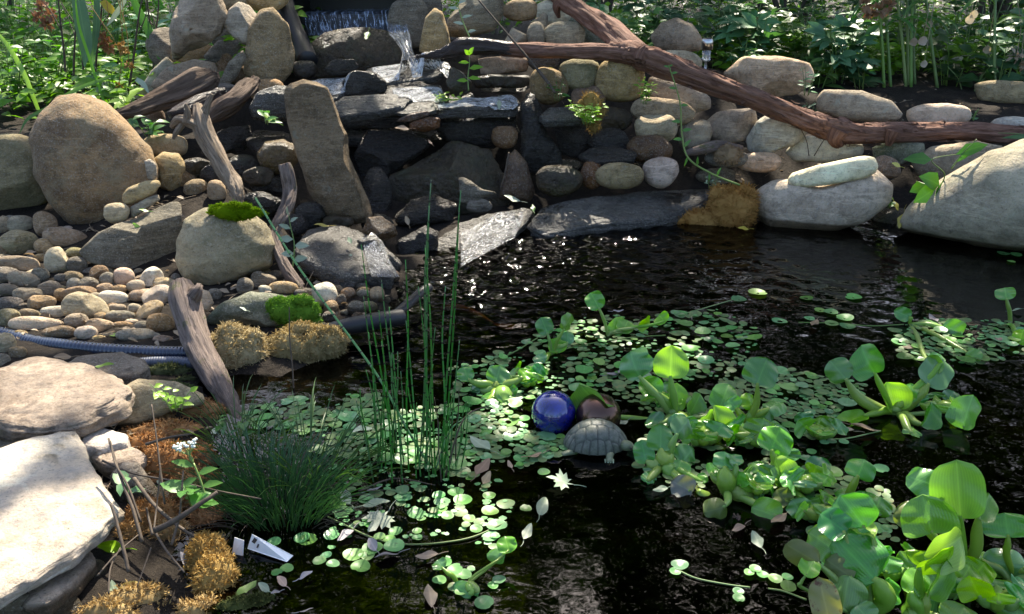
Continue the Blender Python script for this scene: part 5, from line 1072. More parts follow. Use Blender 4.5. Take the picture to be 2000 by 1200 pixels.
hyacinth('hyacinth with an upright green leaf above open water, centre right', (1530,930), [
 (1505,882,1525,832,62,L_(mat='hgreen',cup=.3)), (1540,905,1530,874,50,L_(mat='hdark',cup=.2)), (1540,950,1500,902,48,L_(mat='hlight',roll=-40,cup=.5,bend=.5,db=-.04,frm=(1602,1020),df=-.15,via=[(1585,995),(1560,968)],sr=6.5,bulge=1.2)), (1593,927,1606,890,44,L_(mat='hdark',via=[(1570,945),(1585,938)],bulge=3)),
 (1560,960,1515,935,40,L_(mat='hlight',roll=-50,db=-.05)), (1482,925,1470,900,34,L_(mat='hgreen')), (1540,985,1515,955,38,L_(mat='holive',db=-.08))])
hyacinth('hyacinth with a heart shaped leaf on a bare stalk', (1655,985), [
 (1675,933,1690,894,52,L_(mat='hgreen',via=[(1658,965),(1668,945)],bulge=1.6)), (1685,985,1690,957,38,L_(mat='hgreen',db=.02)), (1708,1003,1722,967,50,L_(mat='hgreen',via=[(1690,1030),(1708,1020)],db=-.06)), (1655,970,1645,950,28,L_(mat='hgreen',roll=30)), (1610,985,1610,955,26,L_(mat='hlight',roll=50))])
hyacinth('large foreground hyacinth with the broadest glossy leaf', (1690,1200), [
 (1710,1134,1632,1050,112,L_(mat='hgreen',cup=.35,bend=.35,dt=.05,via=[(1728,1175),(1722,1150)],sr=9,bulge=2.2)), (1690,1030,1640,970,80,L_(mat='hgreen',bend=.3,db=.08,roll=-10)), (1652,1040,1602,1002,56,L_(mat='hdark',db=.07,roll=10)), (1640,1082,1580,1040,60,L_(mat='hgreen',db=.06,dt=.02)),
 (1710,1046,1655,1018,26,L_(mat='hlight',db=.06,roll=50)), (1600,1102,1540,1066,46,L_(mat='holive',db=.03,dt=.0)), (1645,1196,1658,1124,74,L_(mat='hgreen',cup=.5,db=-.03)), (1665,1130,1612,1092,50,L_(mat='holive',db=.01)), (1620,1215,1600,1130,54,L_(mat='hold',db=-.05,cup=.15,stalk=False)),
 (1574,1126,1590,1090,38,L_(mat='hlight',db=.0,via=[(1570,1150),(1565,1138)],sr=3,bulge=1.2)), (1700,1215,1670,1180,50,L_(mat='hdark',db=-.06)), (1735,1180,1745,1128,30,L_(mat='hgreen',roll=50,db=.01))])
hyacinth('foreground hyacinth with a rolled young leaf, right of the broadest leaf', (1800,1205), [
 (1805,1085,1905,1055,66,L_(mat='hlight',roll=28,cup=.5,bend=.4,dt=.02,db=.03,stalk=False)), (1790,1110,1875,1078,30,L_(mat='hlight',roll=55,db=.01,dt=.01,via=[(1798,1170),(1794,1135)],sr=6)), (1810,1165,1850,1092,34,L_(mat='hgreen',roll=40,cup=1.1,bend=0,sr=7)), (1778,1160,1800,1108,46,L_(mat='hgreen',cup=.6,db=.0,sr=8)), (1762,1200,1790,1150,26,L_(mat='hgreen',roll=50,sr=8)),
 (1870,1222,1885,1180,76,L_(mat='hlight',db=-.03,cup=.3)), (1820,1200,1836,1145,30,L_(mat='hgreen',roll=45))])
hyacinth('tallest hyacinth near the right edge, its leaf top torn', (1882,1120), [
 (1876,1012,1868,900,92,L_(mat='hlight',cup=.3,bend=.08,via=[(1882,1080),(1878,1040)],sr=6,bulge=1.2)), (1842,956,1772,926,50,L_(mat='hgreen',db=.03,roll=20,cup=.15)), (1820,1042,1802,968,96,L_(mat='hgreen',cup=.5,db=-.02,bend=.3)), (1790,1020,1750,990,50,L_(mat='holive',db=.0)), (1908,1012,1942,964,34,L_(mat='hgreen',roll=35,cup=.8,via=[(1905,1075),(1908,1040)],bulge=2.,sr=6)),
 (1850,1020,1862,990,50,L_(mat='holive',db=.03))])
hyacinth('hyacinth cut by the right edge, a brown crumb on its leaf', (1975,1130), [
 (1970,1050,1962,1000,86,L_(mat='hgreen',cup=.3,via=[(1966,1085),(1968,1065)],sr=4.5)), (2005,1108,1918,1098,60,L_(mat='hdark',cup=.6,db=-.01,dt=.02,bend=.3)), (1915,1095,1945,1080,22,L_(mat='hlight',db=.02)), (1985,1215,1990,1155,70,L_(mat='hgreen',db=-.08)), (2010,1140,1975,1120,40,L_(mat='hdark'))])
hyacinth('small hyacinth between the reeds and the left stalked leaf', (975,765), [
 (968,748,978,712,44,L_(mat='hgreen')), (1005,775,985,755,30,L_(mat='hdark')), (985,790,990,768,28,L_(mat='hgreen',bulge=3,sr=6)), (940,765,925,745,32,L_(mat='hdark')), (955,785,940,770,30,L_(mat='hgreen')), (915,745,905,714,30,L_(mat='hdark')), (1020,740,1030,720,26,L_(mat='hlight'))])
random.seed(101)
for lb, cx, cy, sz in [('small hyacinth rosette between the brightest one and the compact one', 1372, 862, 1.), ('small hyacinth rosette under the tall leaf', 1480, 862, 1.), ('hyacinth rosette right of the yellowish bulbs', 1478, 955, 1.05), ('hyacinth rosette at the left foot of the sprawling one', 1600, 850, .9), ('hyacinth rosette behind the foreground one', 1600, 1010, 1.1),
        ('hyacinth rosette between the two foreground plants', 1745, 1120, 1.2), ('hyacinth rosette behind the compact one, near the bronze ball', 1310, 790, .8), ('hyacinth rosette left of the heart shaped leaf', 1575, 955, 1.), ('hyacinth rosette low before the tallest one', 1850, 1150, 1.3), ('small rosette right of the small hyacinth by the reeds', 1030, 745, .7), ('hyacinth rosette in the lower right corner', 1950, 1185, 1.3), ('small rosette right of the sprawling hyacinth', 1830, 800, .8)]:
    lv = []; n = random.randint(6, 8); a0 = rnd(0, 60)
    for i in range(n):
        a = R(a0+360*i/n+rnd(-15, 15)); d = rnd(22, 44)*sz; bx, by = cx+d*math.cos(a), cy-rnd(4, 20)*sz-d*.35*(math.sin(a)); L = rnd(30, 46)*sz; up = rnd(.35, .9)
        lv.append((bx, by, bx+L*math.cos(a)*.6*(1-up*.4), by-L*up+4, rnd(34, 50)*sz, L_(mat=random.choice(['hgreen', 'hgreen', 'hdark', 'hlight']), roll=rnd(-40, 40), cup=rnd(.25, .6), bend=rnd(.2, .5), bulge=rnd(2, 3), sr=4.5*sz, db=-.05*math.sin(a)*-1, dt=rnd(0, .03))))
    hyacinth(lb, (cx, cy+6), lv)
for lb, cr, lv in [('tallest stalked round leaf rising from the mat below the dark water', (1190,655), [(1171,604,1152,570,34,L_(mat='hgreen',bulge=1.1,sr=3)), (1195,652,1222,622,30,L_(mat='hlight',bulge=1.1,sr=3)), (1215,650,1228,624,30,L_(mat='hlight',bulge=1.1,sr=3)), (1245,640,1275,622,20,L_(mat='hlight',roll=40,bulge=1.1,sr=3)), (1300,630,1285,614,30,L_(mat='hlight',bulge=1.1,sr=3))]),
 ('upright oval leaf at the left end of the mat', (1075,690), [(1070,653,1056,618,32,L_(mat='hgreen',bulge=1.1,sr=3)), (1090,690,1086,658,34,L_(mat='hlight',bulge=1.1,sr=3)), (1100,645,1122,615,22,L_(mat='hgreen',roll=45,bulge=1.1,sr=3)), (1060,710,1050,690,26,L_(mat='hdark',sr=3)), (1110,672,1108,645,24,L_(mat='hdark',sr=3))]),
 ('small stalked leaf standing at the right edge of the water', (1970,630), [(1966,586,1962,560,34,L_(mat='hgreen',bulge=1.2,sr=3.5)), (1990,672,2000,640,30,L_(mat='hlight',sr=3))]),
 ('raised dark leaf at the start of the right raft', (1780,632), [(1778,620,1745,606,26,L_(mat='hgreen',sr=2.5)), (1880,652,1840,636,42,L_(mat='hdark',db=.0,sr=3)), (1815,718,1842,690,30,L_(mat='hgreen',db=-.1,sr=3)), (1915,705,1885,690,34,L_(mat='hgreen',db=-.1,sr=3))]),
 ('low hyacinth shoot with curved stalks beside the small maple leaf', (905,1148), [(985,1090,945,1080,26,L_(mat='hgreen',db=.05,via=[(920,1130),(955,1105)],sr=2.5,bulge=1.)), (995,1080,985,1045,36,L_(mat='hlight',db=.06,via=[(925,1132),(965,1100)],sr=2.5,bulge=1.)), (920,1165,880,1140,36,L_(mat='hdark',db=-.02)), (865,1112,852,1090,28,L_(mat='hdark',db=.02,sr=3)), (935,1160,900,1150,28,L_(mat='hdark',db=-.02))])]:
    hyacinth(lb, cr, lv)
for i, (x, y) in enumerate([(1890,1145),(1935,1140),(1440,1010)]):
    b = MB(); c = at_z(x, y, .0)
    for _ in range(16): b.tube([c+jit(.01), c+Vector((rnd(-.03,.03), rnd(-.03,.01), -.03)), c+Vector((rnd(-.04,.04), rnd(-.05,.02), -.09))], [.0022,.0016,.0006], 5, 3)
    tag(b.build('root_tuft', M['root']), ['brown dangling roots under the tallest hyacinth', 'brown roots left of the hyacinth cut by the edge', 'brown root clump under the yellowish bulbs'][i], 'roots')
# ------------------------------------------------------------------ horsetail reeds and rush tuft
def reedmat():
    m, n, l = newmat('banded_reed'); tc = n.new('ShaderNodeUVMap'); sx = n.new('ShaderNodeSeparateXYZ'); l.new(tc.outputs[0], sx.inputs[0])
    f = n.new('ShaderNodeMath'); f.operation = 'MULTIPLY'; f.inputs[1].default_value = 21; l.new(sx.outputs[1], f.inputs[0])
    g_ = n.new('ShaderNodeMath'); g_.operation = 'FRACT'; l.new(f.outputs[0], g_.inputs[0])
    c = ramp(n, l, g_.outputs[0], [(0, (.012, .02, .01)), (.09, (.012, .02, .01)), (.12, (.12, .2, .07)), (.2, (.05, .18, .04)), (.9, (.065, .21, .045))]).outputs[0]
    finish(m, n, l, Base__Color=hsv(n, l, c, .2, .01), Roughness=.4); return m
M['banded'] = reedmat()
rc = at_z(820, 915, 0); rd = thing('horsetail_clump', 'tall clump of dark banded horsetail reeds standing in the water', 'reeds', rc)
ST = [(842,352,818,905,2.6),(838,403,835,915,2.6),(900,372,862,925,2.6),(897,400,866,930,2.4),(705,475,770,905,2.2),(745,548,790,910,2.2),(792,508,800,920,2.4),(817,560,846,925,2.2),(870,560,862,900,2.4),(710,580,750,880,2.2),(740,607,776,890,2.2),(793,627,822,930,2.4),(715,723,745,900,2.),
 (760,600,784,935,2.4),(830,480,850,930,2.6),(850,640,838,935,2.2),(720,650,742,905,2.2)]
random.seed(21)
for _ in range(28):
    bx = rnd(722, 905); ST.append((bx+rnd(-22, 22)+(bx-815)*.15, rnd(660, 830), bx, rnd(888, 942), rnd(1.8, 2.6)))
for tx, ty, bx, by, r in ST:
    B = at_z(bx, by, -.1); B0 = at_z(bx, by, 0); T = at_y(tx, ty, B0.y+rnd(-.05, .05)); k = dist(B0)/F; b = MB()
    B = B0+(B0-T).normalized()*.12
    b.tube([B, B0.lerp(T, .33)+jit(.006), B0.lerp(T, .7)+jit(.006), T], [r*k*.7, r*k*.66, r*k*.58, r*k*.3], 7, 5); b.build('stem', M['drystem'] if r < 1.93 and ty > 650 else M['banded'], rd)
b = MB(); P = [at_y(498, 385, 2.62), at_y(575, 510, 2.45), at_y(640, 600, 2.35), at_y(738, 735, 2.2), at_y(795, 838, 2.1), at_z(840, 912, 0)]; b.tube(P, [.0035]*6, 8, 8)
o = b.build('stem', M['banded'], rd); o['label'] = 'one stem bent far over to the left'
b = MB(); random.seed(5)
def tuft(b, cx, cy, rx, ry, n, h0, h1, w_, lean=.5):
    for _ in range(n):
        a = rnd(0, 6.28); q = math.sqrt(random.random()); p = at_z(cx+rx*q*math.cos(a), cy+ry*q*math.sin(a), -.01); h = rnd(h0, h1)
        d = Vector((math.cos(a)*q*lean+rnd(-.15, .15), -math.sin(a)*q*lean*.7+rnd(-.15, .15), 1)).normalized()
        dr = Vector((d.x, d.y, 0))*h*rnd(.1, .7); b.blade([p, p+d*h*.5, p+d*h*.9+dr*.5-Vector((0, 0, dr.length*.25)), p+d*h*1.05+dr-Vector((0, 0, dr.length*.6))], [w_, w_, w_*.8, w_*.2], None, 3)
tuft(b, 540, 990, 110, 55, 720, .05, .18, .0019, .8)
tag(b.build('rush_tuft', M['grassdark']), 'dense dark green tuft of fine rushes at the left shore', 'grass tuft')
b = MB(); tuft(b, 610, 930, 100, 50, 90, .1, .22, .003, 1.3); tuft(b, 470, 870, 60, 40, 70, .06, .16, .003, 1.)
tag(b.build('grass_tuft', M['grass']), 'lighter arching grass blades around the dark rush tuft', 'grass tuft')
b = MB(); random.seed(6); tuft(b, 545, 995, 118, 58, 110, .04, .15, .002, 1.5); tag(b.build('dead_grass', M['drystem']), 'dead brown blades tangled in the base of the rush tuft', 'dead grass')
for lb, pts, mt in [('broken brown reed leaning out of the clump to the right', [(870,930),(905,820),(960,790)], 'drystem'), ('thin green reed bent over the pads right of the clump', [(850,920),(880,840),(925,808)], 'banded'), ('dead reed lying flat on the pads before the clump', [(700,960),(770,935),(850,948)], 'drystem')]:
    B0 = at_z(*pts[0], 0); P = [B0]+[at_y(x, y, B0.y+.05*i) for i, (x, y) in enumerate(pts[1:], 1)]; P = [p if p.z > .008 else at_z(x, y, .012) for p, (x, y) in zip(P, pts)]
    b = MB(); b.tube(P, [.0024, .0022, .0012], 6, 6); tag(b.build('broken_reed', M[mt]), lb, 'reed')
# ------------------------------------------------------------------ fallen leaves
MAPLE = [(0,-.5),(.06,-.22),(.3,-.34),(.27,-.2),(.5,-.08),(.36,.0),(.52,.22),(.3,.18),(.26,.3),(.12,.2),(.13,.42),(.0,.62),(-.13,.42),(-.12,.2),(-.26,.3),(-.3,.18),(-.52,.22),(-.36,0),(-.5,-.08),(-.27,-.2),(-.3,-.34),(-.06,-.22)]
def dleaf(label, px, py, L, rot, mat, maple=False, z=.012, on=None, wr=.42, tilt=.25, stalk=True):
    c = at_z(px, py, z) if on is None else at_y(px, py, on); k = dist(c)/F; L = L*k; V, Fc, U = [], [], []
    q = Vector((rnd(-tilt, tilt), rnd(-tilt, tilt), 1)).normalized()
    if on is not None: q = (q+(CAM-c).normalized()*.8).normalized()
    Rm = q.to_track_quat('Z', 'Y').to_matrix()@Matrix.Rotation(R(rot), 3, 'Z')
    if maple:
        out = MAPLE; ce = (0, -.05)
    else:
        out = []; n = 9
        for i in range(n+1): s = i/n; out.append((wr*.5*math.sin(math.pi*s**.85)**.8*(1+.08*math.sin(i*5)), s-.5))
        out += [(-x, y) for x, y in out[-2:0:-1]]; ce = (0, 0)
    ph = rnd(0, 6); V = [Vector((ce[0]*L, ce[1]*L, 0))]; U = [(.5, .5)]
    for x, y in out: V.append(Vector((x*L, y*L, L*.55*(.10*math.sin(x*6+ph)+.09*math.sin(y*7+ph*2)+.06*abs(x)*4)))); U.append((.5+x, .5+y))
    m = len(out); Fc = [(0, 1+i, 1+(i+1) % m) for i in range(m)]
    V = [Rm@v+c for v in V]; b = MB(); b.add(V, Fc, U)
    if stalk: b.tube([Rm@Vector((0, -.48*L, 0))+c, Rm@Vector((.05*L, -.7*L, .03*L))+c, Rm@Vector((.02*L, -.95*L, .08*L))+c], [.0012, .001, .0008], 5, 3)
    return tag(b.build('fallen_leaf', M[mat]), label, 'fallen leaf', 'fallen leaves')
random.seed(9)
DL = [('big pale maple leaf floating half sunk below the reeds',742,1016,66,170,'paleleaf',True),('small pale green maple leaf on the open dark water',1097,940,52,40,'paleleaf',True),('long pale serrated leaf near the small maple leaf',1060,988,54,-60,'paleleaf'),('pale ragged leaf floating left of the dark open water',1030,1040,44,-35,'paleleaf'),
 ('grey leaf under the big pale maple leaf, pointing right',675,1043,46,70,'greyleaf'),('purplish grey leaf right of the other grey leaf',727,1063,44,80,'greyleaf'),('grey leaf lying under the large dark pad',755,1083,50,-70,'greyleaf'),('curled brown leaf at the bottom of the pond centre',840,1160,62,-55,'deadleaf'),('small purple grey leaf floating by the pads at bottom left',597,1122,30,10,'greyleaf'),
 ('pale brown leaf by the dull moss at bottom left',550,1135,36,-30,'deadleaf'),('long pale leaf among the reeds',938,868,62,80,'paleleaf'),('brown leaf right of the reeds, lying along the pads',943,911,60,-70,'deadleaf'),('brown leaf left of the open water under the long brown one',950,935,40,-60,'deadleaf'),('small rust leaf right of the long brown leaf',996,908,24,20,'deadleaf'),
 ('pale leaf lying left of the reeds',707,838,46,75,'paleleaf'),('pale curled leaf below the reeds',731,955,34,30,'greyleaf'),('white leaf by the right end of the rush tuft',675,970,48,60,'paleleaf'),('pale green leaf above the big maple leaf',735,983,56,-80,'paleleaf'),('brown leaf below the turtle tail',1038,892,52,-55,'deadleaf'),('orange brown leaf behind the turtle tail',1122,858,40,-60,'deadleaf'),
 ('whitish leaf behind the bronze ball',1190,778,26,50,'paleleaf'),('pale leaf right of the bronze ball',1212,826,40,80,'paleleaf'),('rust brown leaf at the feet of the big maple leaf',833,1086,46,85,'deadleaf'),('round grey leaf under the small purple one',538,1157,22,0,'greyleaf'),('dry leaf under the right hyacinth stalks',1690,837,60,80,'deadleaf'),('brown leaf left of the right hyacinth',1645,838,44,60,'deadleaf'),
 ('pale brown leaf below the yellowish bulbs',1443,1030,40,10,'deadleaf'),('pale leaf floating right of the yellowish bulbs',1478,1053,52,75,'paleleaf'),('brown leaf by the foreground hyacinth',1520,1015,50,70,'deadleaf'),('grey leaf beside the centre right hyacinth',1555,985,36,60,'greyleaf'),('dry leaf in the small raft in open water',1590,632,36,85,'deadleaf'),('grey leaf at the start of the right raft',1823,623,36,80,'greyleaf'),
 ('pale leaf at the right edge beside the stalked leaf',1988,605,26,20,'paleleaf'),('brown leaf in the right raft',1775,678,26,60,'deadleaf'),('tan leaf under the right raft',1950,662,30,80,'deadleaf'),('pale leaf in the mat right of the tallest stalked leaf',1450,662,26,60,'paleleaf'),('grey leaf in the mat below the stalked leaf',1200,730,34,80,'greyleaf'),('brown leaf at the top of the mat',1208,608,22,70,'greyleaf'),
 ('pale leaf under the compact hyacinth',1290,955,34,80,'paleleaf'),('small grey leaf left of the centre right hyacinth',1440,920,24,40,'greyleaf'),('pale grey leaf by the dull moss at the bottom',598,1192,30,70,'greyleaf'),('greyish pale leaf at the bottom left waterline',515,1147,34,40,'paleleaf')]
for q in DL: dleaf(*q[:6], maple=len(q) > 6)
DL2 = [('yellow leaf standing in the water by the huge pale boulder',1761,430,38,180,'yellowleaf',4.15),('yellow leaf on the waterline of the huge pale boulder',1905,467,30,150,'yellowleaf',4.02),('pale yellow leaf stuck above the standing yellow leaf',1750,402,24,200,'yellowleaf',4.3),('small yellow leaf right of the cream stone',1750,322,20,60,'yellowleaf',4.55),
 ('green leaf on the tip of the sunlit ledge',1041,406,22,10,'greenleaf',4.2),('green leaf stuck on the wet rock under the curtain',717,70,28,170,'greenleaf',5.1),('bright green leaf on the bluish boulder',528,232,32,30,'limeleaf',4.35),('pale leaf hanging on the broad flat ledge',975,205,22,180,'paleleaf',4.72),('curled tan leaf on the dark recess edge',785,250,28,80,'deadleaf',4.6),
 ('small green leaf on the grey slab under the standing slab',683,470,22,40,'paleleaf',3.58),('pale leaf on the grey slab, lower',684,505,20,0,'paleleaf',3.5),('rusty leaf on the grey slab',630,478,16,60,'deadleaf',3.6),('yellowish dry leaf at the top of the grey slab',628,440,30,70,'yellowleaf',3.75),('lime leaf on the dark angular rock',266,441,18,40,'limeleaf',3.5),('lime leaf beside the small round tan stone',281,411,18,60,'limeleaf',3.55),
 ('dry curled leaf on the brownish flagstone',122,697,32,60,'deadleaf',2.5),('lime leaf on the edge of the brownish flagstone',205,716,36,80,'limeleaf',2.42),('yellow leaf under the left log branch',1075,138,28,80,'yellowleaf',5.1),('green leaf on the ledge by the purplish shard',1000,388,34,60,'paleleaf',4.4),('tan leaf at the low wet slab',795,430,22,10,'deadleaf',4.1),
 ('lime leaf on the pebbles by the blue hose',222,655,22,60,'limeleaf',2.8),('pale leaf on the greenish mossy rock',475,603,16,30,'paleleaf',2.9),('pale leaf at the edge of the moss by the plant label',1452,446,22,80,'yellowleaf',4.22),('pale leaf on the wood shard ledge',840,278,14,20,'deadleaf',4.4)]
for lb, x, y, L, rot, mt, yy in DL2: dleaf(lb, x, y, L, rot, mt, on=yy, tilt=.4)
for lb, x, y, L, rot, mt in [('curved yellow green leaf beside the dry stalks',215,1068,60,80,'limeleaf'),('pale yellow leaf in front of the dry stalks',222,1150,36,20,'paleleaf'),('yellow leaf right of the pale one in front of the stalks',258,1146,46,70,'yellowleaf'),('green leaf lying by the dull moss at the bottom',480,1155,60,-60,'limeleaf'),('pale heart shaped leaf near the white flower',418,843,24,20,'paleleaf'),('yellow leaf standing by the rush tuft',483,1030,36,-20,'yellowleaf'),('cream leaf behind the dry stalks',312,938,26,20,'paleleaf'),('dark dry leaf on the soil near the orange moss',365,1095,44,20,'greyleaf')]:
    c = hit(x, y); dleaf(lb, x, y, L, rot, mt, on=c.y-.02, tilt=.4)
# ------------------------------------------------------------------ plants round the pond
def xat(px, Y, z=.5): return (px-1000)/F*(Y*math.cos(PITCH)+(CAMH-z)*math.sin(PITCH))
def plant(label, px, Y, h, sp, ns, nl, L, W, mat, smat='stem', name='leafy_plant', cat='plant', lobes=1, group=None, droop=.4, sr=.004, z=None, lean=(0, 0), low=.15, base=None):
    x = xat(px, Y); c = Vector((x, Y, H(x, Y) if z is None else z)) if base is None else Vector(base); t = thing(name, label, cat, c, group); st, fo = MB(), MB()
    for i in range(ns):
        a = rnd(0, 6.28); q = math.sqrt(random.random())*sp; tip = c+Vector((q*math.cos(a)+lean[0], q*math.sin(a)*.8+lean[1], h*rnd(.65, 1.05))); b0 = c+Vector((q*math.cos(a)*.25, q*math.sin(a)*.25, -.02))
        m1 = b0.lerp(tip, .5)+Vector((-(tip.x-b0.x)*.15, -(tip.y-b0.y)*.15, .03*h)); P = [Vector(p) for p in crom([b0, m1, tip], 6)]
        st.tube([b0, m1, tip], [sr, sr*.75, sr*.35], 5, 4)
        for k in range(nl):
            s = low+(1-low)*(k+rnd(.2, .9))/nl; p = P[min(int(s*(len(P)-1)), len(P)-1)]; ang = k*2.4+rnd(-.5, .5)
            d = Vector((math.cos(ang), math.sin(ang), rnd(-.05, .6))).normalized(); l_ = L*rnd(.65, 1.15)*(1 if s < .8 else .75)
            pb = p+d*l_*.3 if lobes > 1 else p
            if lobes > 1: st.tube([p, pb], [sr*.4, sr*.25], 4, 2)
            n_ = (Vector((0, 0, 1))+jit(.45)+Vector((0, -.35, 0))).normalized()
            for m in range(lobes):
                dd = d if lobes == 1 else Quaternion(n_, R((m-(lobes-1)/2)*38))@d
                fo.leaf(pb, dd, n_, l_*(1 if m == (lobes-1)/2 or lobes == 1 else .82), W*l_, rnd(.05, .22), droop*rnd(.5, 1.5))
    fo.build('foliage', M[mat], t); st.build('stem', M[smat], t); return t
random.seed(31)
GL, GR = 'sunny undergrowth behind the left bank', 'shady border plants behind the right bank'
LS = [(20,5.6,.45,.3,9,9,.10,.4,'shrub','low small leaved plant behind the left edge boulder'),(95,5.8,.5,.3,9,9,.11,.42,'shrub','small leaved plant among brown stalks, second from the left edge'),(170,6.0,.55,.3,8,9,.12,.45,'shrub','bushy green plant behind the egg shaped boulder'),(60,6.5,.85,.45,12,12,.12,.42,'shrub','tall leafy bush at the far left, behind the low plants'),
 (200,6.7,.8,.4,12,11,.13,.45,'shrub','tall leafy bush between the dead stalks and the rough grey block'),(290,6.5,.6,.3,9,9,.14,.36,'bluegreen','bluish leaved plant left of the rough grey block'),(130,7.3,1.05,.5,14,13,.13,.42,'limeleaf','yellow green bush glowing behind the dead stalks'),(-40,7.2,1.1,.5,14,13,.13,.42,'limeleaf','yellow green bush cut by the left edge'),
 (260,7.5,1.0,.5,13,12,.14,.4,'shrub','dark green bush at the back, left of the rock pile'),(20,8.2,1.4,.6,15,14,.14,.42,'shrub','highest bush at the back on the far left'),(350,7.4,.8,.4,10,10,.14,.4,'shrub','bush behind the rough grey block'),(420,7.8,1.0,.5,11,11,.15,.4,'shrubdark','dark bush behind the tan stones at the top'),
 (225,5.35,.30,.16,5,6,.14,.34,'greenleaf','low broad leaved plant right behind the egg shaped boulder'),(255,5.0,.20,.1,3,5,.16,.36,'limeleaf','pale leaved seedling beside the bark shard')]
for px, Y, h, sp, ns, nl, L, W, mt, lb in LS: plant(lb, px, Y, h, sp, ns, nl, L, W, mt, group=GL, name='shrub', cat='shrub')
# dead brown stalks, blades and drooping dried heads on the left
b = None
for i, (x0, x1, top, Y, lb) in enumerate([(120,112,-60,5.5,'tall brown dead stalk left of the others'),(155,145,-60,5.55,'thick brown dead stalk in the middle of the undergrowth'),(135,150,-30,5.6,'thin brown stalk crossing the thick one'),(175,200,-60,5.6,'brown stalk leaning right over the egg shaped boulder'),(240,290,-40,5.4,'dark stalk leaning towards the rough grey block'),(320,285,-50,5.5,'dark stalk leaning left beside the rough grey block'),(300,310,-30,5.6,'thin dead stem by the grey block')]):
    b = MB(); B = Vector((xat(x0, Y), Y, H(xat(x0, Y), Y)-.02)); T = at_y(x1, top, Y+.05); b.tube([B, B.lerp(T, .4)+jit(.02), B.lerp(T, .75)+jit(.02), T], [.008, .007, .005, .003], 6, 5)
    T2 = at_y(x1+rnd(-50, 50), top+40, Y+.1); M1 = B.lerp(T, .6); b.tube([M1, M1.lerp(T2, .5)+jit(.02), T2], [.004, .003, .002], 5, 4); tag(b.build('dead_stalk', M['drystem']), lb, 'dead stalk', 'dead stalks behind the left bank')
def heads(label, pts, Y, mat='deadflower', r=.045, n=26):
    b = MB()
    for x, y in pts:
        c = at_y(x, y, Y)
        for _ in range(n): d = jit(1).normalized(); b.leaf(c+d*r*.4*random.random(), d, jit(1)+Vector((0,-.5,.3)), r*rnd(.6, 1.1), r*.5, .2, .5)
        b.tube([c, c+Vector((rnd(-.05, .05), .02, .2)), c+Vector((rnd(-.1, .1), .03, .45))], [.002, .002, .002], 4, 3)
    return tag(b.build('dried_flower_head', M[mat]), label, 'dried flowers')
heads('drooping brown dried flower heads at the upper left', [(82,12),(98,30),(75,34),(90,48)], 5.9); heads('dried orange brown seed heads beside the brown stalks', [(195,70),(203,88),(212,95),(206,75)], 5.5, r=.035)
heads('small dried head hanging left of the grey block', [(236,90),(244,100)], 5.4, r=.032); heads('brown withered tuft low by the rough grey block', [(252,128),(232,170)], 5.3, r=.03)
for lb, pts, wd, mt in [('broad bright green strap leaf crossing beside the grey block', [(315,115,5.45),(290,60,5.5),(265,10,5.55),(245,-40,5.6)], .05, 'greenleaf'), ('long yellow green blade at the far left', [(75,215,5.4),(45,140,5.45),(12,85,5.5),(-20,50,5.55)], .028, 'limeleaf'),
 ('tall pale green stalk bowing over the egg shaped boulder', [(205,205,5.2),(170,100,5.3),(152,40,5.35),(146,-30,5.4)], .016, 'limeleaf'), ('long arching blade with a folded tip behind the egg shaped boulder', [(215,150,5.1),(150,175,5.0),(95,210,4.9),(55,232,4.85),(38,262,4.8)], .022, 'greenleaf'),
 ('broad hanging grey green leaf beside the dead stalks', [(150,-20,5.45),(160,40,5.42),(168,90,5.4),(165,130,5.38)], .085, 'bluegreen'), ('long blade hanging left of the strap leaf', [(190,-20,5.5),(188,60,5.48),(180,110,5.45),(182,150,5.44)], .04, 'bluegreen'), ('pale dead blade near the strap leaf', [(245,0,5.5),(225,30,5.5),(208,52,5.5)], .03, 'paleleaf'), ('yellow leaf lit by the sun above the strap leaf', [(200,2,5.6),(215,18,5.6),(226,30,5.6)], .05, 'yellowleaf'),
 ('pale curved leaf against the pale grey rock', [(266,155,5.0),(280,165,4.98),(292,185,4.95)], .03, 'paleleaf')]:
    b = MB(); P = [at_y(*q) for q in pts]; m = len(P); b.blade(P, [wd*(.35+.65*math.sin(math.pi*min(1, .2+.8*i/(m-1)))) for i in range(m-1)]+[wd*.1], Vector((.3, -1, .3)), 6); tag(b.build('leaf_blade', M[mt]), lb, 'leaf blade')
# ground cover that nobody could count
random.seed(61); b = MB(); UG = [(rnd(-5.5, -1.3), rnd(5.2, 9)) if _ % 2 else (rnd(.3, 5.6), rnd(6.6, 9)) for _ in range(14000)]+[(rnd(-7, 8), rnd(8.5, 14)) for _ in range(6000)]; UZ = Hn(np.array([q[0] for q in UG]), np.array([q[1] for q in UG]))
for (x, y), zz in zip(UG, UZ):
    hgt = rnd(.02, .22)+.12*max(0, noise.noise(Vector((x*2, y*2, 0)))); a = rnd(0, 6.28); b.leaf((x, y, zz+hgt), (math.cos(a), math.sin(a), rnd(-.2, .5)), Vector((0, -.4, 1))+jit(.6), rnd(.06, .13), rnd(.03, .06), .12, .5)
o = b.build('undergrowth', M['shrub'], origin=(0, 0, 0)); tag(o, 'low leafy undergrowth covering the ground behind both banks', 'undergrowth'); o['kind'] = 'stuff'
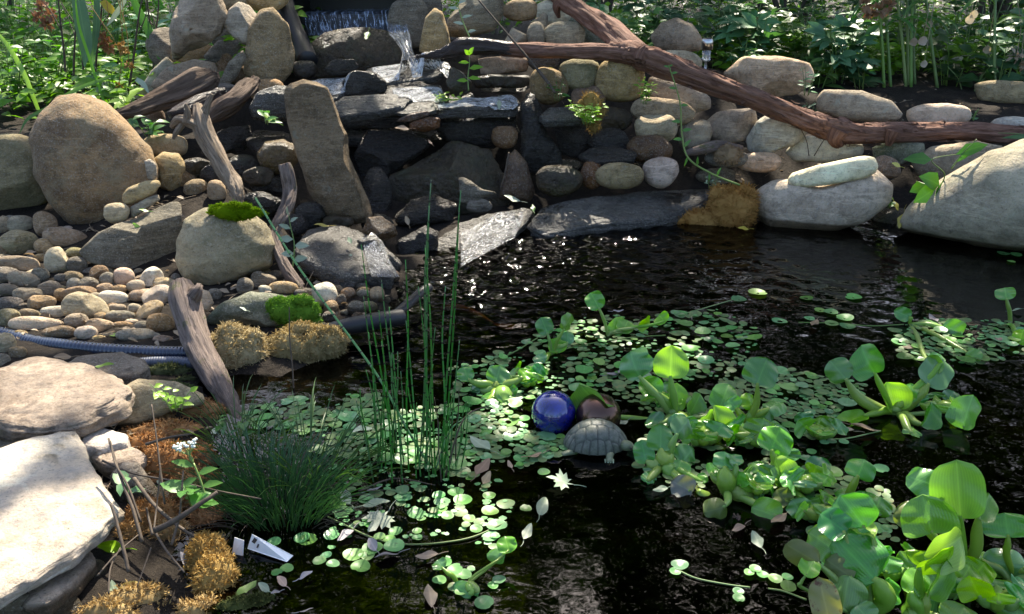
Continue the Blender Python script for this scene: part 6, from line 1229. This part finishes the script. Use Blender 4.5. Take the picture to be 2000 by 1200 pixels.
# right border
random.seed(44)
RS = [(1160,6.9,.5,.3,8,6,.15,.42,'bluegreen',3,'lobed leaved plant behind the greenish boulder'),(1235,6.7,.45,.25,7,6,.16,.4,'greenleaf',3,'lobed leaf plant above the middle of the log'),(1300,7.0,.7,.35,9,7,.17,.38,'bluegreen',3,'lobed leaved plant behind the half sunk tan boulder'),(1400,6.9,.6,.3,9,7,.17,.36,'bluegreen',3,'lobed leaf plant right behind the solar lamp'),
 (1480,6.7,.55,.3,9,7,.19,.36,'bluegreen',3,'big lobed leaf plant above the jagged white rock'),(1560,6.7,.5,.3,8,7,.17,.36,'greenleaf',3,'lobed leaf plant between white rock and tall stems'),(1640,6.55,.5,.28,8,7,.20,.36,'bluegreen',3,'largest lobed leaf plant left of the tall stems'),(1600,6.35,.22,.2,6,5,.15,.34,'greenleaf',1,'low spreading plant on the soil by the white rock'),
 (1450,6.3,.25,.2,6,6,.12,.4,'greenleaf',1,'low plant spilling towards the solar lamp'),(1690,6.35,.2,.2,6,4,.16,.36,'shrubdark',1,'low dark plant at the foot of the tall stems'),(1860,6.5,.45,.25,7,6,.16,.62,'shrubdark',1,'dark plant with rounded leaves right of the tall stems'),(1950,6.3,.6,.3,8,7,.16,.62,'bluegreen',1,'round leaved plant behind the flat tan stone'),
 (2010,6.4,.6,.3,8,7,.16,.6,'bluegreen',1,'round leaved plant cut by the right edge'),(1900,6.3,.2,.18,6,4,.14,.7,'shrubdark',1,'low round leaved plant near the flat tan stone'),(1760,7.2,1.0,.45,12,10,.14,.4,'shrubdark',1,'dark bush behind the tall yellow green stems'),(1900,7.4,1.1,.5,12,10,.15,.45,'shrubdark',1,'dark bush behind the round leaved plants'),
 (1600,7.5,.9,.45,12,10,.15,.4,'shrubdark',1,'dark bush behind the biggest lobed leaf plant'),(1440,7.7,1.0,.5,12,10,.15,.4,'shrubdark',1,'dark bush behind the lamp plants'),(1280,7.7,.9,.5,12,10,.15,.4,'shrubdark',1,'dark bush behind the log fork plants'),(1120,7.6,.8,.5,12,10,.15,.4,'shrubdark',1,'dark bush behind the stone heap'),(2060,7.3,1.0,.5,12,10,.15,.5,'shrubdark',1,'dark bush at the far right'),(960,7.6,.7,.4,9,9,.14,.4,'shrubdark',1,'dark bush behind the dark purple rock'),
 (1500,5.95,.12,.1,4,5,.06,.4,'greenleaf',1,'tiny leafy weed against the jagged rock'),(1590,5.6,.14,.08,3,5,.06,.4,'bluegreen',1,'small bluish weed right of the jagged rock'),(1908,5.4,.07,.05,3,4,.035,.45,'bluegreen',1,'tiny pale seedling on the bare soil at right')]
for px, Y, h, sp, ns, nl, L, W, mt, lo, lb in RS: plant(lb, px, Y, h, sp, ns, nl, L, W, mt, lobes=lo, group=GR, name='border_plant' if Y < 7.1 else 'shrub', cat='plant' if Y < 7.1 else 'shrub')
for x0, x1, Y, lb in [(1732,1708,6.35,'leftmost of the tall yellow green stems'),(1745,1722,6.36,'second tall stem, close to the leftmost one'),(1775,1742,6.36,'tall stem leaning left in the middle of the group'),(1778,1770,6.4,'straight slender stem in the middle of the group'),(1785,1787,6.34,'thickest upright stem carrying strap leaves'),(1792,1790,6.42,'thin stem behind the thickest one'),(1838,1803,6.33,'rightmost tall stem leaning left'),(1950,1945,6.2,'green stem of the round leaved plant at right')]:
    b = MB(); st = thing('tall_lily', lb, 'stem', (xat(x0, Y), Y, H(xat(x0, Y), Y)), 'tall yellow green stems at the right'); B = Vector((xat(x0, Y), Y, H(xat(x0, Y), Y)-.02)); T = at_y(x1, rnd(-70, -20), Y+.05)
    b.tube([B, B.lerp(T, .5)+jit(.012), T], [.012, .010, .007], 8, 6); b.build('stalk', M['stem'], st); b = MB()
    for s, a in ((.55, 1), (.7, -1), (.85, 1), (.95, -1)):
        p = B.lerp(T, s); a *= rnd(.7, 1.2); b.blade([p, p+Vector((.07*a, -.03, .05)), p+Vector((.17*a, -.06, .02)), p+Vector((.24*a, -.08, -.07))], [.012, .032, .026, .004], Vector((0, -.5, 1)), 5)
    b.build('strap_leaf', M['greenleaf'], st)
for i, (x, y, Y, r) in enumerate([(1805,125,6.25,7),(1803,80,6.25,9),(1785,82,6.3,8),(1895,38,6.2,9),(1903,28,6.2,8),(1816,48,6.35,7),(1928,97,6.25,8)]):
    c = at_y(x, y, Y); k = dist(c)/F*r; b = MB(); n = 14; b.add([c+Vector((0,-.002,0))]+[c+Vector((k*math.cos(6.283*j/n), .3*k*math.sin(j), k*math.sin(6.283*j/n))) for j in range(n)], [(0, 1+j, 1+(j+1) % n) for j in range(n)], [(.5,.5)]*(n+1))
    b.tube([c+Vector((0, 0, k)), c+Vector((.01, .02, .15)), c+Vector((.02, .05, .4))], [.0015]*3, 4, 3)
    tag(b.build('seed_pod', M['pod']), ['round pale seed pod low between the stems','tan round seed pod right of the thickest stem','seed pod left of the other tan one','lower of the two sunlit pods at the upper right','upper of the two sunlit pods at the upper right','faded seed pod high by the stems','brown pod by the round leaved plant'][i], 'seed pod', 'round dry seed pods')
heads('withered brown leaves hanging at the top right of the lobed plants', [(1690,8),(1700,24),(1735,12),(1720,20)], 6.3, r=.06); heads('curled tan dead leaves at the right edge', [(1985,110),(1995,128)], 6.1, 'deadleaf', r=.06, n=12)
# seedlings, shoots and vines between the stones
random.seed(50)
def shoot(label, pts, leaves, mat='limeleaf', sr=.004, smat='stem', name='green_shoot'):
    P = [at_y(*q) for q in pts]; t = thing(name, label, 'plant', P[0]); b = MB(); b.tube(P, [sr*(1-.6*i/(len(P)-1)) for i in range(len(P))], 6, 6); b.build('stem', M[smat], t); b = MB(); Q = [Vector(q) for q in crom(P, 10)]
    for s, a, L, W in leaves:
        p = Q[min(int(s*(len(Q)-1)), len(Q)-1)]; d = Vector((math.cos(R(a)), -.35, math.sin(R(a)))); b.leaf(p, d, Vector((-.4*d.z, -.8, .5)), L, W, .12, .5)
    b.build('foliage', M[mat], t); return t
shoot('leafy shoot standing before the dark purple rock', [(918,75,5.05),(905,45,5.08),(895,12,5.1),(893,-10,5.12)], [(.15,20,.05,.02),(.3,160,.06,.02),(.45,20,.06,.02),(.6,165,.06,.02),(.75,25,.05,.018),(.9,150,.05,.018),(1,80,.05,.018)], 'paleleaf')
shoot('bright green seedling beside the tilted block', [(915,178,4.9),(914,150,4.92),(917,125,4.94),(917,108,4.95)], [(.25,170,.06,.025),(.3,5,.07,.025),(.55,15,.08,.03),(.7,170,.06,.022),(1,70,.05,.03),(1,130,.04,.025)], 'limeleaf')
shoot('tall bent green shoot crossing in front of the right stones', [(1445,362,4.3),(1395,342,4.32),(1345,310,4.35),(1332,262,4.38),(1328,200,4.4),(1310,140,4.42),(1306,128,4.42)], [(.15,80,.05,.014),(.2,-80,.05,.014),(.28,100,.05,.014),(.36,-100,.05,.014),(.42,60,.05,.02),(.47,170,.05,.02),(.52,20,.05,.02),(.58,170,.05,.02),(.66,10,.04,.016),(.74,165,.04,.016),(.82,20,.03,.014),(.9,160,.03,.012),(.95,30,.02,.01)], 'greenleaf', .006)
shoot('vine with heart shaped leaves in front of the huge boulder', [(1790,355,4.2),(1830,365,4.1),(1845,340,4.08),(1820,312,4.06),(1880,300,4.1)], [(.3,150,.12,.09),(.32,-150,.14,.09),(.4,-95,.13,.10),(.75,170,.14,.06),(.95,30,.14,.06),(.1,200,.08,.06)], 'greenleaf', .004)
shoot('blade shoot pointing up from the vine by the huge boulder', [(1858,330,4.1),(1880,300,4.08),(1908,272,4.06)], [(.2,50,.10,.02)], 'greenleaf')
shoot('long thin leaf reaching in at the right edge over the log', [(2030,270,4.4),(1990,262,4.38),(1950,260,4.36)], [(0,170,.2,.03)], 'greenleaf')
shoot('slender leafy seedling in front of the grey slab', [(572,520,3.3),(575,480,3.3),(567,440,3.3),(563,415,3.3)], [(.1,20,.06,.03),(.2,170,.05,.03),(.35,10,.06,.03),(.45,170,.06,.03),(.6,150,.05,.02),(.75,40,.04,.016),(.9,100,.04,.014)], 'paleleaf', .0035)
for lb, x, y, Y, h, sp, ns, nl, L, W, mt in [('bushy bright seedling hanging over the small shining ledge',1150,235,4.62,.10,.16,9,7,.05,.5,'limeleaf'),('feathery fern like weed beside the oval tan stone',1255,195,4.7,.12,.14,5,8,.04,.4,'limeleaf'),('green leaf sprig on the bluish stone',520,235,4.32,.05,.06,2,3,.09,.45,'greenleaf'),('low leafy weed by the forked driftwood',292,258,4.3,.07,.09,4,4,.10,.4,'greenleaf'),('clover like weed on the grey stone by the driftwood',345,790,2.2,.06,.08,5,4,.035,.6,'limeleaf'),('pair of broad leaves behind the rush tuft',375,975,1.72,.06,.05,3,3,.07,.6,'greenleaf'),('green leaves in the dead stalks',248,965,1.78,.06,.04,2,3,.06,.55,'bluegreen'),
 ('small green sprout at the foot of the leaning driftwood',455,850,2.1,.07,.07,4,4,.04,.4,'greenleaf'),('leafy weed on the broken ledge by the tilted block',870,192,4.85,.03,.10,5,4,.06,.3,'limeleaf'),('grass sprig on the brown stone below the log',1090,190,4.85,.10,.06,5,3,.06,.2,'greenleaf'),('bluish weed right of the jagged rock on the soil',1575,180,5.4,.15,.07,4,5,.05,.35,'bluegreen'),('green weeds at the foot of the huge boulder',1740,400,4.35,.05,.06,4,4,.04,.5,'greenleaf'),('leafy sprig on the moss by the water',1390,360,4.45,.05,.08,4,4,.04,.3,'paleleaf')]:
    plant(lb, 0, 0, h, sp, ns, nl, L, W, mt, name='weed', base=at_y(x, y, Y), sr=.0022)
# dry stalks in the soil at the lower left, twigs, the white flower
def stick(name, label, pts, r, mat='drystem', cat='twig', group=None, knots=.0):
    b = MB(); P = [at_y(*q) for q in pts]; b.tube(P, [r*(1-.35*i/(len(P)-1)) for i in range(len(P))], 8, 8, amp=.12); return tag(b.build(name, M[mat]), label, cat, group)
DS = 'dry stalks in the lower left soil'
for lb, pts, r in [('thick dry stalk leaning left, its top broken',[(278,1060,1.62),(258,990,1.68),(235,930,1.75),(212,857,1.85)],.006),('dry stalk beside the thick leaning one',[(275,1020,1.66),(250,950,1.72),(225,905,1.78),(216,862,1.84)],.004),('short thick stalk before the pale slab',[(252,1118,1.5),(238,1060,1.54),(225,1010,1.58),(216,985,1.6)],.006),('tall thin stalk rising past the white flower',[(322,985,1.7),(313,915,1.76),(305,850,1.82),(296,790,1.88)],.0035),('upright stalk left of the broad leaves',[(335,1065,1.6),(350,1010,1.66),(355,960,1.7),(358,920,1.74)],.0045),('thin stalk in the middle of the clump',[(300,1040,1.6),(306,990,1.66),(312,930,1.7),(312,905,1.72)],.003),('short stalk at the centre of the clump',[(298,1045,1.58),(290,1010,1.62),(286,992,1.63)],.004),('bent stalk lying to the right',[(302,1038,1.58),(325,1075,1.52),(360,1118,1.46)],.004),('thin bent stem lying left across the soil',[(190,1125,1.5),(230,1080,1.56),(270,1045,1.62)],.003),('stem curving down in front of the stalks',[(295,1070,1.54),(283,1105,1.5),(268,1145,1.45)],.0025),('thin stem at the front of the clump',[(212,1160,1.45),(216,1110,1.5),(235,1070,1.55)],.0028)]:
    stick('dry_stalk', lb, pts, r*.72, cat='dry stalk', group=DS)
stick('twig', 'thick forked twig pointing right over the dark soil', [(300,1037,1.56),(340,1018,1.58),(375,995,1.6),(405,975,1.62),(424,962,1.64)], .007)
stick('twig', 'grey twig lying behind the dry stalks', [(262,935,1.8),(300,985,1.72),(345,1025,1.66),(378,1048,1.62)], .005)
stick('twig', 'thin tan twig bowing from the slab to the right', [(200,900,1.9),(260,925,1.86),(340,940,1.8),(430,960,1.75),(510,975,1.74)], .0028)
stick('twig', 'thin dark twig across the orange moss', [(285,868,1.95),(330,855,1.95),(375,848,1.95)], .004)
stick('dry_twig', 'long dry stem leaning over the stones below the log', [(1085,182,4.85),(1060,150,4.9),(1030,112,4.95),(985,60,5.0),(930,-5,5.1)], .007, cat='dry stem')
stick('dry_twig', 'two dry stems stuck beside the brown stone under the log', [(1080,175,4.86),(1055,140,4.92),(1030,120,4.95)], .006, cat='dry stem')
stick('dry_twig', 'single thin tan stem standing in the water by the moss mound', [(575,800,2.5),(572,730,2.55),(566,660,2.6),(565,600,2.62)], .0025, cat='dry stem')
stick('dry_twig', 'dark reddish stem slanting by the flat pale slab', [(1580,305,4.7),(1575,275,4.72),(1560,245,4.74)], .003, cat='dry stem')
stick('dry_twig', 'reddish stem right of the other one by the pale slab', [(1590,305,4.7),(1605,280,4.72),(1618,262,4.74)], .003, cat='dry stem')
stick('twig', 'grey twig in the dark recess of the cascade', [(978,368,4.5),(985,345,4.5),(990,320,4.52),(994,298,4.55)], .006)
c = at_y(362, 876, 1.78); wf = thing('white_flower', 'white clustered flower head on a green stem beside the rush tuft', 'flower', at_y(398, 960, 1.72)); b = MB(); B0 = at_y(402, 975, 1.72)
for i in range(46):
    p = c+RT*rnd(-.028, .028)+Vector((0, rnd(-.015, .015), 0)); p.z = c.z+.010+.35*(p.x-c.x)+rnd(-.008, .008)
    V0, F0 = ico(1); r = rnd(.0025, .0048); b.add([Vector(v)*r+p for v in V0], F0)
b.build('flower_head', M['petal'], wf); b = MB(); m = at_y(378, 905, 1.76); b.tube([B0, at_y(392, 940, 1.74), m], [.003, .0028, .0024], 6, 5)
for i in range(9): b.tube([m, m.lerp(c, .5)+jit(.004), c+RT*(i-4)*.006+Vector((0, 0, (i-4)*.002))], [.0015, .0012, .001], 4, 3)
b.build('stem', M['stem'], wf); b = MB()
for s, a in ((.2, 160), (.35, 25), (.6, 200), (.7, 30), (.9, 150)): p = B0.lerp(m, s); b.leaf(p, Vector((math.cos(R(a)), -.2, math.sin(R(a)))), Vector((0, -.6, 1)), .055, .02, .1, .4)
b.build('foliage', M['greenleaf'], wf)
# runners floating between the pads
for lb, pts in [('thin runner joining the pads in the open water at right',[(1320,1112),(1360,1130),(1420,1142),(1465,1148)]),('pale runner from the small raft to the right raft',[(1560,630),(1640,632),(1700,637),(1765,634)]),('brown runner left of the tallest stalked leaf',[(1050,660),(1000,690),(940,715)]),('runner trailing to the lone upper pad',[(1340,612),(1390,598),(1430,586)]),('long runner across the mat below the tallest stalked leaf',[(1070,690),(1150,672),(1230,660),(1300,655)]),('runner under the sprawling hyacinth',[(1560,850),(1640,858),(1720,842)]),('runner below the reeds towards the low shoot',[(640,1010),(760,1060),(900,1055),(990,1020)]),('bent pale runner at the bottom right by the spotted leaf',[(1500,1150),(1530,1155),(1575,1172)])]:
    b = MB(); P = [at_z(x, y, .004) for x, y in pts]; b.tube(P, [.0022]*len(P), 5, 8); tag(b.build('runner', M['stem']), lb, 'runner stem')

# litter of dead leaf bits and twiglets on the soil and between the stones
random.seed(71); b = MB()
for (x0, x1, y0, y1, n) in [(190,440,850,1195,650),(0,180,1080,1195,60),(1050,1900,140,360,200),(150,360,390,470,120),(420,760,430,620,120),(0,420,480,680,120)]:
    for _ in range(n):
        p = hit(rnd(x0, x1), rnd(y0, y1))
        if p.z < .005: continue
        L = rnd(.014, .045); d = Vector((rnd(-1, 1), rnd(-1, 1), rnd(-.1, .4)))
        if random.random() < .6: b.leaf(p+Vector((0, 0, rnd(.004, .02))), d, Vector((0, 0, 1))+jit(.7), L, L*.45, .2, .8)
        else: d.normalize(); q = p+Vector((0, 0, rnd(.004, .02))); b.tube([q, q+d*L, q+d*L*2+jit(.01)], [.0014, .0012, .0008], 4, 2)
o = b.build('litter', M['deadleaf'], origin=(0, 0, 0)); tag(o, 'brown litter of dead leaf bits on the soil', 'leaf litter'); o['kind'] = 'stuff'
# ------------------------------------------------------------------ tall shrubs at the back and the trees overhead that shade the pond
random.seed(77); rs = np.random.RandomState(77)
def crown(name, mat, parent, pts, L, W):
    V, Fc, U = [], [], []; n = len(pts)
    d = rs.normal(size=(n, 3)); d[:, 2] *= .6; d /= np.linalg.norm(d, axis=1)[:, None]; q = rs.normal(size=(n, 3)); s = np.cross(d, q); s /= np.linalg.norm(s, axis=1)[:, None]; nn = np.cross(d, s)
    l_ = L*rs.uniform(.6, 1.2, n)[:, None]; P = np.asarray(pts)
    P = P-d*l_*.5; VV = np.stack([P, P+d*l_*.45-s*W*l_*.5+nn*l_*.06, P+d*l_, P+d*l_*.45+s*W*l_*.5+nn*l_*.06], 1).reshape(-1, 3)
    Fc = [(4*i, 4*i+1, 4*i+2) for i in range(n)]+[(4*i, 4*i+2, 4*i+3) for i in range(n)]
    return mk(name, VV, Fc, M[mat], parent, smooth=False, uv=[(.5, 0), (0, .5), (.5, 1), (1, .5)]*n)
TS = [(-5.2,9.2,2.6,1.5,'tall sunlit shrub at the back on the far left','shrub'),(-3.2,9.8,2.6,1.5,'tall shrub behind the left undergrowth','shrub'),(-1.2,10.2,2.8,1.5,'tall dark shrub behind the spillway','shrubdark'),(.9,10,2.8,1.5,'tall dark shrub behind the stone heap','shrubdark'),(2.8,9.6,2.8,1.5,'tall dark shrub behind the border plants','shrubdark'),(4.8,9.2,2.6,1.5,'tall dark shrub behind the yellow green stems','shrubdark'),(6.8,8.4,2.6,1.5,'tall dark shrub beyond the right edge','shrubdark'),(-4.5,-4,2.3,1.5,'unseen shrub added behind the camera to cut sky light, left','shrub'),(-1.5,-5,2.3,1.5,'unseen shrub added behind the camera to cut sky light, middle','shrub'),(1.6,-5,2.3,1.5,'unseen shrub added to cut sky light, right of the middle one','shrub'),(4.6,-4,2.3,1.5,'unseen shrub added behind the camera to cut sky light, right','shrub')]  # shrubs behind the camera are added, unseen, to block low sky light
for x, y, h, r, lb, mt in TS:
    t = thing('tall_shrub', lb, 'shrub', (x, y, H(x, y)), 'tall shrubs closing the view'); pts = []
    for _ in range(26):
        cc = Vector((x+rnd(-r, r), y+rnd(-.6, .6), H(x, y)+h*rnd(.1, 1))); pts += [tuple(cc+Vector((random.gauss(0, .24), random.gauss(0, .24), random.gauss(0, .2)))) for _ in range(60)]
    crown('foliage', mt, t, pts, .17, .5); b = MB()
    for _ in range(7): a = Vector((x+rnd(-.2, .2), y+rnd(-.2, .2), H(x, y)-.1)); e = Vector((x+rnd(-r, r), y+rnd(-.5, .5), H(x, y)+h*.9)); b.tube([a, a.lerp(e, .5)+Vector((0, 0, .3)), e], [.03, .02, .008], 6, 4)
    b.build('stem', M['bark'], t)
# sun patches of the photograph: (px, py, radius px); leaves that would stand in those sunbeams are not there
SUNP = [(20,1100,100),(110,1050,36),(10,890,20),(205,1000,22),(205,853,34),(200,890,14),(330,905,30),(420,1130,24),(215,760,40),(60,800,40),(140,735,24),(30,720,22),(300,775,22),
 (190,250,40),(120,300,30),(230,380,26),(620,230,22),(650,330,26),(500,60,22),(530,110,18),(90,480,30),(30,520,26),(260,640,20),(60,600,24),(160,510,20),(320,420,28),(280,432,14),(470,455,40),(420,470,30),(500,480,24),(575,600,46),(510,582,26),(380,590,24),(120,605,34),(190,560,26),(240,590,26),(300,545,24),(110,650,24),(330,610,20),(640,570,22),(465,665,44),(600,655,40),
 (355,12,20),(372,52,12),(428,50,12),(400,35,10),(475,30,20),(300,190,26),(360,160,16),(405,255,26),(440,310,22),(412,225,12),(548,480,16),(575,545,16),(320,300,10),
 (840,140,44),(780,140,34),(610,170,34),(680,165,16),(800,185,40),(850,188,34),(905,150,16),(940,192,44),(1000,188,30),(890,185,14),(1040,190,10),(1085,218,20),(1060,268,14),(1165,303,12),(790,92,24),(770,70,14),(700,40,20),(665,95,12),(640,120,10),(820,232,14),(850,240,10),
 (850,75,12),(1080,15,20),(1110,75,14),(1020,10,14),(920,80,16),(940,30,16),(1180,70,12),(1120,18,14),(955,440,60),(900,455,50),(860,480,40),(1020,410,18),(830,480,22),(760,500,20),(850,505,16),(690,470,16),(735,510,14),
 (960,540,100),(1060,500,70),(900,600,60),(1000,590,40),(1060,480,20),(940,640,16),(880,500,20),
 (1309,700,26),(1150,640,14),(1350,680,14),(1060,740,16),(820,790,16),(610,800,16),(1000,830,14),(1420,820,18),(1520,915,20),(1745,775,16),(1850,640,14),
 (1490,575,14),(690,1085,14),(960,1000,16),(860,990,14),(1750,1140,26),(1840,1110,26),(1680,1160,16),(1330,1105,14),(1475,1112,16),(350,870,30),(420,1100,30),(340,930,20),(60,150,120),(150,80,120),(250,120,90),(20,60,120),(300,60,60),(210,150,40),(250,60,50),(30,40,70),(90,230,30),(290,20,40),
 (1560,130,24),(1700,200,18),(1660,385,24),(1950,350,40),(1850,400,24),(1500,262,16),(1210,160,14),(1290,215,14),(1210,345,16),(1660,320,16),(1830,215,10),(1900,400,30),(1480,140,20),(1900,35,14),(1350,20,20),(1250,30,20),(1500,20,20)]
random.seed(15)
for x0, x1, y0, y1, n, a, b_ in [(0,560,380,680,24,10,22),(1000,1900,120,440,34,9,18),(1050,1980,0,150,24,10,24),(300,600,30,380,20,10,20),(1000,1900,620,1180,8,10,18),(600,1000,740,1100,5,8,14)]:
    SUNP += [(rnd(x0, x1), rnd(y0, y1), rnd(a, b_)) for _ in range(n)]
SUNP += [(1300,120,14),(1420,165,16),(1540,210,16),(1700,248,14),(1850,248,16),(1130,95,12),(1050,92,10),(1220,80,14),(1150,30,12)]
bpy.context.view_layer.update(); dg = bpy.context.evaluated_depsgraph_get(); beams = []
for px, py, r in SUNP:
    d = ray(px, py); ok, p, *_ = S.ray_cast(dg, CAM, d.normalized(), distance=12)
    if not ok: p = at_y(px, py, 6)
    beams.append((p, r*dist(p)/F))
OA = np.array([tuple(p) for p, r in beams]); RA = np.array([r for p, r in beams]); SD = np.array(tuple(SUN))
TR = [(-6.5,11,'tree beyond the left undergrowth, reaching over the waterfall'),(3.0,14.5,'tree behind the border plants, overhanging the pond'),(9.0,9.5,'tree beyond the right edge, shading the pond')]
n = 95000; P = np.stack([rs.uniform(-3.4, 9.5, n), rs.uniform(5.6, 16.5, n), rs.uniform(4.2, 7.8, n)], 1)
keep = np.ones(n, bool)
# open towards the sky on the far left, where the undergrowth stands in the sun
for i in range(n):
    v = noise.noise(Vector(P[i])*1.1+Vector((9, 3, 5)))
    if v < (-.34 if -2.5 < P[i, 0] < 3.5 else -.2): keep[i] = False
CTR = P+np.array([0, 0, 0])
for o, r in zip(OA, RA):
    q = CTR-o; tt_ = q@SD; dd = np.linalg.norm(q-tt_[:, None]*SD, axis=1); keep &= ~((dd < r*1.05+.065) & (tt_ > 0))
P = P[keep]; T0 = np.array([(a, b_) for a, b_, _ in TR]); own = np.argmin(np.hypot(P[:, None, 0]-T0[None, :, 0], P[:, None, 1]-T0[None, :, 1]), axis=1)
own = np.where((P[:, 0] < .2) & (P[:, 1] < 10), 0, own)
TR.append((.5, 18.5, 'unseen far tree added to keep bright sky out of the water reflection')); P4 = np.stack([rs.normal(.3, 2.8, 24000), rs.normal(18, .9, 24000), rs.uniform(5.5, 13.9, 24000)], 1)  # far tree added out of view to hide sky from the foreground reflection
P = np.concatenate([P, P4]); own = np.concatenate([own, np.full(len(P4), 3)])
for i, (x, y, lb) in enumerate(TR):
    t = thing('overhanging_tree', lb, 'tree', (x, y, H(x, y)), 'trees shading the pond'); Q = P[own == i]; crown('crown', 'canopy_sunpaint' if i == 0 else 'canopy', t, Q, .19, .62)
    b = MB(); b.tube([(x, y, .2), (x+.1, y, 1.6), (x, y-.1, 3.4), (x+.1, y-.2, 6)], [.24, .19, .15, .08], 16, 8, amp=.08, ridges=3, seed=i); b.build('trunk', M['bark'], t)
    if len(Q):
        for k in rs.choice(len(Q), 9):
            e = Vector(Q[k]); b = MB(); s0 = Vector((x, y-.1, rnd(2.8, 4.4))); b.tube([s0, s0.lerp(e, .45)+Vector((0, 0, .35)), e], [.07, .045, .012], 8, 6); b.build('branch', M['bark'], t)
